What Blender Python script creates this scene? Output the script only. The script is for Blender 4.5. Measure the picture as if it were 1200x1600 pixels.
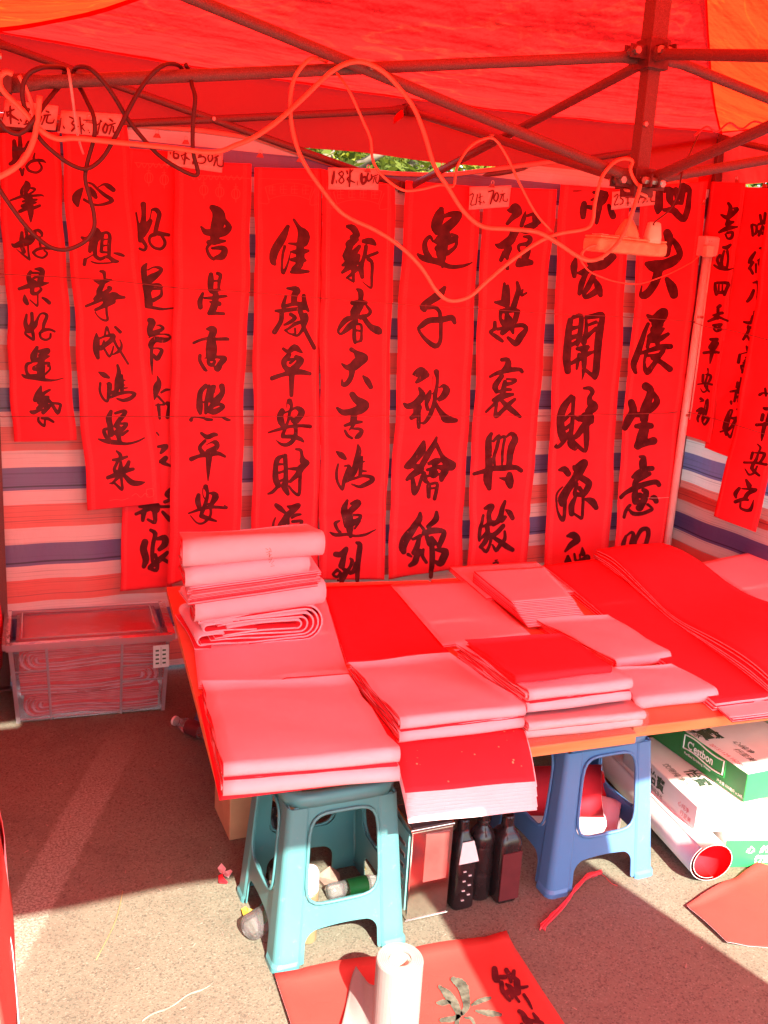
import bpy, math, random
import numpy as np
from math import radians, sin, cos, pi
for _o in list(bpy.data.objects):
    bpy.data.objects.remove(_o)
SC = bpy.context.scene
COL = SC.collection
# ---------------------------------------------------------------- camera, sky, sun, exposure
F_PX = 1513.23
PITCH, ROLL, YAW = radians(14.2537), radians(3.4265), radians(-23.7493)
EYE = np.array([-1.5807, -2.1290, 1.6000])
_fw = np.array([-sin(YAW)*cos(PITCH), cos(YAW)*cos(PITCH), -sin(PITCH)])
_rt = np.array([cos(YAW), sin(YAW), 0.0]); _up = np.cross(_rt, _fw)
_r2 = _rt*cos(ROLL)+_up*sin(ROLL); _u2 = -_rt*sin(ROLL)+_up*cos(ROLL)
cam_d = bpy.data.cameras.new('camera'); cam = bpy.data.objects.new('camera', cam_d); COL.objects.link(cam)
from mathutils import Matrix, Vector
_m = Matrix.Identity(4)
for _i in range(3):
    _m[_i][0] = _r2[_i]; _m[_i][1] = _u2[_i]; _m[_i][2] = -_fw[_i]; _m[_i][3] = EYE[_i]
cam.matrix_world = _m
cam_d.sensor_fit = 'VERTICAL'; cam_d.sensor_height = 36.0; cam_d.sensor_width = 27.0
cam_d.lens = 36.0*F_PX/1600.0
cam_d.clip_start = 0.02; cam_d.clip_end = 600
SC.camera = cam

SUN_EL = math.atan(0.87)
SUN_DIR = np.array([0.02, 1.0, 0.0]); SUN_DIR /= np.linalg.norm(SUN_DIR)      # horizontal travel of the light
SUN_VEC = np.array([SUN_DIR[0]*cos(SUN_EL), SUN_DIR[1]*cos(SUN_EL), -sin(SUN_EL)])
world = bpy.data.worlds.new("World"); SC.world = world; world.use_nodes = True
_nt = world.node_tree; _bg = _nt.nodes['Background']
_sky = _nt.nodes.new('ShaderNodeTexSky'); _sky.sky_type = 'NISHITA'; _sky.sun_disc = False
_sky.sun_elevation = SUN_EL
_to = -SUN_DIR
_sky.sun_rotation = math.atan2(_to[0], _to[1])
_sky.air_density = 1.0; _sky.dust_density = 1.5
_nt.links.new(_sky.outputs[0], _bg.inputs[0]); _bg.inputs[1].default_value = 0.12
sun_d = bpy.data.lights.new('sun', 'SUN'); sun_d.energy = 5.0; sun_d.angle = radians(0.53); sun_d.color = (1.0, 0.90, 0.76)
sun = bpy.data.objects.new('sun', sun_d); COL.objects.link(sun)
sun.rotation_euler = Vector(SUN_VEC).to_track_quat('-Z', 'Y').to_euler(); sun.location = (-2, -6, 7)
SC.view_settings.view_transform = 'Standard'; SC.view_settings.look = 'None'
SC.view_settings.exposure = 2.08; SC.view_settings.gamma = 1.0; SC.view_settings.use_curve_mapping = False
SC.render.engine = 'CYCLES'
SC.cycles.use_denoising = True
SC.cycles.max_bounces = 14; SC.cycles.diffuse_bounces = 8; SC.cycles.glossy_bounces = 4
SC.cycles.transmission_bounces = 6; SC.cycles.transparent_max_bounces = 12
SC.cycles.sample_clamp_indirect = 8.0
SC.cycles.caustics_reflective = False; SC.cycles.caustics_refractive = False

# ---------------------------------------------------------------- helpers
RND = random.Random(7)
def at(px, py, X=None, Y=None, Z=None):
    """point of the real plane X=, Y= or Z= seen at that spot of the photograph"""
    d = _fw+(px-600)/F_PX*_r2-(py-800)/F_PX*_u2
    i, v = (0, X) if X is not None else (1, Y) if Y is not None else (2, Z)
    return EYE+d*(v-EYE[i])/d[i]

def V(*a): return np.array(a, float)
def base_of(parent):
    o = V(0, 0, 0)
    while parent is not None:
        o = o+np.array(parent.location); parent = parent.parent
    return o
def thing(name, label, cat, loc=(0, 0, 0), group=None, kind=None):
    o = bpy.data.objects.new(name, None); COL.objects.link(o); o.location = loc
    o.empty_display_size = 0.1
    o['label'] = label; o['category'] = cat
    if group: o['group'] = group
    if kind: o['kind'] = kind
    return o
def mesh(name, vs, fs, mats, parent=None, midx=None, smooth=False, uv=None, label=None):
    me = bpy.data.meshes.new(name)
    vs = np.asarray(vs, float)-base_of(parent)
    me.from_pydata([tuple(v) for v in vs], [], [tuple(int(i) for i in f) for f in fs])
    if not isinstance(mats, (list, tuple)): mats = [mats]
    for m in mats: me.materials.append(m)
    if midx is not None: me.polygons.foreach_set('material_index', np.array(midx, dtype=np.int32))
    if smooth: me.polygons.foreach_set('use_smooth', np.ones(len(me.polygons), dtype=bool))
    if uv is not None:
        l = me.uv_layers.new(name='UVMap'); uva = np.asarray(uv, float)
        idx = np.empty(len(me.loops), dtype=np.int32); me.loops.foreach_get('vertex_index', idx)
        l.data.foreach_set('uv', uva[idx].ravel())
    me.update()
    o = bpy.data.objects.new(name, me); COL.objects.link(o)
    if parent is not None: o.parent = parent
    if label: o['label'] = label
    return o
def tag(o, label, cat=None, group=None, kind=None):
    if label: o['label'] = label
    if cat: o['category'] = cat
    if group: o['group'] = group
    if kind: o['kind'] = kind
    return o
def struct(o):
    o['kind'] = 'structure'; return o
def bevel(o, w, seg=2):
    b = o.modifiers.new('bevel', 'BEVEL'); b.width = w; b.segments = seg; b.limit_method = 'ANGLE'; b.angle_limit = radians(35)
    return o
def box_vf(lo, hi):
    x0, y0, z0 = lo; x1, y1, z1 = hi
    v = [(x0, y0, z0), (x1, y0, z0), (x1, y1, z0), (x0, y1, z0), (x0, y0, z1), (x1, y0, z1), (x1, y1, z1), (x0, y1, z1)]
    f = [(0, 3, 2, 1), (4, 5, 6, 7), (0, 1, 5, 4), (1, 2, 6, 5), (2, 3, 7, 6), (3, 0, 4, 7)]
    return v, f
def box(name, lo, hi, m, parent=None, bw=0.0, label=None):
    v, f = box_vf(lo, hi); o = mesh(name, v, f, m, parent, label=label)
    if bw: bevel(o, bw)
    return o
def join_vf(parts):
    V_, F_ = [], []
    for v, f in parts:
        n = len(V_); V_.extend([tuple(q) for q in v]); F_.extend([tuple(i+n for i in q) for q in f])
    return V_, F_
def smooth_path(pts, sub=4):
    pts = [np.array(p, float) for p in pts]
    if len(pts) < 3: return pts
    out = []
    P = [2*pts[0]-pts[1]]+pts+[2*pts[-1]-pts[-2]]
    for i in range(1, len(P)-2):
        a, b, c, d = P[i-1], P[i], P[i+1], P[i+2]
        for k in range(sub):
            t = k/sub
            out.append(0.5*((2*b)+(-a+c)*t+(2*a-5*b+4*c-d)*t*t+(-a+3*b-3*c+d)*t**3))
    out.append(pts[-1]); return out
def tube_vf(pts, r, n=8, caps=True, flat=1.0, square=False):
    pts = [np.array(p, float) for p in pts]; N = len(pts)
    rs = r if isinstance(r, (list, tuple, np.ndarray)) else [r]*N
    vs, fs = [], []; prev = None
    for i, p in enumerate(pts):
        t = pts[min(i+1, N-1)]-pts[max(i-1, 0)]; t = t/(np.linalg.norm(t)+1e-12)
        if prev is None:
            a = V(0, 0, 1) if abs(t[2]) < 0.9 else V(1, 0, 0)
            nrm = np.cross(t, a); nrm /= np.linalg.norm(nrm)
        else:
            nrm = prev-t*(prev@t); nrm /= np.linalg.norm(nrm)+1e-12
        prev = nrm; bn = np.cross(t, nrm)
        for k in range(n):
            a = 2*pi*(k+(0.5 if square else 0))/n
            vs.append(p+rs[i]*(cos(a)*nrm*flat+sin(a)*bn))
    for i in range(N-1):
        for k in range(n):
            a, b = i*n+k, i*n+(k+1) % n
            fs.append((a, a+n, b+n, b))
    if caps:
        fs.append(tuple(range(n))); fs.append(tuple(reversed(range((N-1)*n, N*n))))
    return vs, fs
def tube(name, pts, r, m, parent=None, n=8, sub=0, flat=1.0, square=False, smooth=True, label=None):
    if sub: pts = smooth_path(pts, sub)
    v, f = tube_vf(pts, r, n, True, flat, square)
    return mesh(name, v, f, m, parent, smooth=(smooth and not square), label=label)
def lathe_vf(prof, c, n=24, axis=None, sq=0.0):
    """prof: (r, z) pairs; sq > 0 squares the section"""
    vs, fs = [], []
    for r, z in prof:
        for k in range(n):
            a = 2*pi*k/n+pi/n
            ca, sa = cos(a), sin(a)
            if sq:
                e = 2.0/(2.0+sq*6); m_ = (abs(ca)**(2/e)+abs(sa)**(2/e))**(-e/2) if False else 1.0/max((abs(ca)**(2+sq*6)+abs(sa)**(2+sq*6))**(1.0/(2+sq*6)), 1e-6)
            else: m_ = 1.0
            vs.append(V(c[0]+r*m_*ca, c[1]+r*m_*sa, c[2]+z))
    for i in range(len(prof)-1):
        for k in range(n):
            a, b = i*n+k, i*n+(k+1) % n
            fs.append((a, b, b+n, a+n))
    fs.append(tuple(reversed(range(n)))); fs.append(tuple(range((len(prof)-1)*n, len(prof)*n)))
    return vs, fs
def xform(vs, scale=(1, 1, 1), rot=None, loc=(0, 0, 0)):
    vs = np.asarray(vs, float)*np.array(scale)
    if rot is not None: vs = vs@np.array(rot).T
    return vs+np.array(loc, float)
def basis(ax, hint=(0, 0, 1)):
    """rotation whose local z runs along ax"""
    z = np.array(ax, float); z /= np.linalg.norm(z)
    h = np.array(hint, float); x = np.cross(h, z)
    if np.linalg.norm(x) < 1e-6: x = np.cross((1, 0, 0), z)
    x /= np.linalg.norm(x); y = np.cross(z, x)
    return np.stack([x, y, z], 1)
def wob(x, y, s=0.0):
    return (sin(x*3.1+s*1.7)*cos(y*2.3-s)+0.5*sin(x*7.3+y*5.1+s*2.9)+0.25*sin(x*13.7-y*11.3+s))/1.75
def grid_sheet(name, fn, nu, nv, m, parent=None, thick=0.0, uv=True, label=None, mats2=None, smooth=True):
    """fn(u, v) -> world point"""
    vs, uvs, fs = [], [], []
    for j in range(nv+1):
        for i in range(nu+1):
            vs.append(fn(i/nu, j/nv)); uvs.append((i/nu, j/nv))
    for j in range(nv):
        for i in range(nu):
            a = j*(nu+1)+i; fs.append((a, a+1, a+nu+2, a+nu+1) if not isinstance(m, (list, tuple)) else (a, a+nu+1, a+nu+2, a+1))
    ms = m if isinstance(m, (list, tuple)) else [m]
    o = mesh(name, vs, fs, list(ms), parent, smooth=smooth, uv=uvs, label=label)
    if thick:
        s = o.modifiers.new('thick', 'SOLIDIFY'); s.thickness = thick; s.offset = 0
        if len(ms) > 1: s.material_offset = 1; s.material_offset_rim = 1
    return o
# ---------------------------------------------------------------- materials
class NB:
    def __init__(s, name):
        s.m = bpy.data.materials.new(name); s.m.use_nodes = True; s.t = s.m.node_tree
        s.b = s.t.nodes['Principled BSDF']; s.out = s.t.nodes['Material Output']
    def n(s, typ, **k):
        o = s.t.nodes.new(typ)
        for a, v in k.items():
            if a.startswith('i_'): o.inputs[a[2:].replace('_', ' ')].default_value = v
            else: setattr(o, a, v)
        return o
    def l(s, a, b): s.t.links.new(a, b)
    def coord(s, kind='Object'): return s.n('ShaderNodeTexCoord').outputs[kind]
    def noise(s, vec, scale, detail=4, rough=0.55, out='Fac'):
        o = s.n('ShaderNodeTexNoise'); o.inputs['Scale'].default_value = scale
        o.inputs['Detail'].default_value = detail; o.inputs['Roughness'].default_value = rough
        if vec is not None: s.l(vec, o.inputs['Vector'])
        return o.outputs[out]
    def ramp(s, fac, stops, interp='LINEAR'):
        o = s.n('ShaderNodeValToRGB'); o.color_ramp.interpolation = interp
        e = o.color_ramp.elements
        while len(e) < len(stops): e.new(0.5)
        for el, (p, c) in zip(e, stops):
            el.position = p; el.color = (c[0], c[1], c[2], 1) if isinstance(c, (tuple, list)) else (c, c, c, 1)
        s.l(fac, o.inputs[0]); return o.outputs[0]
    def mix(s, fac, a, b, mode='MIX'):
        o = s.n('ShaderNodeMix', data_type='RGBA', blend_type=mode)
        for sock, v in ((o.inputs[0], fac), (o.inputs[6], a), (o.inputs[7], b)):
            if hasattr(v, 'is_linked') or hasattr(v, 'links'): s.l(v, sock)
            elif isinstance(v, (tuple, list)): sock.default_value = (v[0], v[1], v[2], 1)
            else: sock.default_value = v
        return o.outputs[2]
    def math(s, op, a, b=None, c=None):
        o = s.n('ShaderNodeMath', operation=op)
        for i, v in enumerate((a, b, c)):
            if v is None: continue
            if hasattr(v, 'links'): s.l(v, o.inputs[i])
            else: o.inputs[i].default_value = v
        return o.outputs[0]
    def mapping(s, vec, scale=(1, 1, 1), loc=(0, 0, 0), rot=(0, 0, 0)):
        o = s.n('ShaderNodeMapping'); o.inputs['Scale'].default_value = scale
        o.inputs['Location'].default_value = loc; o.inputs['Rotation'].default_value = rot
        s.l(vec, o.inputs['Vector']); return o.outputs[0]
    def bump(s, h, strength=0.3, dist=0.002, to=None):
        o = s.n('ShaderNodeBump'); o.inputs['Strength'].default_value = strength; o.inputs['Distance'].default_value = dist
        s.l(h, o.inputs['Height']); s.l(o.outputs[0], (to or s.b).inputs['Normal']); return o.outputs[0]
    def base(s, c):
        if hasattr(c, 'links'): s.l(c, s.b.inputs['Base Color'])
        else: s.b.inputs['Base Color'].default_value = (c[0], c[1], c[2], 1)
    def rough(s, r, spec=None):
        s.b.inputs['Roughness'].default_value = r
        if spec is not None: s.b.inputs['Specular IOR Level'].default_value = spec
        return s
def simple(name, c, r=0.6, spec=0.4, var=0.12, vs=30.0, metal=0.0, bump=0.0, bs=200.0, coat=0.0):
    b = NB(name); co = b.coord()
    n = b.noise(co, vs, 4)
    lo = tuple(x*(1-var) for x in c); hi = tuple(min(1, x*(1+var)) for x in c)
    b.base(b.ramp(n, [(0.3, lo), (0.7, hi)])); b.rough(r, spec); b.b.inputs['Metallic'].default_value = metal
    if coat: b.b.inputs['Coat Weight'].default_value = coat
    if bump: b.bump(b.noise(co, bs, 3), bump, 0.001)
    return b.m
def cloth_mat(name, refl, trans, tw=0.7, wr=1.0, seams=False):
    """thin woven cloth that lets light through"""
    b = NB(name); t = b.t; co = b.coord()
    t.nodes.remove(b.b)
    d = b.n('ShaderNodeBsdfDiffuse'); tr = b.n('ShaderNodeBsdfTranslucent'); mx = b.n('ShaderNodeMixShader')
    n = b.noise(co, 2.2, 3); wv = b.noise(b.mapping(co, (260, 260, 260)), 1.0, 2)
    def tint(c): return b.mix(b.math('MULTIPLY', n, 0.35), c, tuple(x*0.8 for x in c))
    dv = b.n('ShaderNodeVectorMath', operation='MULTIPLY_ADD'); b.l(b.mapping(co, (1.0, 1.0, 1.0)), dv.inputs[2]); b.l(b.noise(co, 2.0, 3, out='Color'), dv.inputs[0]); dv.inputs[1].default_value = (0.35, 0.35, 0.35)
    rg = b.noise(b.mapping(dv.outputs[0], (1.6, 5.0, 4.0), rot=(0, 0, 0.2)), 1.7, 3, 0.5)
    rdg = b.ramp(b.math('ABSOLUTE', b.math('SUBTRACT', rg, 0.5)), [(0.0, 1.0), (0.035, 0.0)])
    rdg = b.math('MULTIPLY', rdg, b.ramp(b.noise(co, 1.4, 2), [(0.42, 0.1), (0.62, 1.0)]))
    b.l(tint(refl), d.inputs[0]); b.l(b.mix(b.math('MULTIPLY', rdg, 0.5*min(1.0, wr*3)), tint(trans), (1.0, trans[1]*2.6+0.006, trans[2]*1.5)), tr.inputs[0])
    m1 = b.noise(b.mapping(co, (1.1, 4.6, 3.0), rot=(0, 0, 0.25)), 1.5, 3, 0.5)
    m2 = b.noise(b.mapping(co, (3.4, 2.0, 3.0), rot=(0, 0, -0.6)), 2.2, 4, 0.55)
    h = b.math('ADD', b.math('ADD', m1, b.math('MULTIPLY', m2, 0.6)), b.math('MULTIPLY', wv, 0.02))
    bp = b.n('ShaderNodeBump'); bp.inputs['Strength'].default_value = 1.0; bp.inputs['Distance'].default_value = 0.16*wr
    b.l(h, bp.inputs['Height']); b.l(bp.outputs[0], d.inputs['Normal']); b.l(bp.outputs[0], tr.inputs['Normal'])
    mx.inputs[0].default_value = tw
    b.l(d.outputs[0], mx.inputs[1]); b.l(tr.outputs[0], mx.inputs[2]); b.l(mx.outputs[0], b.out.inputs[0])
    return b.m
M = {}
M['canopy'] = cloth_mat('canopy_cloth', (0.75, 0.035, 0.02), (0.97, 0.013, 0.011), 0.78, 0.34)
M['canopy_sun'] = cloth_mat('canopy_sunlit_cloth', (0.78, 0.06, 0.02), (0.97, 0.028, 0.006), 0.78, 0.30)  # same red cloth, direct sun put into its colour as orange
M['valance'] = cloth_mat('valance_cloth', (0.8, 0.035, 0.02), (0.97, 0.020, 0.015), 0.80, 0.06)
M['curtain'] = cloth_mat('curtain_cloth', (0.7, 0.05, 0.04), (0.5, 0.02, 0.02), 0.25)

def paper(name, c, var=0.05, r=0.85, grain=0.25, dots=0.0):
    b = NB(name); co = b.coord()
    n1 = b.noise(co, 6.0, 4); n2 = b.noise(co, 900.0, 2)
    col = b.ramp(n1, [(0.25, tuple(x*(1-var) for x in c)), (0.75, tuple(min(1, x*(1+var)) for x in c))])
    if dots:
        v = b.n('ShaderNodeTexVoronoi'); v.inputs['Scale'].default_value = 55.0; b.l(co, v.inputs['Vector'])
        sp = b.ramp(v.outputs['Distance'], [(0.10, 1.0), (0.16, 0.0)])
        gate = b.ramp(b.noise(co, 14.0, 2), [(0.52, 0.0), (0.56, 1.0)])
        col = b.mix(b.math('MULTIPLY', b.math('MULTIPLY', sp, gate), dots), col, (0.8, 0.5, 0.25))
    b.base(col); b.rough(r, 0.25)
    soft = b.noise(b.mapping(co, (5, 5, 2)), 1.0, 3)
    wv = b.n('ShaderNodeTexVoronoi', feature='DISTANCE_TO_EDGE'); wv.inputs['Scale'].default_value = 4.5; wv.inputs['Randomness'].default_value = 1.0
    dist = b.n('ShaderNodeVectorMath', operation='ADD'); b.l(co, dist.inputs[0]); b.l(b.noise(co, 3.0, 3, out='Color'), dist.inputs[1]); b.l(dist.outputs[0], wv.inputs['Vector'])
    crease = b.ramp(wv.outputs['Distance'], [(0.0, 1.0), (0.012, 0.0)])
    fine = b.ramp(b.noise(co, 60.0, 5, 0.7), [(0.60, 0.0), (0.75, 1.0)])
    col = b.mix(b.math('ADD', b.math('MULTIPLY', crease, 0.10), b.math('MULTIPLY', fine, 0.10)), col, tuple(x*0.6 for x in c))
    h = b.math('ADD', b.math('MULTIPLY', n2, 0.06*grain*4), b.math('ADD', b.math('MULTIPLY', soft, 3.0), b.math('MULTIPLY', crease, -0.12)))
    b.bump(h, 0.45, 0.004)
    return b.m
RED = (0.82, 0.032, 0.050); PINK = (0.88, 0.55, 0.61)
M['red'] = paper('red_paper', RED)
M['red_dots'] = paper('red_paper_gold_flecks', RED, dots=1.0)
M['red_back'] = paper('red_paper_deep', (0.70, 0.02, 0.025))
M['pink'] = paper('pink_paper_back', PINK, var=0.04)
M['pale'] = paper('pale_pink_paper', (0.90, 0.68, 0.72), var=0.04)
M['white'] = paper('white_paper', (0.86, 0.82, 0.80), var=0.03)
M['card'] = paper('card_paper', (0.88, 0.50, 0.46), var=0.03)
M['floor_red'] = paper('floor_red_paper', (0.46, 0.046, 0.036))
# sheet edges: many thin layers
_b = NB('paper_edges'); _co = _b.coord()
_n = _b.noise(_b.mapping(_co, (3, 3, 420)), 1.0, 2)
_b.base(_b.ramp(_n, [(0.38, (0.30, 0.02, 0.02)), (0.5, (0.78, 0.20, 0.20)), (0.62, (0.88, 0.45, 0.45))])); _b.rough(0.9, 0.1)
M['edges'] = _b.m
# wall scrolls: red paper with faint printed side bands
_b = NB('scroll_paper'); _uv = _b.coord('UV'); _co = _b.coord()
_sx = _b.n('ShaderNodeSeparateXYZ'); _b.l(_uv, _sx.inputs[0])
_d = _b.math('ABSOLUTE', _b.math('SUBTRACT', _sx.outputs[0], 0.5))
_band = _b.ramp(_d, [(0.385, 0.0), (0.392, 1.0), (0.440, 1.0), (0.447, 0.0)])
_mot = _b.noise(_b.mapping(_uv, (60, 260, 1)), 1.0, 2)
_f = _b.math('MULTIPLY', _band, _b.math('MULTIPLY', _b.ramp(_mot, [(0.35, 0.3), (0.6, 1.0)]), 0.17))
_n1 = _b.noise(_co, 5.0, 4)
_base = _b.ramp(_n1, [(0.25, (0.76, 0.030, 0.045)), (0.75, (0.86, 0.046, 0.062))])
_b.base(_b.mix(_f, _base, (0.95, 0.22, 0.20))); _b.rough(0.8, 0.25)
_b.bump(_b.math('ADD', _b.noise(_b.mapping(_co, (6, 6, 2.2)), 1.0, 3), _b.math('MULTIPLY', _b.noise(_co, 900, 2), 0.02)), 0.35, 0.012)
M['scroll'] = _b.m
_b = NB('brush_ink'); _co = _b.coord()
_n = _b.noise(_co, 30, 4); _c = _b.ramp(_n, [(0.3, (0.045, 0.006, 0.008)), (0.7, (0.11, 0.014, 0.018))])  # maroon tint stands in for lens flare over black ink
_dry = _b.ramp(_b.noise(_b.mapping(_co, (160, 160, 26), rot=(0, 0.5, 0)), 1.0, 3, 0.7), [(0.66, 0.0), (0.70, 1.0)])
_gate = _b.ramp(_b.noise(_co, 9, 2), [(0.50, 0.0), (0.62, 1.0)])
_b.base(_b.mix(_b.math('MULTIPLY', _dry, _gate), _c, (0.60, 0.03, 0.04))); _b.rough(0.5, 0.2); M['ink'] = _b.m
M['print'] = simple('faint_red_print', (0.86, 0.10, 0.09), r=0.7, var=0.1)
M['marker'] = simple('marker_ink', (0.14, 0.004, 0.008), r=0.6, var=0.2)
M['grey_ink'] = simple('grey_flower_paint', (0.085, 0.10, 0.075), r=0.4, var=0.6, vs=60)

# striped woven tarpaulin: horizontal bands in real height
def tarp_mat(tw=0.07, g_=1.0):
    b = NB('striped_tarpaulin'); co = b.coord(); s = b.n('ShaderNodeSeparateXYZ'); b.l(co, s.inputs[0])
    b.t.nodes.remove(b.b)
    wave = b.math('MULTIPLY', b.math('SUBTRACT', b.noise(b.mapping(co, (1.3, 1.3, 0.2)), 1.0, 1), 0.5), 0.008)
    z = b.math('ADD', s.outputs[2], wave)
    f = b.math('FRACT', b.math('DIVIDE', b.math('SUBTRACT', z, 0.464-0.284*4), 0.284))       # 0 at the foot of a blue band
    blue, white, red = (0.17, 0.15, 0.30), (0.76, 0.60, 0.56), (0.74, 0.17, 0.14)
    col = b.ramp(f, [(0.0, blue), (0.29, white), (0.507, red), (0.81, white)], 'CONSTANT')
    ln = b.noise(b.mapping(co, (1.2, 1.2, 300)), 1.0, 2, 0.8)
    col = b.mix(b.ramp(ln, [(0.30, 0.55), (0.42, 0.0)]), col, (0.10, 0.06, 0.08), 'MULTIPLY')
    thr = b.math('COMPARE', f, 0.045, 0.010)
    thr2 = b.math('COMPARE', f, 0.60, 0.005)
    col = b.mix(b.math('MULTIPLY', b.math('ADD', thr, b.math('MULTIPLY', thr2, 0.5)), 0.8), col, (0.03, 0.03, 0.06))
    mott = b.noise(b.mapping(co, (30, 30, 60)), 1.0, 3)
    col = b.mix(b.math('MULTIPLY', mott, 0.25), col, b.mix(1.0, col, (0.75, 0.72, 0.75), 'MULTIPLY'))
    d = b.n('ShaderNodeBsdfDiffuse'); tr = b.n('ShaderNodeBsdfTranslucent'); g = b.n('ShaderNodeBsdfGlossy')
    g.inputs['Roughness'].default_value = 0.35; g.inputs[0].default_value = (1, 1, 1, 1)
    b.l(col, d.inputs[0]); b.l(col, tr.inputs[0])
    bp = b.n('ShaderNodeBump'); bp.inputs['Strength'].default_value = 0.6; bp.inputs['Distance'].default_value = 0.02
    cr = b.noise(b.mapping(co, (5, 5, 1.6)), 1.0, 5, 0.6)
    b.l(b.math('ADD', cr, b.math('MULTIPLY', ln, 0.03)), bp.inputs['Height'])
    for q in (d, tr, g): b.l(bp.outputs[0], q.inputs['Normal'])
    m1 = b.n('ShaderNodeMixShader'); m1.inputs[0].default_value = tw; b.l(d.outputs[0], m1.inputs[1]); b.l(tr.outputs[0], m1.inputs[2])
    m2 = b.n('ShaderNodeMixShader'); m2.inputs[0].default_value = 0.05; b.l(m1.outputs[0], m2.inputs[1]); b.l(g.outputs[0], m2.inputs[2])
    b.l(m2.outputs[0], b.out.inputs[0]); return b.m
M['tarp'] = tarp_mat(); M['tarp_lit'] = tarp_mat(0.55)  # second one: same cloth made more translucent so the right wall looks lit

# speckled concrete ground with a worn painted line
def ground_mat():
    b = NB('speckled_concrete'); co = b.coord(); s = b.n('ShaderNodeSeparateXYZ'); b.l(co, s.inputs[0])
    big = b.noise(co, 2.2, 5); mid = b.noise(co, 38.0, 4, 0.6)
    base = b.ramp(big, [(0.3, (0.132, 0.123, 0.091)), (0.7, (0.168, 0.160, 0.116))])
    base = b.mix(b.math('MULTIPLY', mid, 0.6), base, (0.182, 0.185, 0.139))
    v = b.n('ShaderNodeTexVoronoi'); v.inputs['Scale'].default_value = 270.0; b.l(co, v.inputs['Vector'])
    vc = b.n('ShaderNodeSeparateColor'); b.l(v.outputs['Color'], vc.inputs[0])
    grit = b.ramp(vc.outputs[0], [(0.0, (0.048, 0.045, 0.039)), (0.12, (0.072, 0.068, 0.051)), (0.16, (0.157, 0.151, 0.112)), (0.55, (0.181, 0.182, 0.139)), (0.82, (0.182, 0.157, 0.122)), (0.93, (0.246, 0.265, 0.209))], 'CONSTANT')
    base = b.mix(0.42, base, grit)
    v2 = b.n('ShaderNodeTexVoronoi'); v2.inputs['Scale'].default_value = 120.0; b.l(co, v2.inputs['Vector'])
    v2c = b.n('ShaderNodeSeparateColor'); b.l(v2.outputs['Color'], v2c.inputs[0])
    blot = b.math('MULTIPLY', b.ramp(v2c.outputs[1], [(0.90, 0.0), (0.92, 1.0)]), b.ramp(v2.outputs['Distance'], [(0.25, 1.0), (0.45, 0.0)]))
    base = b.mix(b.math('MULTIPLY', blot, 0.55), base, (0.051, 0.050, 0.039))
    st = b.ramp(b.noise(co, 3.3, 6, 0.65), [(0.50, 0.0), (0.72, 1.0)])
    base = b.mix(b.math('MULTIPLY', st, 0.35), base, (0.057, 0.054, 0.042))
    # worn line: distance from the line through (-1.49, .13) along (.388, .922)
    dx = b.math('ADD', s.outputs[0], 1.485); dy = b.math('SUBTRACT', s.outputs[1], 0.13)
    d = b.math('ABSOLUTE', b.math('SUBTRACT', b.math('MULTIPLY', dx, 0.922), b.math('MULTIPLY', dy, 0.388)))
    al = b.math('ADD', b.math('MULTIPLY', dx, 0.388), b.math('MULTIPLY', dy, 0.922))
    edge = b.math('ADD', d, b.math('MULTIPLY', b.math('SUBTRACT', b.noise(co, 40, 4), 0.5), 0.03))
    inside = b.ramp(edge, [(0.048, 1.0), (0.060, 0.0)])
    endm = b.ramp(b.math('MULTIPLY', al, 0.7), [(0.35, 1.0), (0.66, 0.0)])
    wear = b.ramp(b.noise(co, 150.0, 5, 0.75), [(0.47, 0.0), (0.56, 1.0)])
    f = b.math('MULTIPLY', b.math('MULTIPLY', inside, endm), b.math('ADD', b.math('MULTIPLY', wear, 0.75), 0.10))
    base = b.mix(f, base, (0.314, 0.343, 0.274))
    b.base(base); b.rough(0.9, 0.2)
    h = b.math('ADD', b.math('MULTIPLY', v.outputs['Distance'], 0.8), b.noise(co, 320, 4, 0.7))
    b.bump(h, 0.55, 0.0016); return b.m
M['ground'] = ground_mat()

def hammer_paint():
    b = NB('hammered_paint_steel'); co = b.coord()
    n = b.noise(co, 620.0, 3, 0.7)
    b.base(b.ramp(n, [(0.36, (0.09, 0.032, 0.032)), (0.55, (0.18, 0.062, 0.058)), (0.75, (0.38, 0.15, 0.13))]))
    b.rough(0.5, 0.5); b.b.inputs['Metallic'].default_value = 0.25
    b.bump(n, 0.5, 0.0008); return b.m
M['steel'] = hammer_paint()
M['dark_steel'] = simple('dark_painted_steel', (0.12, 0.035, 0.035), r=0.45, var=0.3, vs=90, metal=0.2)
M['bolt'] = simple('zinc_bolt', (0.55, 0.50, 0.48), r=0.35, metal=0.9, var=0.1)
M['clip'] = simple('red_clip_steel', (0.50, 0.10, 0.08), r=0.3, metal=0.5, var=0.1)
M['wire_dark'] = simple('dark_cable', (0.07, 0.012, 0.012), r=0.55, var=0.15)
M['wire_orange'] = simple('orange_cable', (0.88, 0.19, 0.12), r=0.5, var=0.08)
M['wire_pale'] = simple('pale_cable', (0.80, 0.26, 0.20), r=0.5, var=0.08)
M['twine'] = simple('pale_twine', (0.75, 0.45, 0.42), r=0.8, var=0.1)
M['twine_red'] = simple('red_twine', (0.22, 0.06, 0.06), r=0.8, var=0.2)
M['pvc'] = simple('white_pvc', (0.80, 0.62, 0.58), r=0.35, spec=0.5, var=0.04)
M['strip'] = simple('aged_power_strip', (0.80, 0.38, 0.20), r=0.5, var=0.22, vs=40, bump=0.05)
M['plug'] = simple('white_plug', (0.86, 0.66, 0.50), r=0.4, var=0.05)
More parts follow.
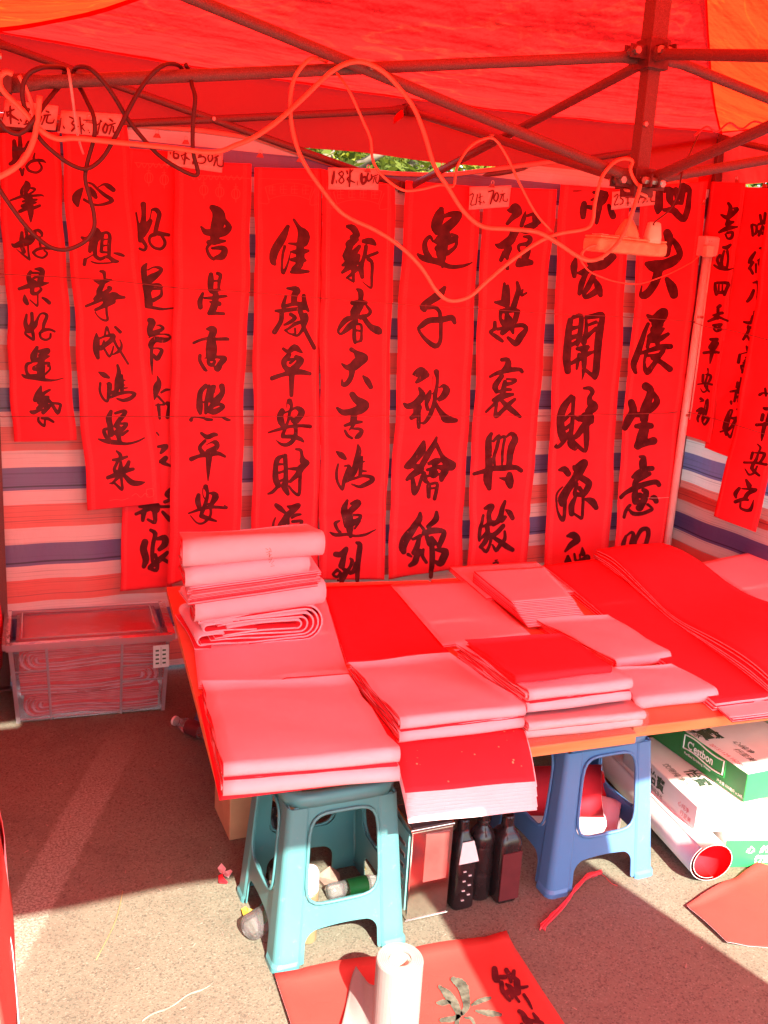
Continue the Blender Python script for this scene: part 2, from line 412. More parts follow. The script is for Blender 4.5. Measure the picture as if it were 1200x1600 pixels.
def stool_mat(name, c, dirt):
    b = NB(name); co = b.coord()
    n = b.noise(co, 9.0, 4); n2 = b.noise(co, 38.0, 5, 0.7)
    col = b.ramp(n, [(0.3, tuple(x*0.92 for x in c)), (0.7, c)])
    g = b.ramp(n2, [(0.60, 0.0), (0.72, 1.0)])
    col = b.mix(b.math('MULTIPLY', g, 0.28), col, dirt)
    g2 = b.ramp(b.noise(co, 16.0, 6, 0.75), [(0.715, 0.0), (0.73, 1.0)])
    col = b.mix(b.math('MULTIPLY', g2, 0.7), col, (0.10, 0.05, 0.05))
    b.base(col); b.rough(0.38, 0.45)
    b.bump(b.noise(co, 260, 3), 0.08, 0.0006); return b.m
M['teal'] = stool_mat('teal_plastic', (0.075, 0.255, 0.272), (0.25, 0.24, 0.25))
M['blue'] = stool_mat('blue_plastic', (0.085, 0.225, 0.47), (0.20, 0.16, 0.30))
def wood_mat():
    b = NB('orange_board'); co = b.coord()
    g = b.noise(b.mapping(co, (3, 70, 70)), 1.0, 4)
    b.base(b.ramp(g, [(0.3, (0.66, 0.25, 0.085)), (0.7, (0.80, 0.34, 0.13))])); b.rough(0.55, 0.3)
    b.bump(g, 0.2, 0.0008); return b.m
M['wood'] = wood_mat()
M['board_face'] = simple('board_top_laminate', (0.82, 0.22, 0.11), r=0.5, var=0.08, vs=8)
M['black'] = simple('black_bottle_plastic', (0.022, 0.014, 0.015), r=0.22, spec=0.5, var=0.3)
M['brown_label'] = simple('dark_red_label', (0.11, 0.018, 0.022), r=0.5, var=0.15)
M['white_label'] = simple('white_label', (0.72, 0.70, 0.70), r=0.5, var=0.05)
M['tin'] = simple('tinplate', (0.78, 0.72, 0.68), r=0.16, metal=1.0, var=0.06, vs=12)
M['tin_red'] = simple('tin_red_reflection', (0.66, 0.22, 0.20), r=0.25, var=0.3, vs=7, metal=0.7)  # mirrored red of nearby papers, put into the colour
M['tin_teal'] = simple('tin_teal_print', (0.20, 0.50, 0.50), r=0.3, var=0.1)
M['tin_dark'] = simple('tin_dark_top', (0.14, 0.085, 0.085), r=0.3, var=0.2, metal=0.5)
M['handle'] = simple('pale_plastic_handle', (0.66, 0.62, 0.70), r=0.4, var=0.04)
M['gold'] = simple('gold_flask', (0.66, 0.50, 0.28), r=0.28, metal=0.7, var=0.08)
M['cap_pink'] = simple('pale_pink_cap', (0.78, 0.60, 0.58), r=0.5, var=0.05)
M['green'] = simple('green_print', (0.03, 0.42, 0.10), r=0.4, var=0.08, vs=14)
M['green_dk'] = simple('green_panel', (0.025, 0.22, 0.055), r=0.4, var=0.1, vs=10)
M['carton_white'] = simple('white_carton', (0.80, 0.76, 0.72), r=0.55, var=0.05, vs=10)
M['carton_ink'] = simple('carton_dark_ink', (0.045, 0.085, 0.05), r=0.6, var=0.1)
M['carton_red'] = simple('carton_red_ink', (0.65, 0.10, 0.12), r=0.6, var=0.1)
M['carton_line'] = simple('white_print', (0.85, 0.88, 0.82), r=0.5, var=0.02)
M['cardboard'] = simple('brown_cardboard', (0.48, 0.30, 0.16), r=0.8, var=0.1, vs=14, bump=0.1)
M['cardboard_ink'] = simple('brown_print', (0.28, 0.14, 0.07), r=0.8)
M['tissue'] = simple('white_tissue', (0.265, 0.25, 0.235), r=0.9, spec=0.1, var=0.03, vs=60, bump=0.35, bs=260)
M['tube_core'] = simple('grey_core', (0.50, 0.42, 0.36), r=0.9)
M['scrap'] = simple('paper_scrap', (0.30, 0.20, 0.16), r=0.9, var=0.3)
M['straw'] = simple('dry_straw', (0.30, 0.24, 0.10), r=0.8)
M['ribbon'] = simple('red_ribbon', (0.75, 0.06, 0.08), r=0.6, var=0.2, vs=60)
def clear_mat(name, c, op, r=0.12):
    b = NB(name); b.t.nodes.remove(b.b)
    tr = b.n('ShaderNodeBsdfTransparent'); tr.inputs[0].default_value = (*c, 1)
    g = b.n('ShaderNodeBsdfGlossy'); g.inputs['Roughness'].default_value = r; g.inputs[0].default_value = (1, 1, 1, 1)
    d = b.n('ShaderNodeBsdfDiffuse'); d.inputs[0].default_value = (0.8, 0.75, 0.78, 1)
    tl = b.n('ShaderNodeBsdfTranslucent'); tl.inputs[0].default_value = (0.8, 0.75, 0.78, 1)
    f = b.n('ShaderNodeFresnel'); f.inputs[0].default_value = 1.35
    m0 = b.n('ShaderNodeMixShader'); m0.inputs[0].default_value = 0.5; b.l(d.outputs[0], m0.inputs[1]); b.l(tl.outputs[0], m0.inputs[2])
    m1 = b.n('ShaderNodeMixShader'); m1.inputs[0].default_value = op
    b.l(tr.outputs[0], m1.inputs[1]); b.l(m0.outputs[0], m1.inputs[2])
    m2 = b.n('ShaderNodeMixShader'); b.l(b.math('MULTIPLY', f.outputs[0], 0.8), m2.inputs[0]); b.l(m1.outputs[0], m2.inputs[1]); b.l(g.outputs[0], m2.inputs[2])
    b.l(m2.outputs[0], b.out.inputs[0])
    bp = b.n('ShaderNodeBump'); bp.inputs['Strength'].default_value = 0.5; bp.inputs['Distance'].default_value = 0.01
    b.l(b.noise(b.coord(), 22.0, 4), bp.inputs['Height'])
    for q in (g, d): b.l(bp.outputs[0], q.inputs['Normal'])
    return b.m
M['clear_box'] = clear_mat('frosted_clear_plastic', (0.98, 0.90, 0.94), 0.12)
M['clear_rib'] = clear_mat('frosted_plastic_rib', (0.92, 0.82, 0.88), 0.34)
M['clear_bottle'] = clear_mat('clear_bottle_plastic', (0.9, 0.93, 0.93), 0.18, 0.05)
M['film'] = clear_mat('thin_plastic_film', (0.97, 0.95, 0.96), 0.10, 0.08)
M['bark'] = simple('grey_bark', (0.20, 0.155, 0.11), r=0.9, var=0.4, vs=14, bump=0.6, bs=30)
def leaf_mat(name, c1, c2):
    b = NB(name); co = b.coord()
    n = b.noise(co, 3.0, 3)
    col = b.ramp(n, [(0.35, c1), (0.65, c2)])
    b.t.nodes.remove(b.b)
    d = b.n('ShaderNodeBsdfDiffuse'); tr = b.n('ShaderNodeBsdfTranslucent'); b.l(col, d.inputs[0]); b.l(b.mix(1.0, col, (1.6, 1.5, 0.6), 'MULTIPLY'), tr.inputs[0])
    m = b.n('ShaderNodeMixShader'); m.inputs[0].default_value = 0.4
    b.l(d.outputs[0], m.inputs[1]); b.l(tr.outputs[0], m.inputs[2]); b.l(m.outputs[0], b.out.inputs[0]); return b.m
M['leaf_a'] = leaf_mat('leaf_yellow_green', (0.16, 0.19, 0.03), (0.30, 0.31, 0.05))
M['leaf_b'] = leaf_mat('leaf_dark_green', (0.06, 0.09, 0.02), (0.14, 0.17, 0.035))
# ---------------------------------------------------------------- ground
K = 1.462
def ground():
    xs = list(np.linspace(-3, 3, 61)); far = [5, 9, 20, 60, 200]
    xs = [-x for x in reversed(far)]+xs+far; n = len(xs)
    vs = [(x, y, 0.0) for y in xs for x in xs]
    fs = [(j*n+i, j*n+i+1, (j+1)*n+i+1, (j+1)*n+i) for j in range(n-1) for i in range(n-1)]
    struct(mesh('ground', vs, fs, M['ground']))
ground()

# ---------------------------------------------------------------- tent
tent = thing('canopy_tent', 'red folding market canopy on dark steel trusses covering the whole stall', 'canopy tent')
HU, HL, MU, ML, E_ = 2.2243, 1.9451, 2.1376, 1.8404, -0.0506
FLX = -1.70
def roof_z(x, y):
    t = max(abs(x)/1.5, abs(y)/K)
    t = min(t, 1.0)
    z = 2.25+0.78*(1-t)**1.95
    a = min(abs(x)/1.5, abs(y)/K)/max(t, 1e-6)          # 0 mid panel, 1 on the ridge
    z -= 0.035*(1-a*a)*(t**0.5)
    z += 0.006*wob(x*5+y*2, y*6-x*3, 3)*(1-t*0.4)
    return z
def roof_panel(A, B, m, nu=40, nv=26):
    A = V(*A); B = V(*B)
    vs, fs = [], []
    for j in range(nv+1):
        for i in range(nu+1):
            u = i/nu; v = j/nv
            q = (A*(1-u)+B*u)*(1-v)
            vs.append((q[0], q[1], roof_z(q[0], q[1])))
    for j in range(nv):
        for i in range(nu):
            a = j*(nu+1)+i; fs.append((a, a+1, a+nu+2, a+nu+1))
    return mesh('canopy_panel', vs, fs, m, tent, smooth=True)
roof_panel((-1.5, K), (1.5, K), M['canopy'])
roof_panel((1.5, K), (1.5, -K), M['canopy_sun'])
roof_panel((1.5, -K), (-1.5, -K), M['canopy'])
roof_panel((-1.5, -K), (-1.5, K), M['canopy_sun'])
def seam(x, y):
    pts = [V(x*t, y*t, roof_z(x*t, y*t)-0.004) for t in np.linspace(0.02, 1.0, 30)]
    v, f = tube_vf(pts, 0.009, 6, flat=0.35)
    mesh('roof_seam', v, f, M['canopy'], tent, smooth=True)
for sx, sy in ((1, 1), (-1, 1), (1, -1), (-1, -1)): seam(1.5*sx, K*sy)
def valance(A, B, drop, side):
    A = V(*A); B = V(*B)
    def fn(u, v):
        q = A*(1-u)+B*u
        z0 = roof_z(q[0], q[1]); z1 = drop+0.006*sin(u*9)+0.004*sin(u*31)
        if v < 0.1: return V(q[0]-side[0]*0.03, q[1]-side[1]*0.03, roof_z(q[0]-side[0]*0.03, q[1]-side[1]*0.03)-0.003)
        w = (v-1/8)/(7/8)
        o = 0.002+0.008*w+0.010*sin(u*17+1)*w+0.008*sin(u*41)*w
        return V(q[0]+side[0]*o, q[1]+side[1]*o, (z0-0.003)*(1-w)+z1*w)
    grid_sheet('valance', fn, 80, 8, M['valance'], tent)
valance((-1.5, K), (1.5, K), 2.008, (0, 1)); valance((1.5, K), (1.5, -K), 2.02, (1, 0)); valance((-1.5, -K), (-1.5, K), 2.02, (-1, 0))
# front awning flap pulled forward over the shopper
def awn(u, v):
    x = -1.75+3.35*u
    y = -K-0.54*v; z = roof_z(max(-1.5, min(1.5, x)), -K)*(1-v)+1.80*v-0.03*sin(pi*v)+0.012*sin(u*14)*v+0.004*sin(u*47)*v
    return V(x, y, z)
grid_sheet('front_awning', awn, 60, 8, M['canopy'], tent)
# mast and legs
def sq(name, p0, p1, w, m=None, lab=None):
    p0 = V(*p0); p1 = V(*p1)
    v, f = tube_vf([p0, p1], w*0.7071, 4, True, 1.0, True)
    return bevel(mesh(name, v, f, m or M['steel'], tent, label=lab), 0.002)
sq('mast', (0, 0, 2.10), (0, 0, 2.98), 0.046); sq('mast', (0, 0, 1.83), (0, 0, 2.112), 0.036)
for (x, y) in ((1.5, K), (-1.5, K), (1.5, -K), (FLX, -K)):
    sq('leg', (x, y, 0.008), (x, y, 2.22), 0.040)
    box('foot_plate', (x-0.045, y-0.045, 0.0), (x+0.045, y+0.045, 0.008), M['dark_steel'], tent)
    box('slider', (x-0.028, y-0.028, HL-0.045), (x+0.028, y+0.028, HL+0.03), M['dark_steel'], tent, 0.003)
J = dict(Mu=(0, 0, MU), Ml=(0, 0, ML), BR=(1.5, K, HU), BRl=(1.5, K, HL), BL=(-1.5, K, HU), BLl=(-1.5, K, HL),
         BMu=(0, K, HU+E_), BMl=(0, K, HL+E_), LMu=(-1.5, 0, HU+E_), LMl=(-1.5, 0, HL+E_), RMu=(1.5, 0, HU+E_), RMl=(1.5, 0, HL+E_),
         FMu=(0, -K, HU+E_), FMl=(0, -K, HL+E_), FR=(1.5, -K, HU), FRl=(1.5, -K, HL), FL=(FLX, -K, HU), FLl=(FLX, -K, HL))
def bar(a, b, off=0.0, r=0.0128):
    A = V(*J[a]); B = V(*J[b]); d = B-A; L = np.linalg.norm(d); d /= L
    n = np.cross(d, V(0, 0, 1)); n /= np.linalg.norm(n); o = n*off
    ext = 0.02
    pts = [A+d*(-ext)+o, A+d*0.05+o, A+d*0.085+o, B-d*0.085+o, B-d*0.05+o, B+d*ext+o]
    vs, fs = [], []
    N = 12; side = n; upv = np.cross(side, d)
    prof = [(0.0035, 0.017), (0.0035, 0.017), (r, r), (r, r), (0.0035, 0.017), (0.0035, 0.017)]
    for p, (ra, rb) in zip(pts, prof):
        for k in range(N):
            t = 2*pi*k/N; vs.append(p+side*ra*cos(t)+upv*rb*sin(t))
    for i in range(5):
        for k in range(N):
            q, w = i*N+k, i*N+(k+1) % N; fs.append((q, w, w+N, q+N))
    fs.append(tuple(range(N))); fs.append(tuple(range(5*N, 6*N)))
    mesh('truss_bar', vs, fs, M['steel'], tent, smooth=True)
    return (A+B)/2, n
def bolt(p, n, r=0.0075, h=0.04):
    v, f = tube_vf([p-n*h/2, p+n*h/2], r, 6); mesh('bolt', v, f, M['bolt'], tent)
for a, b, c, d in (('Mu', 'LMl', 'Ml', 'LMu'), ('Mu', 'RMl', 'Ml', 'RMu'), ('Mu', 'BMl', 'Ml', 'BMu'), ('Mu', 'FMl', 'Ml', 'FMu')):
    p, n = bar(a, b, 0.016); p2, n2 = bar(c, d, -0.016); bolt((p+p2)/2, n, 0.007, 0.075)
for A_, M_ in (('BL', 'BM'), ('BR', 'BM')):
    p, n = bar(A_, M_+'l', 0.016); p2, n2 = bar(M_+'u', A_+'l', -0.016); bolt((p+p2)/2, n, 0.007, 0.075)
for A_, M_ in (('BR', 'RM'), ('FR', 'RM'), ('BL', 'LM'), ('FR', 'FM'), ('FL', 'FM')):
    p, n = bar(A_, M_+'l', 0.016); p2, n2 = bar(M_+'u', A_+'l', -0.016); bolt((p+p2)/2, n, 0.007, 0.075)
for z in (MU, ML):
    h = 0.036
    box('mast_bracket', (-0.030, -0.030, z-h), (0.030, 0.030, z+h*0.9), M['dark_steel'], tent, 0.002)
    for sx, sy in ((1, 0), (-1, 0), (0, 1), (0, -1)):
        t = V(sx, sy, 0); n = V(-sy, sx, 0)
        for s_ in (-1, 1):
            c = V(0, 0, z)+t*0.052+n*0.012*s_
            e = abs(t)*0.022+abs(n)*0.002+V(0, 0, 0.015)
            box('bracket_ear', c-e, c+e, M['dark_steel'], tent)
        bolt(V(0, 0, z)+t*0.060, n, 0.009, 0.052)
for sgn, k in ((1, 'BMl'), (1, 'BMu'), (1, 'RMl'), (1, 'RMu'), (1, 'LMl')):
    c = V(*J[k]); box('joint_bracket', c-V(0.024, 0.024, 0.02), c+V(0.024, 0.024, 0.02), M['dark_steel'], tent, 0.003)
bolt(V(-0.012, -0.021, 1.975), V(0, 1, 0), 0.006, 0.008)

# ---------------------------------------------------------------- striped tarpaulin walls
top_px = [(-60, 176), (60, 180), (200, 192), (300, 200), (400, 213), (470, 238), (540, 262), (620, 270), (700, 272), (780, 262), (880, 249), (960, 262), (1030, 272), (1120, 258)]
TOP = [(at(x, y, Y=1.45)[0], at(x, y, Y=1.45)[2]) for x, y in top_px]
def top_z(x): return float(np.interp(x, [t[0] for t in TOP], [t[1] for t in TOP]))
def back_y(x, z):
    return 1.452+0.010*wob(x*1.8, z*0.6, 5)+0.006*sin(x*23+z*2)*(0.3+0.7*max(0, 1-z/2))
def back_fn(u, v):
    x = -1.95+3.475*u; zt = top_z(x)
    z = 0.015*(1-v)+zt*v
    return V(x, back_y(x, z)+0.012, z)
tag(grid_sheet('striped_tarpaulin', back_fn, 150, 60, M['tarp']), 'blue, white and red striped tarpaulin hung behind the scrolls as back wall', 'tarpaulin', 'striped tarpaulin walls')
def side_fn(sgn, y1, z0, z1, off, tilt=0.0):
    def fn(u, v):
        y = 1.475-u*(1.475-y1); z = z0*(1-v)+(z1+0.02*sin(u*9+1)*0.6)*v
        return V(sgn*(1.522+off+0.012*wob(y*1.6, z*0.8, 9)+0.008*sin(y*19)*(0.3+0.5*(1-v))), y, z+tilt*u)
    return fn
tag(grid_sheet('striped_tarpaulin', side_fn(1, -1.4, 0.015, 2.0, 0.0), 110, 50, M['tarp_lit']), 'striped tarpaulin forming the right side wall behind three hanging scrolls', 'tarpaulin', 'striped tarpaulin walls')
tag(grid_sheet('striped_tarpaulin', side_fn(1, -0.9, 0.20, 0.655, -0.016, -0.02), 80, 20, M['tarp_lit']), 'loose lower strip of striped tarpaulin overlapping the right side wall', 'tarpaulin', 'striped tarpaulin walls')
def left_fn(u, v):  # unseen wall, added to hold back neutral light on the left
    y = 1.44-u*1.44; z = 0.015*(1-v)+2.0*v
    return V(-1.615+0.055*(1-u)**2+0.006*wob(y*1.6, z*0.8, 9), y, z)
tag(grid_sheet('striped_tarpaulin', left_fn, 60, 30, M['tarp']), 'unseen striped tarpaulin added as left side wall to keep stray daylight out', 'tarpaulin', 'striped tarpaulin walls')
# reddish hem roll along the top of the back wall and the loose pale flap
hem = [V(x, back_y(x, top_z(x))+0.006, top_z(x)-0.004) for x in np.linspace(-1.9, 1.46, 60)]
hv, hf = tube_vf(hem, 0.009, 8, flat=0.6)
tag(mesh('hem_cord', hv, hf, M['wire_pale'], None, smooth=True), 'pink hem cord along the top edge of the back tarpaulin', 'cord')
# unseen curtain on the front awning, outlined to cast the right-hand ground shadow
cur = [(1.83, -0.56, -0.12), (1.60, -0.56, -0.06), (1.40, -0.57, 0.0), (1.20, -0.59, 0.06), (1.00, -0.60, 0.12), (0.80, -0.56, 0.16), (0.62, -0.44, 0.14)]
def cur_fn(u, v):
    zz = 1.83-1.21*v
    xl = float(np.interp(-zz, [-c[0] for c in cur], [c[1] for c in cur])); xr = float(np.interp(-zz, [-c[0] for c in cur], [c[2] for c in cur]))
    x = xl*(1-u)+xr*u
    return V(x, -2.01+0.03*sin(u*26+v*2)*(0.3+0.7*v)+0.01*sin(u*61), zz)
tag(grid_sheet('shadow_curtain', cur_fn, 70, 30, M['curtain'], thick=0.002), 'unseen dark red curtain added on the front awning to cast a ground shadow', 'curtain')

# unseen next stall, left: canopy, awning and walls added to block sun and sky
nb = thing('blocking_canopy', 'unseen red canopy added on the left to block sun and sky', 'canopy tent', (-3.1, 0, 0))
def nb_fn(u, v):
    x = -1.465-3.0*u; y = -1.45+2.95*v
    t = max(abs(u-0.5), abs(v-0.5))*2
    return V(x, y, 2.264+0.75*(1-t)**1.9)
grid_sheet('canopy_panel', nb_fn, 40, 40, M['canopy'], nb)
def nb_awn(u, v): return V(-1.72-2.75*u, -1.45-0.50*v, 2.26-0.42*v-0.03*sin(pi*v))
grid_sheet('front_awning', nb_awn, 30, 6, M['canopy'], nb)
def nb_wall(u, v): return V(-1.66-2.8*u, 1.44, 0.02+2.1*v)
tag(grid_sheet('striped_tarpaulin', nb_wall, 40, 20, M['tarp']), 'unseen striped wall added at the back left to shut out daylight', 'tarpaulin', 'striped tarpaulin walls')
def nb_side(u, v): return V(-4.45, 1.4-2.8*u, 0.02+2.1*v)
tag(grid_sheet('striped_tarpaulin', nb_side, 40, 20, M['tarp']), 'unseen striped wall added at the far left to shut out daylight', 'tarpaulin', 'striped tarpaulin walls')
for x, y in ((-1.80, 1.45), (-4.50, 1.45), (-4.50, -1.42)):
    v, f = tube_vf([V(x, y, 0), V(x, y, 2.22)], 0.028, 4, True, 1.0, True); mesh('leg', v, f, M['steel'], nb)

# ---------------------------------------------------------------- trees behind the stall
def tree(x, y, h, cr, seed, mk, label, tr=0.13, conifer=False, n=5200, zc=0.62):
    r = random.Random(seed)
    t = thing('conifer_tree' if conifer else 'broadleaf_tree', label, 'tree', (x, y, 0), 'trees behind the stall')
    pts = [V(x+0.05*sin(k*1.3+seed), y+0.05*cos(k*1.7), h*0.86*k/8) for k in range(9)]
    v, f = tube_vf(pts, [tr*(1-0.09*k) for k in range(9)], 12)
    parts_ = [(v, f)]
    tips = []
    for k in range(16):
        a = r.uniform(0, 2*pi); z0 = h*r.uniform(0.22, 0.75); L = cr*r.uniform(0.55, 1.0)
        p0 = V(x, y, z0); p1 = p0+V(cos(a)*L*0.5, sin(a)*L*0.5, L*(0.25 if not conifer else -0.02)); p2 = p0+V(cos(a)*L, sin(a)*L, L*(0.45 if not conifer else -0.12))
        parts_.append(tube_vf(smooth_path([p0, p1, p2], 3), [tr*0.30*(1-0.13*q) for q in range(7)], 6)); tips += [p1, p2, (p1+p2)/2]
    v, f = join_vf(parts_); mesh('trunk', v, f, M['bark'], t, smooth=True)
    vs, fs = [], []
    cl = [(q+V(r.gauss(0, .15), r.gauss(0, .15), r.gauss(0, .15)), cr*r.uniform(0.16, 0.34)) for q in tips for _ in range(2)]
    for k in range(n):
        c, rad = r.choice(cl)
        d = V(r.gauss(0, 1), r.gauss(0, 1), r.gauss(0, 0.7)); d /= np.linalg.norm(d)
        p = c+d*rad*r.random()**0.4
        s = r.uniform(0.022, 0.05)
        a = V(r.gauss(0, 1), r.gauss(0, 1), r.gauss(0, .6)); a /= np.linalg.norm(a)
        b = np.cross(a, V(r.gauss(0, 1), r.gauss(0, 1), r.gauss(0, 1))); b /= np.linalg.norm(b)
        L, W = (s*2.6, s*0.30) if conifer else (s*1.5, s*0.7)
        q = len(vs); vs += [p-a*L, p+b*W, p+a*L, p-b*W]; fs.append((q, q+1, q+2, q+3))
    mesh('crown', vs, fs, M[mk], t)
tree(0.62, 5.6, 3.6, 1.5, 1, 'leaf_b', 'thick grey trunked tree seen left in the gap above the back wall', tr=0.30, n=4500)
tree(1.05, 5.2, 3.0, 1.0, 2, 'leaf_b', 'dark needled conifer seen in the middle of the gap above the wall', conifer=True, n=5000)
tree(2.5, 6.9, 4.0, 1.9, 3, 'leaf_a', 'sunlit yellow green broadleaf tree in the gap above the back wall', n=14000)
tree(5.2, 6.2, 3.9, 1.9, 4, 'leaf_b', 'dark bushy tree at the right end of the gap above the wall', n=13000)
tree(6.6, 3.2, 4.0, 2.0, 5, 'leaf_b', 'dense green tree behind the right side wall', n=13000)
# ---------------------------------------------------------------- brush writing: strokes grown into solid ink shapes
def parse(s):
    out = []
    for st in s.split(';'):
        pts = []
        for tk in st.split():
            a = tk.split(',')
            if len(a) < 2: continue
            pts.append((float(a[0]), float(a[1]), float(a[2]) if len(a) > 2 else pts[-1][2]))
        if pts: out.append(pts)
    return out
def glyph_mesh(strokes, step, seed=0, rough=0.10):
    """filled outline of the union of tapered strokes, as (points, faces) in the strokes' own units"""
    st2 = []
    for pts in strokes:
        if len(pts) > 2: pts = [tuple(q) for q in smooth_path(pts, 3)]
        st2.append([(x, y, max(r, step*0.4)) for x, y, r in pts])
    allp = [q for s in st2 for q in s]
    x0 = min(q[0]-q[2] for q in allp)-2*step; x1 = max(q[0]+q[2] for q in allp)+2*step
    y0 = min(q[1]-q[2] for q in allp)-2*step; y1 = max(q[1]+q[2] for q in allp)+2*step
    nx = int((x1-x0)/step)+2; ny = int((y1-y0)/step)+2
    gx = x0+np.arange(nx)*step; gy = y0+np.arange(ny)*step
    X, Y = np.meshgrid(gx, gy); D = np.full(X.shape, 1e9)
    mr = np.mean([q[2] for q in allp])
    ph = seed*1.37
    N_ = (np.sin(X*0.21/step+ph)*np.cos(Y*0.17/step-ph)+0.6*np.sin((X+Y)*0.53/step+2*ph)+0.5*np.sin((X-2*Y)*0.9/step))
    for s in st2:
        if len(s) == 1: s = s+[(s[0][0]+0.01, s[0][1], s[0][2])]
        for a, b in zip(s[:-1], s[1:]):
            ax, ay, ar = a; bx, by, br = b; dx, dy = bx-ax, by-ay; L2 = dx*dx+dy*dy+1e-9
            t = np.clip(((X-ax)*dx+(Y-ay)*dy)/L2, 0, 1)
            D = np.minimum(D, np.hypot(X-ax-t*dx, Y-ay-t*dy)-(ar+(br-ar)*t))
    D = D+rough*step*N_*0.9
    D = np.where(np.abs(D) < 1e-6, 1e-6, D)
    S = D < 0
    vid = {}; vs = []; fs = []
    def corner(i, j):
        k = (0, i, j)
        if k not in vid: vid[k] = len(vs); vs.append((gx[i], gy[j]))
        return vid[k]
    def edge(i, j, h):
        k = (1+h, i, j)
        if k not in vid:
            i2, j2 = (i+1, j) if h == 0 else (i, j+1)
            d0, d1 = D[j, i], D[j2, i2]; t = d0/(d0-d1)
            vid[k] = len(vs); vs.append((gx[i]+(gx[i2]-gx[i])*t, gy[j]+(gy[j2]-gy[j])*t))
        return vid[k]
    full = S[:-1, :-1] & S[1:, :-1] & S[:-1, 1:] & S[1:, 1:]
    anyc = S[:-1, :-1] | S[1:, :-1] | S[:-1, 1:] | S[1:, 1:]
    for j in range(ny-1):
        i = 0; row = full[j]; ar_ = anyc[j]
        while i < nx-1:
            if row[i]:
                k = i
                while k < nx-1 and row[k] and k-i < 6: k += 1
                fs.append((corner(i, j), corner(k, j), corner(k, j+1), corner(i, j+1))); i = k; continue
            if ar_[i]:
                c = [(i, j), (i+1, j), (i+1, j+1), (i, j+1)]
                e = [(i, j, 0), (i+1, j, 1), (i, j+1, 0), (i, j, 1)]
                ins = [bool(S[q[1], q[0]]) for q in c]
                poly = []
                for q in range(4):
                    if ins[q]: poly.append(corner(*c[q]))
                    if ins[q] != ins[(q+1) % 4]: poly.append(edge(*e[q]))
                if len(poly) >= 3: fs.append(tuple(poly))
            i += 1
    return vs, fs
GX = {}
def load_glyphs(txt):
    key = None
    for ln in txt.strip().splitlines():
        ln = ln.strip()
        if not ln: continue
        if ln[0] == '@':
            a = ln[1:].split(); key = a[0]; org = (float(a[1]), float(a[2]), float(a[3]))
            GX.setdefault(key, [])
        else:
            nm, body = ln.split('|'); GX[key].append((nm.strip(), org, parse(body)))
def draw_glyphs(key, parent, m, to_world, name='brushed_character', step_px=0.8, seed0=0, rough=0.10, fat=1.0):
    for k, (nm, (ox, oy, sc), strokes) in enumerate(GX.get(key, [])):
        st = [[(x/sc+ox, y/sc+oy, r/sc*fat) for x, y, r in s] for s in strokes]
        v2, fs = glyph_mesh(st, step_px, seed0+k, rough)
        mesh(name, [to_world(x, y) for x, y in v2], fs, m, parent, smooth=True)
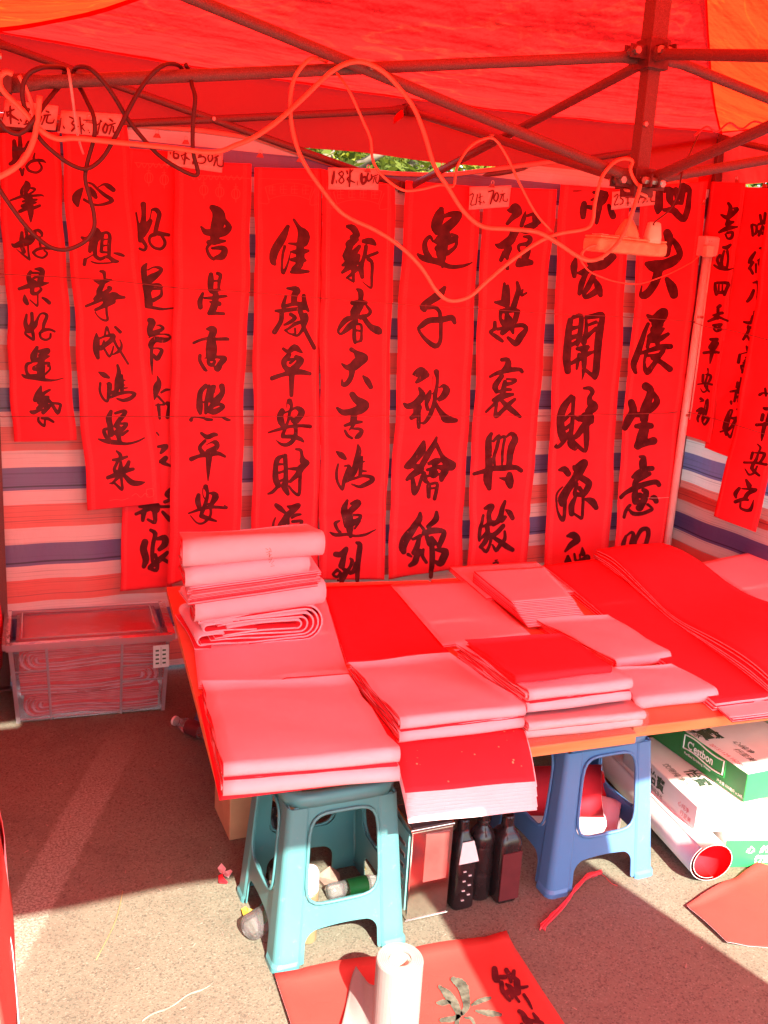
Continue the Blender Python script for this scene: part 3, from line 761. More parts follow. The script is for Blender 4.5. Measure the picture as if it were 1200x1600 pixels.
STROKES = """
@1 0 200 10.67
hao|235,220,30 245,400,42 240,560,30 ; 330,160,28 335,330,38 290,450,50 230,560,35 170,600,28 ; 400,380,25 470,240,20 495,215,8 ; 300,450,40 420,330,20 ; 230,560,30 340,690,22 370,790,18 395,680,15 ; 580,420,12 560,500,20 580,540,14 ; 440,640,22 500,570,24 600,540,25 700,545,25 760,575,10 ; 440,640,22 480,710,22 600,745,20 680,700,22 690,640,18 650,580,14
nian|430,890,15 450,960,55 400,1050,60 400,1120,50 480,1170,55 500,1300,50 510,1420,45 512,1560,15 ; 500,1000,12 560,1010,22 590,1030,12 540,1070,16 490,1100,15 ; 180,1205,16 330,1150,22 420,1130,20 560,1130,20 680,1120,18 730,1140,8 ; 380,1225,18 500,1210,25 610,1195,16 ; 370,1300,28 500,1260,30 600,1245,14 ; 330,1390,28 450,1340,30 560,1330,28 660,1295,22
@1 10 340 10.67
hao|255,250,25 255,400,40 260,480,35 290,570,32 ; 320,190,25 340,300,25 330,360,30 ; 90,440,14 140,470,35 250,430,50 380,390,60 440,300,50 470,230,30 ; 360,460,14 365,560,16 385,700,18 ; 160,520,5 280,620,16 385,700,18 ; 470,220,20 530,210,25 585,260,25 590,310,15 ; 555,330,20 560,440,20 570,500,15 ; 445,580,22 520,525,25 620,510,20 700,510,25 760,525,10 ; 445,580,22 500,640,18 600,670,18 670,620,18 670,580,16 630,550,14
jing|475,855,12 560,860,35 600,900,40 580,980,45 560,1080,50 ; 400,900,25 370,970,35 390,1060,45 450,1100,60 ; 430,920,20 530,925,18 ; 450,1010,20 520,980,20 ; 210,1185,25 330,1150,35 450,1120,45 560,1110,40 660,1095,20 710,1085,8 ; 430,1170,35 430,1250,35 500,1265,25 580,1200,22 560,1165,12 ; 300,1290,14 310,1370,40 345,1430,30 ; 520,1270,15 520,1380,15 515,1470,16 470,1440,14 390,1370,10 ; 600,1335,18 660,1370,28 715,1420,30
@1 15 480 8
hao|210,90,15 195,200,25 230,280,38 ; 275,75,20 280,180,22 250,280,35 ; 230,280,38 310,230,30 340,160,18 380,85,12 430,75,14 465,110,20 430,200,22 415,270,16 ; 285,300,20 300,400,16 250,375,14 195,330,14 210,280,20 ; 375,320,16 420,285,22 500,275,14 560,300,14 ; 375,320,16 390,380,14 450,405,14 505,380,14 510,330,12
yun|340,500,20 300,600,40 290,660,25 ; 370,550,20 470,530,25 480,560,20 420,590,20 380,600,25 ; 290,670,18 400,640,30 490,610,12 ; 400,660,35 380,740,45 310,760,30 ; 430,700,18 490,695,16 480,730,14 ; 495,720,12 505,770,12 450,830,12 ; 400,740,40 390,820,45 420,890,25 ; 270,690,12 215,710,20 205,780,18 240,850,20 330,850,20 ; 155,840,12 200,865,22 320,880,25 440,905,20 560,910,10 670,885,6
qi|390,985,12 360,1080,40 320,1150,30 ; 500,1030,14 430,1070,20 400,1110,20 ; 480,1120,18 420,1150,40 370,1180,30 ; 480,1160,25 420,1210,35 350,1260,20 ; 500,1170,18 540,1230,20 600,1320,20 630,1250,18 630,1210,16 540,1195,14 ; 480,1240,30 420,1310,25 ; 260,1300,14 300,1310,25 400,1270,14 ; 360,1370,12 360,1420,16 430,1480,16 440,1400,10 ; 400,1380,14 480,1390,18 545,1430,14
@2 100 280 10.67
xin|300,160,22 230,250,60 200,330,65 225,440,25 ; 410,60,14 480,90,20 560,170,22 680,270,30 800,360,30 620,425,22 480,420,20 330,340,22 ; 430,150,25 480,230,45 525,300,30 ; 570,130,12 660,85,18 740,120,40 820,180,35
xiang|290,970,18 370,1000,40 470,950,45 540,820,15 570,900,45 540,980,60 460,1080,45 430,1200,30 ; 520,1000,50 510,1150,38 520,1270,30 ; 640,920,30 630,1050,25 620,1200,28 ; 640,900,22 720,890,22 760,950,28 750,1100,32 750,1280,25 ; 640,1010,15 720,1000,12 ; 640,1110,15 720,1100,12 ; 630,1215,20 740,1220,14 ; 520,1280,30 600,1330,28 720,1290,25 830,1360,35 900,1370,18 ; 350,1340,30 335,1420,28 ; 380,1320,15 480,1260,10 ; 450,1370,12 540,1400,14 700,1400,14 850,1380,12 ; 830,1230,12 920,1250,28 990,1275,20
@2 120 420 10.67
shi|390,40,18 450,60,30 460,150,20 ; 280,195,8 400,230,40 480,200,35 580,180,10 ; 420,270,40 370,370,45 380,430,50 300,500,30 ; 530,310,28 560,330,28 470,400,40 450,440,50 ; 150,620,22 300,560,25 430,510,25 600,450,60 700,470,35 790,475,22 ; 600,540,45 500,580,50 400,640,30 310,680,25 ; 490,600,22 495,740,20 510,850,20 430,850,18 350,790,12 300,720,10 ; 450,470,40 480,600,30
cheng|325,1080,15 325,1200,50 320,1350,50 350,1480,30 ; 370,1160,18 480,1120,18 600,1110,35 580,1180,40 470,1270,35 400,1320,40 ; 450,1200,15 430,1280,25 ; 460,1120,15 495,970,20 540,1080,15 ; 600,1150,25 660,1280,20 740,1400,20 850,1580,18 ; 460,1340,18 540,1460,20 590,1370,15 610,1290,12 ; 640,970,22 720,1050,28 ; 715,1180,10 745,1270,18 710,1360,28 600,1430,10
@2 140 560 7.27
hong|105,155,10 160,185,28 215,215,15 ; 120,280,14 115,370,14 150,450,14 200,485,14 215,400,20 225,300,28 195,285,8 ; 315,75,14 330,150,22 315,250,30 300,370,25 240,390,20 ; 365,190,12 365,270,20 365,360,20 ; 370,250,12 400,245,8 ; 370,300,12 400,300,6 ; 370,340,12 430,330,6 ; 240,440,14 330,400,18 440,380,16 510,400,18 460,450,22 380,475,18 310,455,10
yun|240,600,20 215,680,32 230,760,30 240,850,35 ; 290,620,15 380,595,18 410,610,18 370,660,25 320,720,25 300,760,28 ; 340,740,12 420,740,16 380,790,25 300,840,30 ; 430,820,14 370,860,18 ; 325,780,25 325,880,25 350,960,18 ; 215,790,12 160,810,20 180,880,20 220,910,18 ; 95,910,8 180,935,22 300,950,25 420,965,14 540,940,12 620,900,8
lai|300,1045,10 345,1090,20 340,1150,18 ; 260,1145,14 330,1140,20 420,1110,14 ; 310,1170,16 275,1250,18 300,1290,25 ; 350,1170,14 345,1300,40 ; 440,1170,20 420,1220,25 370,1290,30 ; 200,1345,20 300,1310,25 400,1270,25 490,1250,18 ; 380,1310,20 470,1400,30 560,1410,25 620,1400,8 ; 320,1340,18 250,1410,12 ; 225,1410,8 280,1410,12 360,1480,16 360,1400,14 350,1320,18
@3 200 310 8.42
hao|105,190,12 130,330,15 160,420,35 ; 200,80,35 205,200,28 200,300,35 170,430,40 160,550,30 ; 290,300,30 230,400,45 190,480,35 ; 280,290,8 305,180,8 310,150,12 370,150,28 410,210,28 390,300,28 360,430,28 ; 400,460,30 530,480,20 ; 350,470,28 290,500,22 280,570,16 330,640,18 420,665,20 475,620,20 480,560,20 440,490,18 ; 185,550,25 235,630,20 210,680,18 150,660,16
yun|240,860,14 205,920,35 210,1030,35 220,1100,35 ; 260,940,10 330,905,10 400,910,20 440,940,20 380,1000,35 300,1050,50 260,1090,40 ; 200,1150,14 260,1200,50 300,1150,25 400,1140,25 430,1180,20 320,1190,14 ; 240,1180,40 260,1300,45 270,1390,50 ; 440,1200,14 430,1280,22 330,1340,25 ; 230,1420,18 350,1440,20 450,1455,16 600,1440,8
@3 200 490 10.67
chang|360,110,40 400,150,55 360,260,45 360,340,35 ; 470,190,8 540,200,20 580,250,25 480,300,35 400,330,40 ; 345,400,8 420,355,20 560,340,10 660,350,18 700,400,15 600,440,40 450,430,45 380,520,45 400,600,20 ; 370,550,20 ; 420,575,10 500,575,14 560,610,28 520,700,35 480,750,35 420,690,25 ; 390,600,25 390,720,25 395,850,22 400,1020,6
ban|485,1040,10 510,1130,35 480,1220,60 450,1360,30 435,1430,10 ; 550,1310,18 620,1270,22 690,1265,12 ; 500,1380,20 600,1490,15 ; 450,1520,10 600,1510,16 ; 500,1520,28 510,1600,28 ; 650,1490,30 700,1530,45 680,1620,40 650,1720,30 ; 510,1600,25 520,1740,20
@3 200 640 6.15
ding|270,215,8 290,240,8 ; 285,350,12 360,345,20 330,385,20 310,410,12 ; 300,495,14 355,460,22 330,500,22 415,540,8
le|400,765,18 370,810,22 410,850,14 350,880,16 ; 110,930,12 240,925,45 260,950,40 ; 75,1000,14 200,950,20 ; 290,930,14 415,925,12 ; 150,980,25 140,1060,16 ; 255,990,22 255,1080,16 190,1055,12 ; 330,980,14 395,1050,22
jia|215,1155,14 260,1190,20 240,1280,18 230,1400,18 240,1500,12 ; 160,1270,30 145,1340,32 170,1430,30 150,1500,20 ; 280,1240,14 350,1230,28 350,1290,28 300,1340,18 ; 375,1370,16 300,1440,25 210,1510,22 ; 330,1430,18 415,1480,14 ; 260,1390,14 280,1470,18 270,1540,16 200,1520,14
@4 280 310 8.42
ji|430,120,35 500,180,65 520,260,80 490,380,75 470,480,60 460,560,50 ; 600,290,22 650,380,38 600,440,45 540,480,30 ; 285,375,14 340,440,35 420,450,45 ; 380,575,28 480,570,35 600,560,16 ; 400,600,20 360,660,18 400,760,22 450,800,18 ; 430,655,16 550,650,30 600,680,35 560,760,45 480,780,25
xing|415,1000,28 410,1080,38 410,1200,32 440,1240,20 ; 500,985,22 540,1010,22 520,1100,22 515,1200,16 ; 440,1085,14 510,1080,14 ; 440,1210,20 520,1200,20 ; 305,1250,18 270,1350,32 275,1430,30 ; 330,1310,14 450,1305,22 590,1285,18 625,1290,8 ; 475,1260,35 470,1350,40 440,1450,45 390,1510,25 ; 400,1360,12 520,1385,30 ; 400,1515,20 500,1510,20 580,1515,20
@4 280 500 9.41
gao|400,130,14 470,130,45 500,160,50 470,250,50 470,400,75 465,520,72 ; 210,335,20 330,285,20 450,265,25 ; 540,280,22 690,275,25 720,290,12 ; 370,560,8 450,545,14 600,545,25 660,570,40 600,640,40 560,710,45 520,690,20 ; 300,520,25 300,600,25 370,720,25 400,740,14 ; 420,590,22 430,640,25 480,660,25 520,610,20 500,590,14 430,590,14
zhao|380,960,30 310,1040,35 290,1150,40 290,1280,45 300,1360,25 ; 430,960,20 420,1080,35 390,1200,30 380,1360,22 ; 340,1200,15 ; 490,960,16 520,970,14 500,1060,14 ; 480,970,22 470,1120,25 450,1180,30 ; 620,970,40 630,1060,35 540,1180,50 440,1290,28 ; 430,1330,35 520,1340,40 640,1270,28 580,1230,22 500,1260,18 ; 165,1460,28 200,1420,12 330,1430,14 400,1455,22 470,1460,18 ; 640,1430,18 700,1460,22 740,1465,12 ; 470,1420,6 640,1425,8
@4 280 665 8.21
ping|275,90,18 350,140,28 430,110,28 470,110,20 ; 320,190,20 255,270,22 290,340,30 ; 340,240,6 400,210,10 460,210,30 480,260,28 420,310,40 380,340,50 ; 150,425,28 250,385,22 370,365,30 490,350,25 580,390,16 ; 375,380,38 370,500,30 365,700,8
an|335,780,30 360,860,18 345,960,22 310,1060,25 280,1140,22 290,1160,28 380,1190,22 470,1220,12 ; 300,800,6 300,880,6 320,930,8 ; 245,890,25 235,970,35 260,1060,25 ; 380,860,8 440,870,28 460,910,40 420,990,28 ; 380,1010,20 400,1060,16 400,1140,16 370,1190,16 300,1250,14 220,1240,10 140,1150,6 ; 115,1120,10 300,1060,20 450,1040,18 600,1050,16 575,1020,8
zhai|275,1365,12 340,1390,35 390,1450,25 510,1450,10 ; 310,1440,10 260,1485,5
@5 405 330 7.27
jia|320,175,22 260,300,42 170,450,45 150,560,35 170,600,18 ; 285,400,16 260,500,14 250,640,14 270,700,18 320,580,10 350,460,6 ; 390,95,14 450,190,25 500,270,60 490,340,60 460,380,40 460,500,45 450,600,40 400,660,40 ; 330,365,10 420,375,20 ; 350,460,10 460,460,35 550,450,16 ; 360,550,18 460,550,38 520,560,12 ; 360,690,18 460,685,25 555,685,14
sui|310,875,12 400,880,30 430,910,30 400,940,35 385,1040,30 ; 300,960,14 265,1060,22 270,1100,20 ; 270,1080,18 400,1050,22 480,1060,28 ; 500,960,22 510,1060,28 550,1130,14 ; 180,1130,14 250,1130,22 400,1110,20 520,1100,20 ; 250,1150,25 240,1250,25 170,1370,28 ; 450,1120,25 490,1220,30 500,1320,22 620,1550,22 ; 520,1170,20 530,1230,22 480,1350,18 430,1410,14 380,1400,14 ; 350,1170,20 400,1210,20 340,1260,20 280,1290,12 ; 290,1350,14 330,1330,14 400,1280,20 450,1260,20 ; 290,1350,12 340,1390,10 400,1390,12 400,1330,12
@5 405 530 9.41
ping|350,140,22 420,180,28 510,120,45 580,160,30 620,190,16 ; 430,230,35 360,320,40 370,400,35 430,460,45 ; 540,260,30 600,310,50 560,380,45 490,450,55 ; 420,300,20 520,290,14 450,350,20 ; 180,570,32 300,530,30 420,500,32 600,480,38 740,505,25 ; 475,500,42 470,650,35 468,820,28
an|440,910,40 470,980,22 440,1090,22 420,1200,20 350,1370,25 340,1420,30 ; 400,930,8 400,1000,8 ; 330,1050,38 300,1130,45 320,1220,45 350,1280,22 ; 440,1060,16 520,1010,18 580,1020,35 620,1070,45 580,1150,40 520,1200,45 470,1160,20 ; 360,1080,14 440,1050,12 ; 130,1365,14 280,1320,22 450,1280,22 620,1270,24 740,1280,28 ; 530,1300,28 530,1400,28 480,1500,30 400,1550,28 320,1540,20 240,1480,6 ; 340,1430,25 480,1430,30 590,1460,30 640,1500,16
@5 405 690 10
cai|360,220,22 280,270,38 250,400,38 250,580,45 290,680,40 ; 400,220,35 410,400,32 410,600,38 390,700,50 440,810,28 ; 310,350,20 380,350,14 ; 310,480,20 400,450,16 ; 320,610,18 400,580,22 ; 280,700,22 200,780,25 130,810,14 ; 570,115,18 640,130,25 660,220,25 680,300,50 740,325,35 650,400,50 600,500,40 480,620,25 ; 450,420,14 560,420,28 620,410,30 ; 640,450,22 630,600,25 625,780,25 600,830,22 520,770,20 460,690,14
yuan|250,980,30 310,1030,40 380,1090,25 ; 240,1180,12 210,1260,18 195,1400,25 ; 430,1000,14 500,1020,38 600,990,38 540,1060,38 440,1130,45 380,1230,50 320,1320,50 330,1360,35 ; 640,1130,16 560,1140,25 500,1180,18 ; 450,1180,14 440,1330,22 ; 510,1240,22 620,1230,22 660,1240,22 620,1310,28 540,1340,25 450,1350,25 ; 670,1370,20 720,1430,35 775,1500,28
@6 515 340 8.42
xin|225,115,22 300,140,42 350,230,38 290,260,35 ; 350,290,25 260,340,50 230,370,25 ; 260,370,40 200,500,40 ; 380,380,25 330,440,35 250,520,40 200,540,28 ; 370,500,25 300,560,60 160,625,18 ; 380,590,12 250,650,35 155,720,18 ; 350,670,30 270,750,20 215,790,15 ; 290,600,30 300,760,20 305,840,16 ; 215,790,12 300,840,14 ; 440,310,28 530,310,42 590,350,20 ; 470,380,25 460,450,25 430,560,25 400,650,35 420,780,25 ; 460,520,16 540,490,20 620,460,20 ; 500,545,25 550,600,22 545,800,18 540,920,16 480,890,8 420,840,5
chun|350,940,14 400,980,35 395,1080,30 ; 290,1120,28 380,1120,40 460,1120,28 ; 380,1160,55 330,1240,60 330,1310,40 ; 480,1160,16 530,1230,22 500,1280,22 400,1310,30 ; 300,1310,25 200,1350,35 110,1480,18 150,1530,16 260,1430,40 340,1360,30 ; 430,1300,28 530,1430,35 620,1480,50 650,1500,35 ; 320,1420,22 320,1570,26 330,1640,22 ; 330,1400,16 410,1410,16 415,1520,16 410,1600,22 ; 330,1480,14 400,1490,14 ; 330,1640,14 410,1620,16
@6 505 530 9.41
da|410,150,32 470,190,30 540,260,70 590,280,60 500,340,70 430,400,60 340,410,35 270,360,14 ; 420,450,42 400,560,35 340,650,35 280,660,28 270,570,5 ; 580,540,16 640,610,42 690,700,32
ji|420,810,42 470,880,50 560,940,65 600,970,60 520,1030,65 400,1060,45 280,1070,40 200,1010,20 ; 440,1140,45 430,1210,45 ; 310,1265,20 440,1220,30 550,1210,18 ; 430,1260,22 370,1330,10 ; 310,1340,20 350,1410,22 410,1450,18 ; 400,1310,10 500,1310,22 555,1340,25 510,1410,38 470,1440,22
@6 505 690 7.27
hong|145,110,8 200,150,32 245,190,18 ; 165,255,12 145,350,16 155,450,16 210,540,14 230,450,22 280,330,28 290,270,14 240,275,10 ; 385,35,12 395,100,28 370,220,32 340,340,35 260,420,40 ; 430,170,14 420,280,20 410,390,18 ; 440,225,12 465,220,6 ; 430,330,16 480,330,8 ; 250,440,22 340,420,14 440,385,16 540,400,22 545,440,25 460,490,25 400,510,16 320,480,10
yun|265,665,16 230,760,35 250,860,40 260,940,35 ; 310,700,14 380,670,18 410,700,20 340,750,35 290,800,30 ; 330,830,14 420,835,14 400,880,22 320,920,35 ; 300,850,30 290,960,40 300,1070,18 ; 410,900,12 350,980,12 ; 175,890,10 125,920,20 150,990,16 180,1020,16 ; 65,1020,8 130,1050,20 260,1045,16 360,1065,14 480,1050,14 595,995,5
dao|130,1270,28 190,1270,30 250,1210,25 230,1280,25 200,1400,35 ; 300,1320,12 320,1350,20 290,1430,18 220,1520,35 200,1580,25 ; 200,1430,10 240,1450,20 300,1480,20 ; 150,1450,18 105,1500,14 150,1530,14 185,1480,14 150,1450,12 ; 370,1140,14 410,1170,28 395,1300,30 385,1450,25 380,1570,22 ; 360,1370,14 340,1460,25 300,1490,18 ; 160,1570,12
@7 630 310 6.4
yun|375,110,25 350,190,50 320,280,45 330,340,25 ; 380,190,10 460,160,25 550,160,30 500,230,40 430,290,45 400,330,40 ; 340,400,20 400,360,35 ; 320,430,22 400,410,60 420,340,35 ; 480,360,14 530,380,16 500,410,30 430,440,30 ; 530,400,14 520,480,16 440,550,22 ; 390,450,50 380,550,50 385,690,10 ; 340,500,30 ; 290,430,10 260,380,16 210,440,22 220,530,28 260,590,25 ; 140,560,14 200,600,28 330,630,30 450,680,22 560,680,18 640,660,12 685,640,6
qian|400,890,18 350,960,38 250,1030,35 190,1080,30 205,1115,22 ; 230,1090,20 310,1090,18 350,1130,18 360,1180,18 ; 500,1240,18 470,1190,28 380,1210,28 250,1220,28 180,1270,25 150,1310,14 210,1400,18 310,1475,25 360,1430,18 365,1300,18 365,1200,18
@7 620 565 12
qiu|290,230,22 400,200,80 460,160,55 560,240,35 480,270,55 380,350,40 340,380,25 ; 395,490,25 450,600,55 400,700,65 300,790,60 180,830,50 110,780,25 ; 360,850,75 340,960,60 250,1040,40 ; 390,950,30 380,1100,38 385,1220,32 ; 600,550,28 560,660,55 530,780,35 550,880,35 ; 730,190,50 745,300,32 735,450,30 700,600,40 680,750,38 620,940,40 540,1080,35 480,1140,28 430,1140,14 ; 660,270,8 650,450,4 ; 780,480,12 860,450,35 920,530,65 860,640,60 780,700,40 ; 640,600,8 680,560,12 ; 700,760,30 760,880,40 850,1000,55 900,1060,75 1000,1090,55 1100,1100,38
@7 620 680 7.11
hui|285,70,20 260,160,45 190,260,40 130,330,40 90,350,18 ; 180,340,25 250,370,40 150,450,28 110,490,18 ; 170,480,20 185,600,30 190,650,18 230,590,18 270,450,16 ; 430,20,14 400,100,28 340,200,32 270,330,30 250,380,25 ; 430,100,22 490,220,22 550,300,45 620,320,30 600,360,30 540,340,40 ; 350,310,20 420,270,20 470,280,20 400,320,22 ; 330,380,16 450,350,22 530,380,40 500,450,35 490,490,25 ; 290,420,25 310,500,25 340,520,14 ; 400,420,50 ; 330,450,14 460,430,14 ; 345,560,25 345,680,20 ; 350,540,14 440,530,16 430,620,20 410,700,20 ; 350,590,12 430,580,12
jin|250,860,16 240,930,32 170,1040,38 90,1150,45 60,1240,40 70,1290,28 ; 230,960,12 290,1040,18 ; 170,1150,14 250,1110,20 ; 240,1130,18 210,1240,28 180,1300,25 ; 120,1320,18 150,1340,12 ; 250,1270,16 210,1340,28 190,1400,30 140,1440,20 ; 430,850,18 420,930,32 340,1010,22 ; 290,1080,25 400,1050,30 510,1060,22 490,1130,30 450,1220,25 ; 320,1120,22 340,1200,20 ; 390,1180,35 370,1130,22 ; 340,1210,14 450,1190,14 ; 280,1260,14 270,1330,18 310,1400,16 ; 370,1200,25 375,1350,28 360,1560,20 ; 420,1260,16 520,1280,35 490,1360,38 460,1410,32 400,1390,16
@8 745 300 10.91
cheng|510,310,14 580,310,50 640,260,65 690,350,60 600,430,45 510,540,28 ; 570,670,20 610,700,50 580,800,70 480,880,70 370,920,45 300,890,14 ; 520,960,65 490,1060,50 500,1130,28 ; 450,1040,40 390,1160,32 ; 490,1230,28 500,1300,32 ; 690,690,20 650,780,20 ; 810,340,14 780,450,35 750,560,32 740,600,20 ; 830,410,20 950,380,35 1000,480,70 1040,515,25 940,570,55 820,590,30 ; 720,670,14 820,690,25 900,680,14 ; 790,760,18 880,770,35 900,820,38 850,880,35 720,900,25 700,960,25 720,1010,20 ; 860,960,40 870,1020,40 810,1120,60 ; 710,1160,35 680,1240,40 800,1200,60 910,1200,45
@8 740 430 6.67
wan|305,85,14 305,180,25 310,270,40 ; 340,110,16 350,200,18 340,300,22 ; 210,280,14 280,290,28 340,320,20 ; 440,75,16 455,150,25 430,240,28 400,330,30 ; 540,185,12 490,210,12 500,150,10 ; 270,370,20 265,450,16 300,500,28 ; 300,370,25 400,360,25 460,370,14 ; 440,390,28 420,470,28 ; 330,400,20 350,500,45 320,560,35 290,600,25 ; 370,440,14 380,520,30 400,600,14 ; 210,490,18 205,560,20 160,590,12 230,640,22 290,685,16 ; 240,560,16 400,530,18 500,520,22 540,560,22 480,640,35 430,710,30 350,650,16
li|290,880,20 350,880,22 350,950,35 310,980,20 ; 165,1055,14 240,1020,20 350,990,25 470,980,20 500,1005,18 ; 290,1050,22 220,1150,30 230,1200,25 ; 340,1080,10 430,1090,16 400,1120,16 320,1140,22 ; 320,1110,20 300,1210,25 300,1260,30 ; 230,1220,14 330,1190,18 380,1190,14 ; 200,1300,18 290,1260,30 400,1240,16 ; 250,1300,18 200,1350,16 125,1420,14 ; 240,1310,14 225,1400,16 225,1470,20 290,1410,20 360,1340,22 420,1290,16 ; 280,1300,18 350,1370,28 420,1430,25 470,1470,16
@8 725 660 6.957
xing|290,120,18 260,200,30 260,350,35 265,480,35 ; 265,500,40 250,620,45 265,710,25 ; 310,200,14 370,140,16 350,250,18 320,380,16 325,460,12 ; 370,170,14 430,150,14 410,260,14 405,380,14 400,450,10 ; 440,160,10 500,115,20 540,170,32 500,260,35 480,400,30 470,480,28 ; 100,555,18 200,530,22 300,500,25 420,490,30 540,480,25 600,515,22 ; 480,560,28 480,630,42 490,690,25 ; 380,600,8 430,610,20
jun|210,925,16 260,910,30 290,910,28 255,980,25 250,1060,28 ; 190,1000,14 160,1100,18 145,1220,18 145,1270,14 ; 180,1120,12 240,1090,22 ; 150,1260,10 230,1180,22 230,1130,25 ; 250,1080,30 320,1080,25 ; 240,1190,25 210,1280,25 160,1340,20 ; 170,1350,14 220,1390,18 260,1310,14 280,1210,20 ; 440,855,16 410,920,25 390,1000,28 350,1060,28 300,1100,20 ; 450,950,10 490,980,28 515,1030,25 ; 390,1050,30 440,1020,16 ; 410,1120,25 350,1180,25 290,1220,25 ; 430,1180,14 430,1260,20 370,1330,22 330,1380,18 290,1320,10 ; 300,1240,18 380,1290,25 450,1340,28 520,1380,22
ma|320,1490,6 345,1485,6 ; 300,1520,8 350,1510,10 345,1580,10 ; 300,1520,8 300,1600,8
@9 870 290 8.42
ye|200,72,8 310,70,6 ; 470,90,20 560,90,30 640,100,22 ; 640,130,28 600,200,38 550,250,30 ; 440,190,14 520,160,30 ; 560,120,30 545,260,40 530,400,28 515,490,22 ; 345,240,35 335,330,42 335,410,32 ; 390,280,25 450,290,30 ; 670,260,20 700,330,35 730,400,40
hong|390,655,14 440,680,35 450,730,18 ; 500,655,14 450,690,30 ; 240,960,20 215,1060,45 220,1190,28 ; 620,930,35 720,930,38 740,950,25 600,1040,55 480,1060,55 430,1100,40 ; 270,1150,16 350,1140,45 400,1110,40 ; 370,1170,30 320,1290,38 290,1420,25 ; 470,1200,35 400,1340,35 350,1420,25 370,1470,25 450,1430,35 520,1380,40 ; 500,1250,25 540,1340,45 565,1440,28 ; 420,1020,30 520,1000,40
@9 860 480 6.957
kai|210,140,28 190,250,32 180,400,38 170,550,40 180,690,35 ; 240,110,20 320,90,22 320,200,25 300,330,25 280,400,22 ; 220,230,25 300,210,14 ; 220,330,25 300,300,20 ; 200,420,20 290,370,22 ; 375,130,14 375,250,20 350,380,28 ; 380,110,22 480,90,30 540,80,30 550,120,28 520,250,38 500,400,38 490,550,35 480,700,35 470,760,25 ; 390,195,14 480,160,18 ; 390,300,16 480,230,22 ; 350,350,25 450,260,14 ; 470,760,22 370,680,18 ; 280,450,18 350,450,35 390,430,22 ; 220,610,18 300,560,25 360,520,28 450,480,14 ; 300,510,18 285,620,16 280,670,12 ; 350,500,30 355,620,25 345,740,12 335,790,4
cai|215,970,25 130,1080,38 90,1200,38 100,1350,42 120,1420,40 ; 240,980,22 230,1100,20 220,1250,22 200,1400,28 210,1480,40 250,1530,25 ; 130,1220,20 210,1150,14 ; 150,1310,20 220,1250,14 ; 150,1390,25 200,1360,22 ; 130,1450,20 70,1510,20 30,1510,10 50,1480,6 ; 360,880,14 420,880,22 450,920,22 420,980,22 430,1040,38 460,1080,50 410,1130,40 ; 235,1185,10 300,1210,28 400,1190,55 440,1240,25 ; 400,1250,35 350,1290,35 280,1380,30 230,1420,20 ; 380,1290,32 380,1450,30 370,1560,18 290,1510,22 230,1450,18
@9 850 700 8.649
yuan|190,290,18 260,280,40 310,340,38 ; 380,240,14 430,270,50 520,200,50 540,220,40 460,320,60 400,420,50 300,560,50 240,680,55 230,750,35 ; 235,520,10 170,600,14 155,700,12 175,850,14 220,950,25 250,960,22 265,860,22 270,720,25 ; 500,400,40 580,450,42 600,490,38 560,580,38 520,640,30 ; 440,480,18 400,600,25 410,660,22 360,770,38 360,880,35 ; 470,540,30 500,580,25 ; 430,620,30 520,640,25 ; 520,650,20 515,800,20 500,940,20 450,920,18 390,880,16 ; 560,690,20 640,720,45 690,800,30
mao|300,1180,18 380,1170,45 430,1230,40 350,1290,35 265,1385,14 ; 300,1450,18 300,1520,45 ; 495,1340,12 500,1410,35 ; 385,1420,14 405,1510,18 480,1500,22 560,1470,40 ; 460,1430,14 460,1510,8 ; 590,1555,14 640,1570,22
@10 980 280 8
tu|390,120,42 385,250,50 380,350,50 370,420,20 ; 450,130,40 520,110,20 ; 700,110,60 770,130,28 760,250,30 740,380,35 690,500,35 620,450,40 560,390,40 450,385,22 ; 530,150,45 520,250,40 560,320,25 ; 600,130,30 610,250,25 600,310,14 ; 560,290,20 660,300,22 ; 680,150,40 670,300,22
da|485,670,45 510,740,50 490,830,45 470,920,50 ; 560,760,28 620,860,38 640,950,35 560,1020,55 450,1070,60 340,1090,70 240,1060,30 ; 380,1150,50 350,1260,50 280,1380,45 200,1450,45 150,1440,20 170,1330,8 ; 490,1250,28 550,1350,55 575,1440,50
@10 960 470 6.67
zhan|330,150,16 400,190,40 490,120,45 510,150,35 430,230,55 ; 335,240,18 300,320,22 260,450,28 220,570,32 190,660,30 205,740,20 ; 480,250,20 400,300,40 ; 500,290,14 430,330,40 350,370,25 ; 550,345,18 450,400,28 340,420,20 ; 350,380,22 330,480,18 ; 430,390,30 440,470,20 ; 260,545,16 370,510,22 480,480,28 580,475,25 ; 320,540,18 300,640,14 325,740,28 400,660,25 460,570,25 500,520,22 460,560,20 340,570,14 ; 390,590,25 480,640,25 570,710,30
sheng|320,890,40 370,930,35 350,1020,38 310,1130,45 300,1230,40 ; 400,960,20 440,1040,30 400,1100,35 330,1150,35 ; 170,1060,35 190,1150,38 140,1240,40 105,1320,30 ; 200,1190,22 290,1180,28 ; 220,1305,22 300,1300,35 370,1300,28 ; 300,1340,45 270,1430,50 230,1510,35 ; 250,1490,40 330,1470,32 390,1455,38
@10 950 700 9.41
yi|450,120,20 510,120,20 490,200,50 490,270,50 ; 620,290,35 540,300,35 430,360,45 350,420,25 ; 580,370,30 500,400,45 400,470,38 370,540,30 ; 180,720,28 260,650,28 400,570,40 560,510,35 680,490,35 720,530,32 ; 400,600,20 380,680,40 390,780,45 ; 500,610,30 540,640,35 520,720,45 490,800,40 450,870,50 ; 450,690,40 ; 310,840,22 250,920,25 220,1010,22 ; 300,900,16 360,960,28 480,960,25 600,910,25 630,880,16 560,820,18 ; 580,740,6 650,720,38 680,770,35 ; 400,770,20 460,800,50
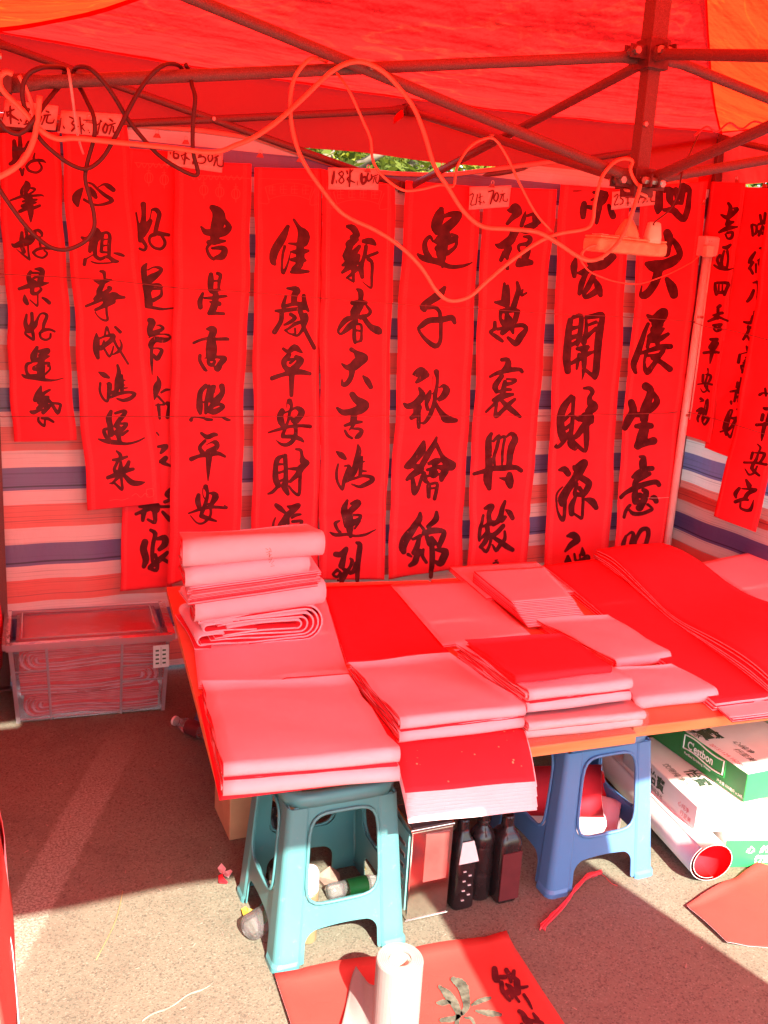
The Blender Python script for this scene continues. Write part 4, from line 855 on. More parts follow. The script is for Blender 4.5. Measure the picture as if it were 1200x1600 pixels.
xing|240,1290,20 200,1400,32 195,1480,22 ; 240,1290,14 330,1230,18 360,1280,30 330,1380,35 330,1470,28 ; 370,1400,20 440,1260,28 500,1190,28 570,1190,30 580,1280,28 550,1400,28 ; 400,1460,14 480,1430,18 550,1410,16 ; 360,1450,40 390,1350,22
@11 1080 310 6.4
xi|385,50,14 405,90,18 395,170,25 ; 315,165,10 360,190,20 400,180,20 470,110,18 440,100,10 ; 380,230,20 360,260,14 ; 380,250,25 430,235,12 ; 290,340,12 370,300,22 470,285,8 ; 350,310,16 400,290,16 ; 350,360,10 370,400,10 410,395,16 420,340,14 370,345,12
ying|330,490,14 370,490,20 400,465,14 ; 340,530,12 320,620,16 330,680,12 ; 375,530,14 385,600,12 375,690,12 350,690,12 ; 300,570,14 275,620,14 320,700,14 ; 245,670,10 300,700,14 380,715,10 440,700,5
si|260,850,12 265,910,18 275,960,16 ; 280,845,12 390,850,16 375,910,16 355,965,14 ; 280,945,14 360,940,16 ; 300,870,8 300,930,8 ; 335,870,8 335,930,8
ji|290,1090,16 310,1075,18 ; 290,1110,14 285,1200,14 ; 240,1170,10 330,1145,14 ; 280,1190,20 190,1230,10 ; 300,1190,12 380,1225,10 ; 240,1270,12 320,1260,12 280,1300,10 ; 290,1290,10 310,1310,12 270,1330,10 245,1305,10 265,1285,10
ping|210,1410,14 270,1410,16 ; 240,1430,18 210,1490,25 ; 265,1450,22 230,1500,25 ; 140,1545,14 210,1535,14 280,1540,14 ; 218,1540,18 205,1600,14 195,1650,6
@11 1080 520 10
an|270,560,12 275,620,10 250,720,18 230,830,20 300,920,14 ; 200,660,20 190,760,18 ; 240,650,10 320,670,20 310,740,22 280,780,14 ; 120,805,10 240,790,14 350,810,16 ; 270,820,10 260,890,14 200,930,12 160,870,6
fu|165,1030,22 200,1060,14 150,1080,8 ; 110,1220,18 170,1200,35 180,1240,25 ; 160,1240,25 120,1330,18 125,1390,12 ; 270,1050,22 270,1150,22 240,1270,22 ; 240,1060,8 200,1280,14 ; 200,1330,30 190,1400,14 230,1430,20 290,1340,22 230,1320,14
@12 1120 310 6.4
ao|360,270,14 370,370,14 ; 370,260,10 410,280,12 400,350,12 370,360,10 ; 450,170,14 460,240,14 ; 500,150,14 490,250,14 ; 430,260,12 500,240,14 ; 470,280,12 430,370,14 ; 490,300,16 500,380,18 ; 420,330,14 520,370,18
na|390,540,12 350,600,20 330,640,14 ; 370,640,14 330,700,14 ; 340,700,14 365,750,14 ; 440,500,10 465,500,10 455,580,10 430,640,12 ; 400,660,12 400,740,10 ; 420,620,10 480,600,12 475,680,10 465,760,12 ; 430,650,12 450,690,12
ba|370,845,8 420,840,16 425,920,16 430,1020,22 490,1030,10 ; 375,920,14 350,990,18 320,1030,14
fang|385,1130,8 390,1190,18 410,1220,16 340,1245,16 290,1235,10 ; 350,1230,10 370,1180,12 ; 330,1280,12 330,1330,14 285,1410,12 ; 330,1290,14 390,1300,12 370,1370,12 345,1420,12 320,1370,8
@12 1120 530 9.41
fu|455,100,10 480,150,30 ; 390,215,8 480,190,12 545,215,22 500,250,20 440,270,10 ; 365,230,18 340,340,22 ; 430,320,18 480,290,20 480,340,14 410,350,16 ; 370,390,14 390,490,16 ; 380,390,14 490,390,20 460,500,18 ; 420,400,20 430,490,22 ; 380,490,14 460,500,16
gui|370,570,14 375,620,18 350,720,25 ; 320,640,20 320,700,22 ; 330,640,12 430,640,16 390,700,22 ; 215,770,14 330,755,18 440,745,14 ; 315,780,20 300,910,20 ; 320,790,14 385,790,20 365,910,20 ; 320,850,20 370,850,20 ; 245,920,22 255,950,16 ; 370,920,14 400,955,18
cai|225,1070,22 190,1190,30 170,1300,30 ; 240,1040,14 280,1050,16 260,1130,14 230,1240,20 200,1330,28 210,1400,20 ; 190,1340,14 110,1360,12 ; 350,1030,12 380,1050,14 370,1120,14 ; 270,1160,14 330,1160,22 400,1150,18 ; 350,1170,25 290,1280,22 230,1340,20 ; 350,1190,10 310,1330,8 275,1440,18 230,1380,14 ; 230,1180,14 230,1250,10
@13 1130 610 7.61
he|455,50,18 500,30,10 560,40,8 ; 520,-20,14 530,60,14
ping|500,210,14 530,220,20 580,215,14 ; 490,290,20 480,350,20 ; 420,410,18 500,405,16 590,400,14 ; 510,400,22 490,520,18 480,600,6 ; 560,270,16 540,360,20
an|440,640,8 470,680,12 450,740,10 430,820,16 390,920,18 460,1010,14 ; 390,740,16 375,810,14 ; 420,740,10 510,750,16 490,820,16 460,860,12 ; 305,855,14 420,860,14 530,880,16 ; 440,900,10 420,970,12 360,1000,12 320,930,6
zhai|330,1060,12 360,1130,25 ; 260,1160,16 220,1220,22 225,1270,12 ; 290,1165,8 420,1180,20 350,1220,22 310,1290,20 ; 220,1320,20 300,1290,20 340,1300,14 ; 270,1330,10 270,1400,12 360,1420,20 400,1300,4
@c1 0 140 6
a|95,160,8 95,200,10 100,320,8 ; 60,220,8 130,190,8 ; 70,250,10 60,210,6 ; 90,240,14 170,290,7 ; 130,150,6 ; 190,285,8 200,300,6 ; 175,320,9 ; 225,330,7 270,320,8 ; 255,180,8 275,190,8 240,240,8 280,240,8 240,310,7 ; 340,240,9 320,290,9 350,310,8 360,260,8 345,235,7 ; 355,280,7 385,255,7 375,300,6 ; 430,205,8 455,215,8 ; 410,245,7 470,240,7 ; 420,255,7 390,330,7 ; 445,250,7 435,310,8 490,315,8 505,285,6 ; 45,200,4 20,285,5
@c2 0 140 6
a|570,270,6 550,385,9 ; 590,345,6 600,365,7 ; 650,260,8 695,285,8 670,320,8 700,350,9 670,390,9 ; 700,360,8 730,350,5 ; 745,265,8 760,415,6 ; 780,330,6 760,350,8 ; 780,290,5 860,290,4 ; 765,360,6 790,390,5 ; 825,385,6 ; 835,405,7 ; 940,290,6 910,420,8 ; 890,350,5 950,300,6 ; 985,320,8 960,380,9 985,410,8 1005,350,8 985,320,7 ; 1025,280,8 1050,300,8 ; 1010,340,7 1075,320,7 ; 1045,340,7 1020,420,7 ; 1060,350,7 1060,400,8 1100,410,7
@c3 250 220 10.91
a|165,200,10 165,230,10 ; 240,150,16 220,220,16 230,290,18 290,300,18 305,240,14 250,220,12 ; 420,180,12 420,260,18 400,400,14 ; 350,260,12 440,220,10 ; 420,280,18 490,325,12 ; 350,250,8 380,330,8 ; 400,170,8 ; 545,360,10 550,400,12 ; 650,260,14 680,240,20 ; 640,290,12 720,270,14 765,310,12 750,370,12 690,390,10 630,375,8 ; 830,230,12 805,290,12 830,360,12 880,320,14 875,240,12 840,225,10 ; 920,240,10 1000,210,8 ; 930,290,16 980,260,14 ; 950,300,14 905,430,12 ; 965,310,10 970,420,10 1060,435,16 1060,330,8
@c4 505 255 12
a|185,160,18 170,270,25 150,380,22 ; 225,330,10 230,375,10 ; 330,160,14 270,200,12 340,270,12 370,330,12 320,380,12 275,330,12 350,230,12 355,180,12 320,150,10 ; 425,150,16 435,200,14 ; 530,130,14 480,190,14 ; 485,110,12 480,250,18 470,440,14 ; 430,290,12 490,240,12 ; 430,310,14 490,330,16 570,365,12 ; 430,290,6 460,370,6 ; 620,340,6 620,410,8 ; 700,200,20 695,300,25 720,390,22 780,340,20 770,260,18 700,280,14 ; 820,200,16 800,280,14 830,340,14 890,280,16 880,220,14 ; 920,250,10 1000,220,10 ; 940,270,10 910,380,8 ; 970,260,10 965,350,10 1010,380,12 1030,280,8
@c5 720 280 3.75
a|45,95,3 62,85,3 65,100,3 50,150,3 75,150,2 ; 75,150,2 ; 90,90,3 80,150,3 ; 105,85,3 105,150,3 ; 95,110,2 120,100,2 ; 95,130,2 118,140,2 ; 125,130,3 130,140,3 ; 155,75,4 185,70,4 165,145,4 ; 195,85,4 185,115,4 200,130,4 212,100,4 205,80,4 195,85,3 ; 235,70,3 ; 225,90,3 250,85,3 ; 235,90,3 220,135,3 ; 242,90,3 240,125,3 262,130,3 265,115,2
@c6 720 280 3.75
a|890,105,3 905,90,3 912,100,3 890,150,3 910,148,3 ; 915,145,2 ; 940,95,3 925,110,3 940,120,3 940,140,3 925,150,3 ; 928,98,2 950,92,2 ; 955,110,2 990,105,2 ; 970,90,3 970,155,3 ; 960,140,2 985,140,2 ; 1030,95,3 1022,118,3 1035,120,3 1040,95,3 1030,140,3 ; 1055,140,3 1070,120,3 1072,90,2 ; 1100,75,3 1105,82,3 ; 1085,100,3 1115,95,3 ; 1095,100,3 1080,135,3 ; 1105,100,3 1105,130,3 1125,130,3
@g 650 1480 5.4545
jie|670,180,25 680,260,30 700,280,20 ; 720,250,20 760,250,20 ; 770,190,20 800,240,20 810,290,14 ; 835,200,16 830,250,20 870,270,10 ; 730,300,20 740,370,20 800,450,14 ; 770,310,10 810,350,25 820,430,14 ; 860,290,30 870,380,28 ; 820,380,14 880,460,12 ; 900,340,16 950,330,12 ; 920,400,14 960,460,14 990,520,8 ; 780,380,25
er|880,540,18 910,560,20 940,620,30 980,655,20 960,700,20 ; 1000,560,12 1035,610,20 ; 920,580,10 980,620,14 1060,635,18 1090,655,10 ; 900,655,18 890,720,18
@flower 650 1480 5.4545
p|320,270,25 390,320,45 420,400,40 430,500,30 400,560,20
p|200,330,14 270,400,38 330,480,35 370,570,28
p|180,470,10 230,470,28 280,470,18
p|480,490,12 560,450,25 630,430,12
p|510,540,8 620,560,30 720,570,16
p|220,620,20 300,610,28 350,590,20
p|420,600,12 470,605,14 495,645,12
p|345,680,20 360,590,20
"""
load_glyphs(STROKES)
# ---------------------------------------------------------------- scrolls hung on the walls
def scroll(key, tl, tr, bl, br, label, plane='Y', d=1.40, seed=0, curl=0.006, creases=(), ext=0.0, fat=1.13, tail=None):
    kw = {plane: d}
    ax = 0 if plane == 'Y' else 1                      # horizontal axis of that plane
    C = [at(*p, **kw) for p in (tl, tr, bl, br)]
    TLc, TRc, BLc, BRc = [(c[ax], c[2]) for c in C]
    if ext:
        BLc = (BLc[0]+(BLc[0]-TLc[0])*ext, BLc[1]+(BLc[1]-TLc[1])*ext); BRc = (BRc[0]+(BRc[0]-TRc[0])*ext, BRc[1]+(BRc[1]-TRc[1])*ext)
    H = TLc[1]-BLc[1]
    def off(h, z):
        t = (TLc[1]-z)/H
        o = curl*sin(h*11+z*3+seed)*(0.25+t)+0.55*curl*sin(z*9+seed*2)
        for cz, a in creases: o += a*math.exp(-((z-cz)/0.018)**2)
        q_ = ((z+seed*0.013)/0.295) % 1.0; o += 0.0035*math.exp(-((q_-0.5)*0.295/0.012)**2)*(0.6+0.4*sin(h*9+seed))
        if tail: o += tail*max(0, t-0.72)**2
        return o
    def place(h, z, extra=0.0):
        o = d-abs(off(h, z))-0.002-extra
        return V(h, o, z) if plane == 'Y' else V(o, h, z)
    cx = (TLc[0]+BRc[0])/2
    base = V(cx, d, BLc[1]) if plane == 'Y' else V(d, cx, BLc[1])
    t = thing('hanging_scroll', label, 'scroll', base, 'calligraphy scrolls hung on the tent walls')
    def fn(u, v):
        w = 0.003*sin(v*13+seed)+0.002*sin(v*31+seed*3)
        l = np.array(TLc)*(1-v)+np.array(BLc)*v; r = np.array(TRc)*(1-v)+np.array(BRc)*v
        q = l*(1-u)+r*u
        return place(q[0]+w, q[1])
    o = grid_sheet('paper_sheet', fn, 14, 150, M['scroll'], t, thick=0.0007)
    def tw(px, py):
        p = at(px, py, **kw); return place(p[ax], p[2], 0.0016)
    if key: draw_glyphs(key, t, M['ink'], tw, seed0=seed*10, fat=fat)
    return t, tw
S1, t1 = scroll('1', (-4, 208), (92, 206), (20, 690), (118, 688), 'narrow short red scroll at the far left of the back wall, brushed 好年好景好運氣', d=1.405, seed=1)
S3, t3 = scroll('3', (197, 232), (288, 238), (187, 923), (268, 916), 'red scroll half hidden behind two others, its lowest brushed character 家', d=1.425, seed=3)
S2, t2 = scroll('2', (95, 205), (197, 196), (136, 797), (252, 785), 'tilted red scroll overlapping its neighbour, brushed 心想事成鴻運來', d=1.385, seed=2)
S4, t4 = scroll('4', (274, 252), (394, 256), (262, 915), (373, 872), 'red scroll above the tall paper pile, brushed 吉星高照平安', d=1.395, seed=4)
S5, t5 = scroll('5', (398, 262), (503, 264), (393, 870), (497, 905), 'red scroll brushed 佳歲平安財源, its foot hidden by rolled papers', d=1.405, seed=5, creases=((1.47, 0.004),))
S6, t6 = scroll('6', (502, 264), (617, 290), (498, 905), (600, 905), 'red scroll brushed 新春大吉鴻運到 under the 1.8 metre price card', d=1.398, seed=6, creases=((1.47, 0.004), (0.62, 0.004)))
S7, t7 = scroll('7', (632, 282), (750, 292), (604, 905), (719, 885), 'red scroll brushed 運千秋繪錦 with large characters', d=1.405, seed=7, curl=0.009, creases=((0.55, 0.005),))
S8, t8 = scroll('8', (755, 292), (868, 296), (727, 890), (820, 890), 'red scroll brushed 程萬裏興駿 right of the 2.1 metre price card', d=1.400, seed=8, curl=0.009, creases=((0.56, 0.006), (0.85, 0.004)))
S9, t9 = scroll('9', (874, 288), (985, 296), (849, 885), (948, 872), 'red scroll brushed 業宏開財源 behind the hanging power strip', d=1.405, seed=9, curl=0.008)
S10, t10 = scroll('10', (1003, 291), (1106, 283), (956, 875), (1036, 872), 'red scroll brushed 圖大展生意興 beside the white conduit', d=1.398, seed=10, curl=0.007, creases=((1.2, 0.003),))
S12, t12 = scroll('12', (1160, 292), (1225, 296), (1104, 699), (1154, 716), 'red scroll on the right side wall, brushed 納八方富貴財 below a half seen first character', plane='X', d=1.475, seed=12, curl=0.012, tail=0.12)
S11, t11 = scroll('11', (1113, 284), (1166, 286), (1062, 676), (1111, 693), 'red scroll on the right side wall beside the corner leg, brushed 喜迎四季平安福', plane='X', d=1.46, seed=11, curl=0.008)
S13, t13 = scroll('13', (1208, 306), (1290, 320), (1128, 806), (1184, 832), 'rightmost red scroll cut by the photo edge, ending in brushed 平安宅', plane='X', d=1.45, seed=13, curl=0.016, tail=0.25)

# faint printed headers: two lantern rows and two fan shaped text frames
def faint(t, tw, pxs, r=0.55):
    st = [[(x, y, r) for x, y in s] for s in pxs]
    v2, fs = glyph_mesh(st, 0.55, 3, 0.0)
    mesh('printed_pattern', [tw(x, y) for x, y in v2], fs, M['print'], t)
def lantern(cx, cy, w=6.5, h=8):
    e = [(cx+w*cos(a), cy+h*sin(a)) for a in np.linspace(0, 2*pi, 13)]
    e2 = [(cx+w*0.4*cos(a), cy+h*sin(a)) for a in np.linspace(0, 2*pi, 13)]
    return [e, e2, [(cx, cy-h-8), (cx, cy-h)], [(cx, cy+h), (cx, cy+h+5)], [(cx-3, cy-h-3), (cx+3, cy-h-3)]]
for t, tw, x0, y0, dx, n in ((S3, t3, 232, 278, 24, 2), (S4, t4, 318, 297, 25, 3)):
    for k in range(n): faint(t, tw, lantern(x0+dx*k, y0+3*k))
    faint(t, tw, [[(x0-22, y0-24), (x0+dx*n-2, y0-18)]]+[[(x0-20+i*9, y0-23), (x0-16+i*9, y0-16), (x0-12+i*9, y0-22)] for i in range(int((dx*n+14)/9))])
for t, tw, x0, x1, y0 in ((S5, t5, 404, 497, 283), (S6, t6, 510, 606, 290)):
    cx = (x0+x1)/2; w = (x1-x0)/2
    top = [(cx+w*0.78*q, y0+6*q*q+3) for q in np.linspace(-1, 1, 9)]; bot = [(cx+w*0.68*q, y0+22+7*q*q) for q in np.linspace(-1, 1, 9)]
    L = [top, bot, [top[0], bot[0]], [top[-1], bot[-1]], [(x0, y0-4), (x1, y0-1)], [(x0, y0-4), (x0-4, y0+560)], [(x1, y0-1), (x1-8, y0+580)], [(x0, y0+34), (cx-w*0.66, y0+34), (cx-w*0.8, y0+10)], [(x1, y0+36), (cx+w*0.7, y0+36), (cx+w*0.86, y0+12)]]
    for i in range(4):
        a = -0.55+i*0.37; c0, r0 = cx+w*a, y0+8+4*a*a
        L += [[(c0-5, r0), (c0+5, r0)], [(c0-5, r0+5), (c0+5, r0+5)], [(c0, r0-3), (c0, r0+11)], [(c0-5, r0+11), (c0+5, r0+11)], [(c0-5, r0+1), (c0-5, r0+10)]]
    faint(t, tw, L, 0.42)
faint(S2, t2, [[(205, 774), (212, 770), (219, 776), (226, 770), (231, 773)], [(170, 781), (180, 779), (190, 780), (200, 777)], [(228, 764), (238, 763), (239, 774), (229, 775), (228, 764)]], 0.45)

# ---------------------------------------------------------------- price cards and clips
def card(key, quad, d, label, fat=1.0):
    P = [at(*q, Y=d) for q in quad]                    # tl tr br bl
    c = sum(P)/4
    t = thing('price_card', label, 'price card', (c[0], d, min(p[2] for p in P)), 'hand written price cards clipped along the wall')
    def fn(u, v):
        q = (P[0]*(1-u)+P[1]*u)*(1-v)+(P[3]*(1-u)+P[2]*u)*v
        return V(q[0], d-0.004-0.004*sin(u*3+v*2), q[2])
    grid_sheet('card_sheet', fn, 6, 4, M['card'], t, thick=0.0006)
    def tw(px, py):
        p = at(px, py, Y=d); return V(p[0], d-0.0115, p[2])
    draw_glyphs(key, t, M['marker'], tw, 'handwritten_price', step_px=0.5, fat=fat*1.1)
card('c1', [(8, 156), (91, 166), (87, 204), (3, 197)], 1.372, 'pink card reading 米 and 元, leftmost of the price cards')
card('c2', [(96, 173), (190, 179), (186, 214), (89, 208)], 1.370, 'pink card reading 1.3 米 with a price in 元, second from the left')
card('c3', [(262, 236), (348, 240), (347, 270), (260, 258)], 1.375, 'pink card reading .6米 50元 above the fourth scroll')
card('c4', [(512, 262), (592, 264), (591, 297), (512, 296)], 1.375, 'pink card reading 1.8米 60元 under the tree gap')
card('c5', [(733, 292), (798, 290), (795, 323), (731, 328)], 1.380, 'pink card reading 2.1米 70元 right of the truss bar end')
card('c6', [(956, 300), (1024, 291), (1023, 320), (953, 328)], 1.375, 'pink card reading 2.5米 with a price in 元 behind the knotted cable')
def clip(px, py, lab, plane='Y', d=1.368, s=1.0, tilt=0.0):
    p = at(px, py, **{plane: d})
    t = thing('bulldog_clip', lab, 'clip', p, 'bulldog clips along the wall tops')
    w, h = 0.014*s, 0.012*s
    def T(a, b, c):                                    # a across, b towards the viewer, c up
        return V(p[0]+a, p[1]-b, p[2]+c) if plane == 'Y' else V(p[0]-b, p[1]+a, p[2]+c)
    v = []; 
    for sy in (0, 1):
        v += [T(-w, 0.001+0.003*sy, -h*0.6), T(w, 0.001+0.003*sy, -h*0.6), T(w*0.45, 0.010*sy+0.001, h*0.5), T(-w*0.45, 0.010*sy+0.001, h*0.5)]
    f = [(0, 1, 2, 3), (7, 6, 5, 4), (0, 4, 5, 1), (1, 5, 6, 2), (2, 6, 7, 3), (3, 7, 4, 0)]
    bevel(mesh('clip_body', v, f, M['clip'], t), 0.001)
    ring = [T(w*0.42*cos(a), 0.008, h*0.9+w*0.5*sin(a)) for a in np.linspace(-0.9, 2*pi-2.25, 14)]
    tube('clip_handle', ring, 0.0016*s, M['bolt'], t, n=6)
for px, py, lab in ((139, 190, 'clip holding the second price card'), (245, 212, 'clip on the pale hem over the half hidden scroll'), (290, 222, 'clip gripping the third price card from the left'),
                    (406, 243, 'clip on the tarpaulin hem above the 佳 scroll'), (468, 250, 'clip on the hem over the gap between 佳 and 新 scrolls'), (574, 266, 'clip gripping the price card below the tree gap'),
                    (768, 290, 'clip gripping the price card right of the 運 scroll'), (690, 262, 'clip behind the truss bar above the 運 scroll')):
    clip(px, py, lab)
clip(1153, 283, 'clip on the right side wall above the corner scroll', 'X', 1.45)
clip(1196, 290, 'clip on the right side wall at the photo edge', 'X', 1.45)
clip(1098, 318, 'clip holding the pale hem beside the corner leg', 'Y', 1.385, 0.8)
# ---------------------------------------------------------------- strings across the scrolls
def yline(pts, d0, r, m, lab, name='string', cat='string', grp=None):
    P = [at(x, y, Y=d0) for x, y in pts]
    return tag(tube(name, P, r, m, None, 5, 4), lab, cat, grp)
yline([(-60, 424), (0, 428), (160, 437), (280, 450), (380, 456), (505, 466), (620, 475), (740, 482), (860, 490), (970, 495), (1095, 503)], 1.372, 0.0016, M['twine_red'], 'upper thin string stretched across all the back wall scrolls', grp='strings across the scrolls')
yline([(-60, 651), (0, 651), (300, 651), (620, 650), (840, 650), (980, 647), (1058, 645)], 1.372, 0.0016, M['twine_red'], 'lower thin string stretched level across the back wall scrolls', grp='strings across the scrolls')
_q = [at(1082, 503, Y=1.38), at(1106, 511, X=1.43), at(1140, 516, X=1.43), at(1200, 531, X=1.43), at(1300, 560, X=1.43)]
tag(tube('string', _q, 0.0016, M['twine_red'], None, 5, 4), 'thin string across the upper part of the right side scrolls', 'string', 'strings across the scrolls')
_q = [at(1045, 645, Y=1.38), at(1070, 643, X=1.43), at(1122, 656, X=1.43), at(1175, 672, X=1.42), at(1230, 690, X=1.42)]
tag(tube('string', _q, 0.0016, M['twine_red'], None, 5, 4), 'thin string across the lower part of the right side scrolls', 'string', 'strings across the scrolls')
yline([(1012, 778), (1030, 778), (1046, 777)], 1.34, 0.0010, M['twine'], 'short pale string tied to the conduit beside the 意 character')

# ---------------------------------------------------------------- white conduit, socket box
cond = thing('electrical_conduit', 'slim white plastic conduit standing at the back right corner leg', 'conduit', (1.432, 1.375, 0))
v, f = tube_vf([V(1.431, 1.375, 0), V(1.431, 1.375, 0.9), V(1.434, 1.375, 1.75)], 0.0175, 12)
mesh('pipe', v, f, M['pvc'], cond, smooth=True)
v, f = tube_vf([V(1.452, 1.36, 1.0), V(1.448, 1.362, 1.75)], 0.004, 6); mesh('pipe_cable', v, f, M['pvc'], cond, smooth=True)
for z, m_ in ((1.46, 'clip'), (1.02, 'clip')):
    v, f = tube_vf([V(1.437, 1.375, z-0.006), V(1.437, 1.375, z+0.006)], 0.021, 12); mesh('tape_band', v, f, M[m_], cond)
sbx = thing('socket_box', 'square white socket box on top of the conduit with a small plug in it', 'socket', (1.44, 1.36, 1.72))
box('box_body', (1.388, 1.340, 1.722), (1.475, 1.395, 1.805), M['pvc'], sbx, 0.005)
box('face_plate', (1.391, 1.334, 1.727), (1.472, 1.3395, 1.800), M['pvc'], sbx, 0.003)
for k in (0, 1): v, f = tube_vf([V(1.402+0.012*k, 1.3335, 1.784), V(1.402+0.012*k, 1.3325, 1.784)], 0.0018, 6); mesh('socket_hole', v, f, M['dark_steel'], sbx)
box('plug', (1.368, 1.300, 1.716), (1.408, 1.333, 1.765), M['plug'], sbx, 0.006)

# ---------------------------------------------------------------- cables slung over the truss
def cable(pts, d, r, m, lab, grp='cables slung over the truss bars', name='cable'):
    P = []
    for i, q in enumerate(pts):
        dd = q[2] if len(q) > 2 else d
        P.append(at(q[0], q[1], Y=dd))
    return tag(tube(name, P, r*0.86, m, None, 8, 5), lab, 'cable', grp)
def c1(x, y, d=None): return (x/3, 80+y/3) if d is None else (x/3, 80+y/3, d)
F, B = -0.026, 0.030                                    # before and behind the bar
cable([c1(870, 60, .02), c1(888, 100, B), c1(900, 160, .0), c1(915, 220, F), c1(905, 330), c1(905, 470), c1(928, 572), c1(880, 572), c1(760, 500), c1(680, 420), c1(600, 320), c1(540, 220), c1(490, 150), c1(430, 88), c1(385, 72, .0), c1(350, 85, B), c1(345, 130, B), c1(380, 180, B), c1(410, 240, 0), c1(440, 310), c1(442, 400), c1(410, 520), c1(400, 600), c1(422, 690), c1(440, 760), c1(440, 830), c1(400, 890), c1(320, 928), c1(240, 920), c1(160, 860), c1(90, 780), c1(0, 650), c1(-60, 540)], F, 0.0052, M['wire_dark'], 'dark rubber cable looping far down over the two leftmost scrolls')
cable([c1(300, 110, B), c1(300, 80, B), c1(250, 74, .0), c1(190, 78), c1(130, 112), c1(105, 180), c1(118, 270), c1(180, 400), c1(260, 480), c1(340, 535), c1(410, 550), c1(480, 500), c1(540, 400), c1(600, 280), c1(650, 190), c1(700, 120), c1(755, 72), c1(800, 58, .0), c1(845, 72, B), c1(860, 120, B)], F-0.012, 0.0052, M['wire_dark'], 'dark rubber cable in a wide W shaped loop at the left end of the bar')
cable([c1(340, 120, B), c1(292, 152, B), c1(230, 222, 0), c1(170, 305), c1(125, 365), c1(80, 388), c1(30, 368), c1(-10, 320), c1(-50, 260)], F-0.022, 0.0052, M['wire_dark'], 'short dark cable loop crossing the leftmost price card')
cable([(0, 122), (3, 117), (10, 113), (20, 116)][::-1]+[(0, 132), (8, 146), (33, 170), (63, 203), (90, 217), (117, 216), (177, 222), (267, 231), (333, 238), (370, 226), (400, 213), (433, 190), (467, 160), (500, 128), (521, 110), (546, 98), (571, 98), (600, 113), (625, 139), (646, 168), (662, 206), (679, 260), (700, 293), (725, 331), (754, 354), (796, 358), (840, 363), (873, 381), (900, 399), (920, 407), (942, 401), (967, 377), (983, 345), (996, 307), (1001, 288)], -0.045, 0.0058, M['wire_orange'], 'long orange cable arching over the middle of the bar and sagging to the power strip')
cable([(510, 96, B), (497, 92, 0.0), (483, 93), (462, 118), (454, 152), (456, 197), (471, 247), (504, 297), (537, 335), (587, 360), (625, 385), (658, 418), (683, 456), (704, 470), (733, 464), (762, 439), (796, 410), (837, 381), (871, 366), (914, 358), (926, 345), (930, 316), (940, 278), (958, 255), (975, 248), (988, 252), (985, 266), (993, 284), (1003, 291), (1025, 283)], -0.034, 0.0050, M['wire_orange'], 'orange cable hanging in the lowest loop across the 運 and 千 scroll')
cable([(517, 104, B), (529, 118, 0.0), (546, 143), (567, 189), (579, 218), (583, 252), (600, 277), (629, 297), (658, 296), (688, 289), (708, 291), (712, 270), (717, 255), (733, 231), (754, 218), (773, 218), (792, 245), (812, 287), (837, 333), (862, 362)], -0.028, 0.0034, M['wire_orange'], 'thin orange cable draped beside the gap with the trees')
cable([(940, 384), (925, 384), (912, 392), (910, 400), (922, 406), (942, 404)], -0.03, 0.0040, M['wire_orange'], 'small orange cable ring at the left end of the power strip')
cable([(905, 402, 0.0), (912, 414, 0.2), (926, 427, 0.4), (961, 440, 0.7), (996, 444, 0.95), (1025, 436, 1.1), (1054, 424, 1.22), (1080, 410, 1.29), (1092, 400, 1.31)], 0, 0.0030, M['wire_orange'], 'thin orange lead running from the power strip back to the socket box')
cable([(62, 150), (58, 190), (52, 220), (38, 248), (18, 266), (-12, 282)], -0.05, 0.0062, M['wire_orange'], 'thick pale cable bundle bending out of the photo at left')
cable([(30, 118), (45, 150), (56, 186), (60, 206)], -0.03, 0.0045, M['wire_pale'], 'pale cable dropping from the bar end to the cable bundle')
cable([(106, 108, B), (108, 116, F), (113, 150, F), (120, 204, 0.1), (126, 228, 0.3), (130, 240, 0.5)], 0, 0.0030, M['twine'], 'pale string hanging from the bar by the second price card')
cable([(1094, 205, 0.28), (1080, 235, 0.15), (1066, 270, 0.0), (1060, 300, -0.02), (1046, 328, -0.03), (1024, 346, -0.03), (1021, 352, -0.03)], 0, 0.0026, M['wire_dark'], 'thin dark cord running down to the small white plug')
cable([(1086, 212, 0.20), (1104, 198, 0.24), (1120, 206, 0.26), (1140, 192, 0.30), (1158, 202, 0.33), (1178, 190, 0.36), (1200, 196, 0.40)], 0, 0.0035, M['ribbon'], 'red tie cord wound round the right truss bar')

# ---------------------------------------------------------------- power strip
ps = thing('power_strip', 'worn pale power strip hanging tilted in front of the 大展 scroll', 'power strip', at(980, 388, Y=-0.02))
A0 = at(926, 378, Y=-0.01); A1 = at(1030, 388, Y=0.05)
ax = A1-A0; L = np.linalg.norm(ax); ax /= L
R_ = basis(ax, (0, 0, 1))
def psbox(name, lo, hi, m, bw=0.006):
    v, f = box_vf(lo, hi)
    return bevel(mesh(name, xform(v, rot=R_, loc=A0), f, m, ps), bw, 3)
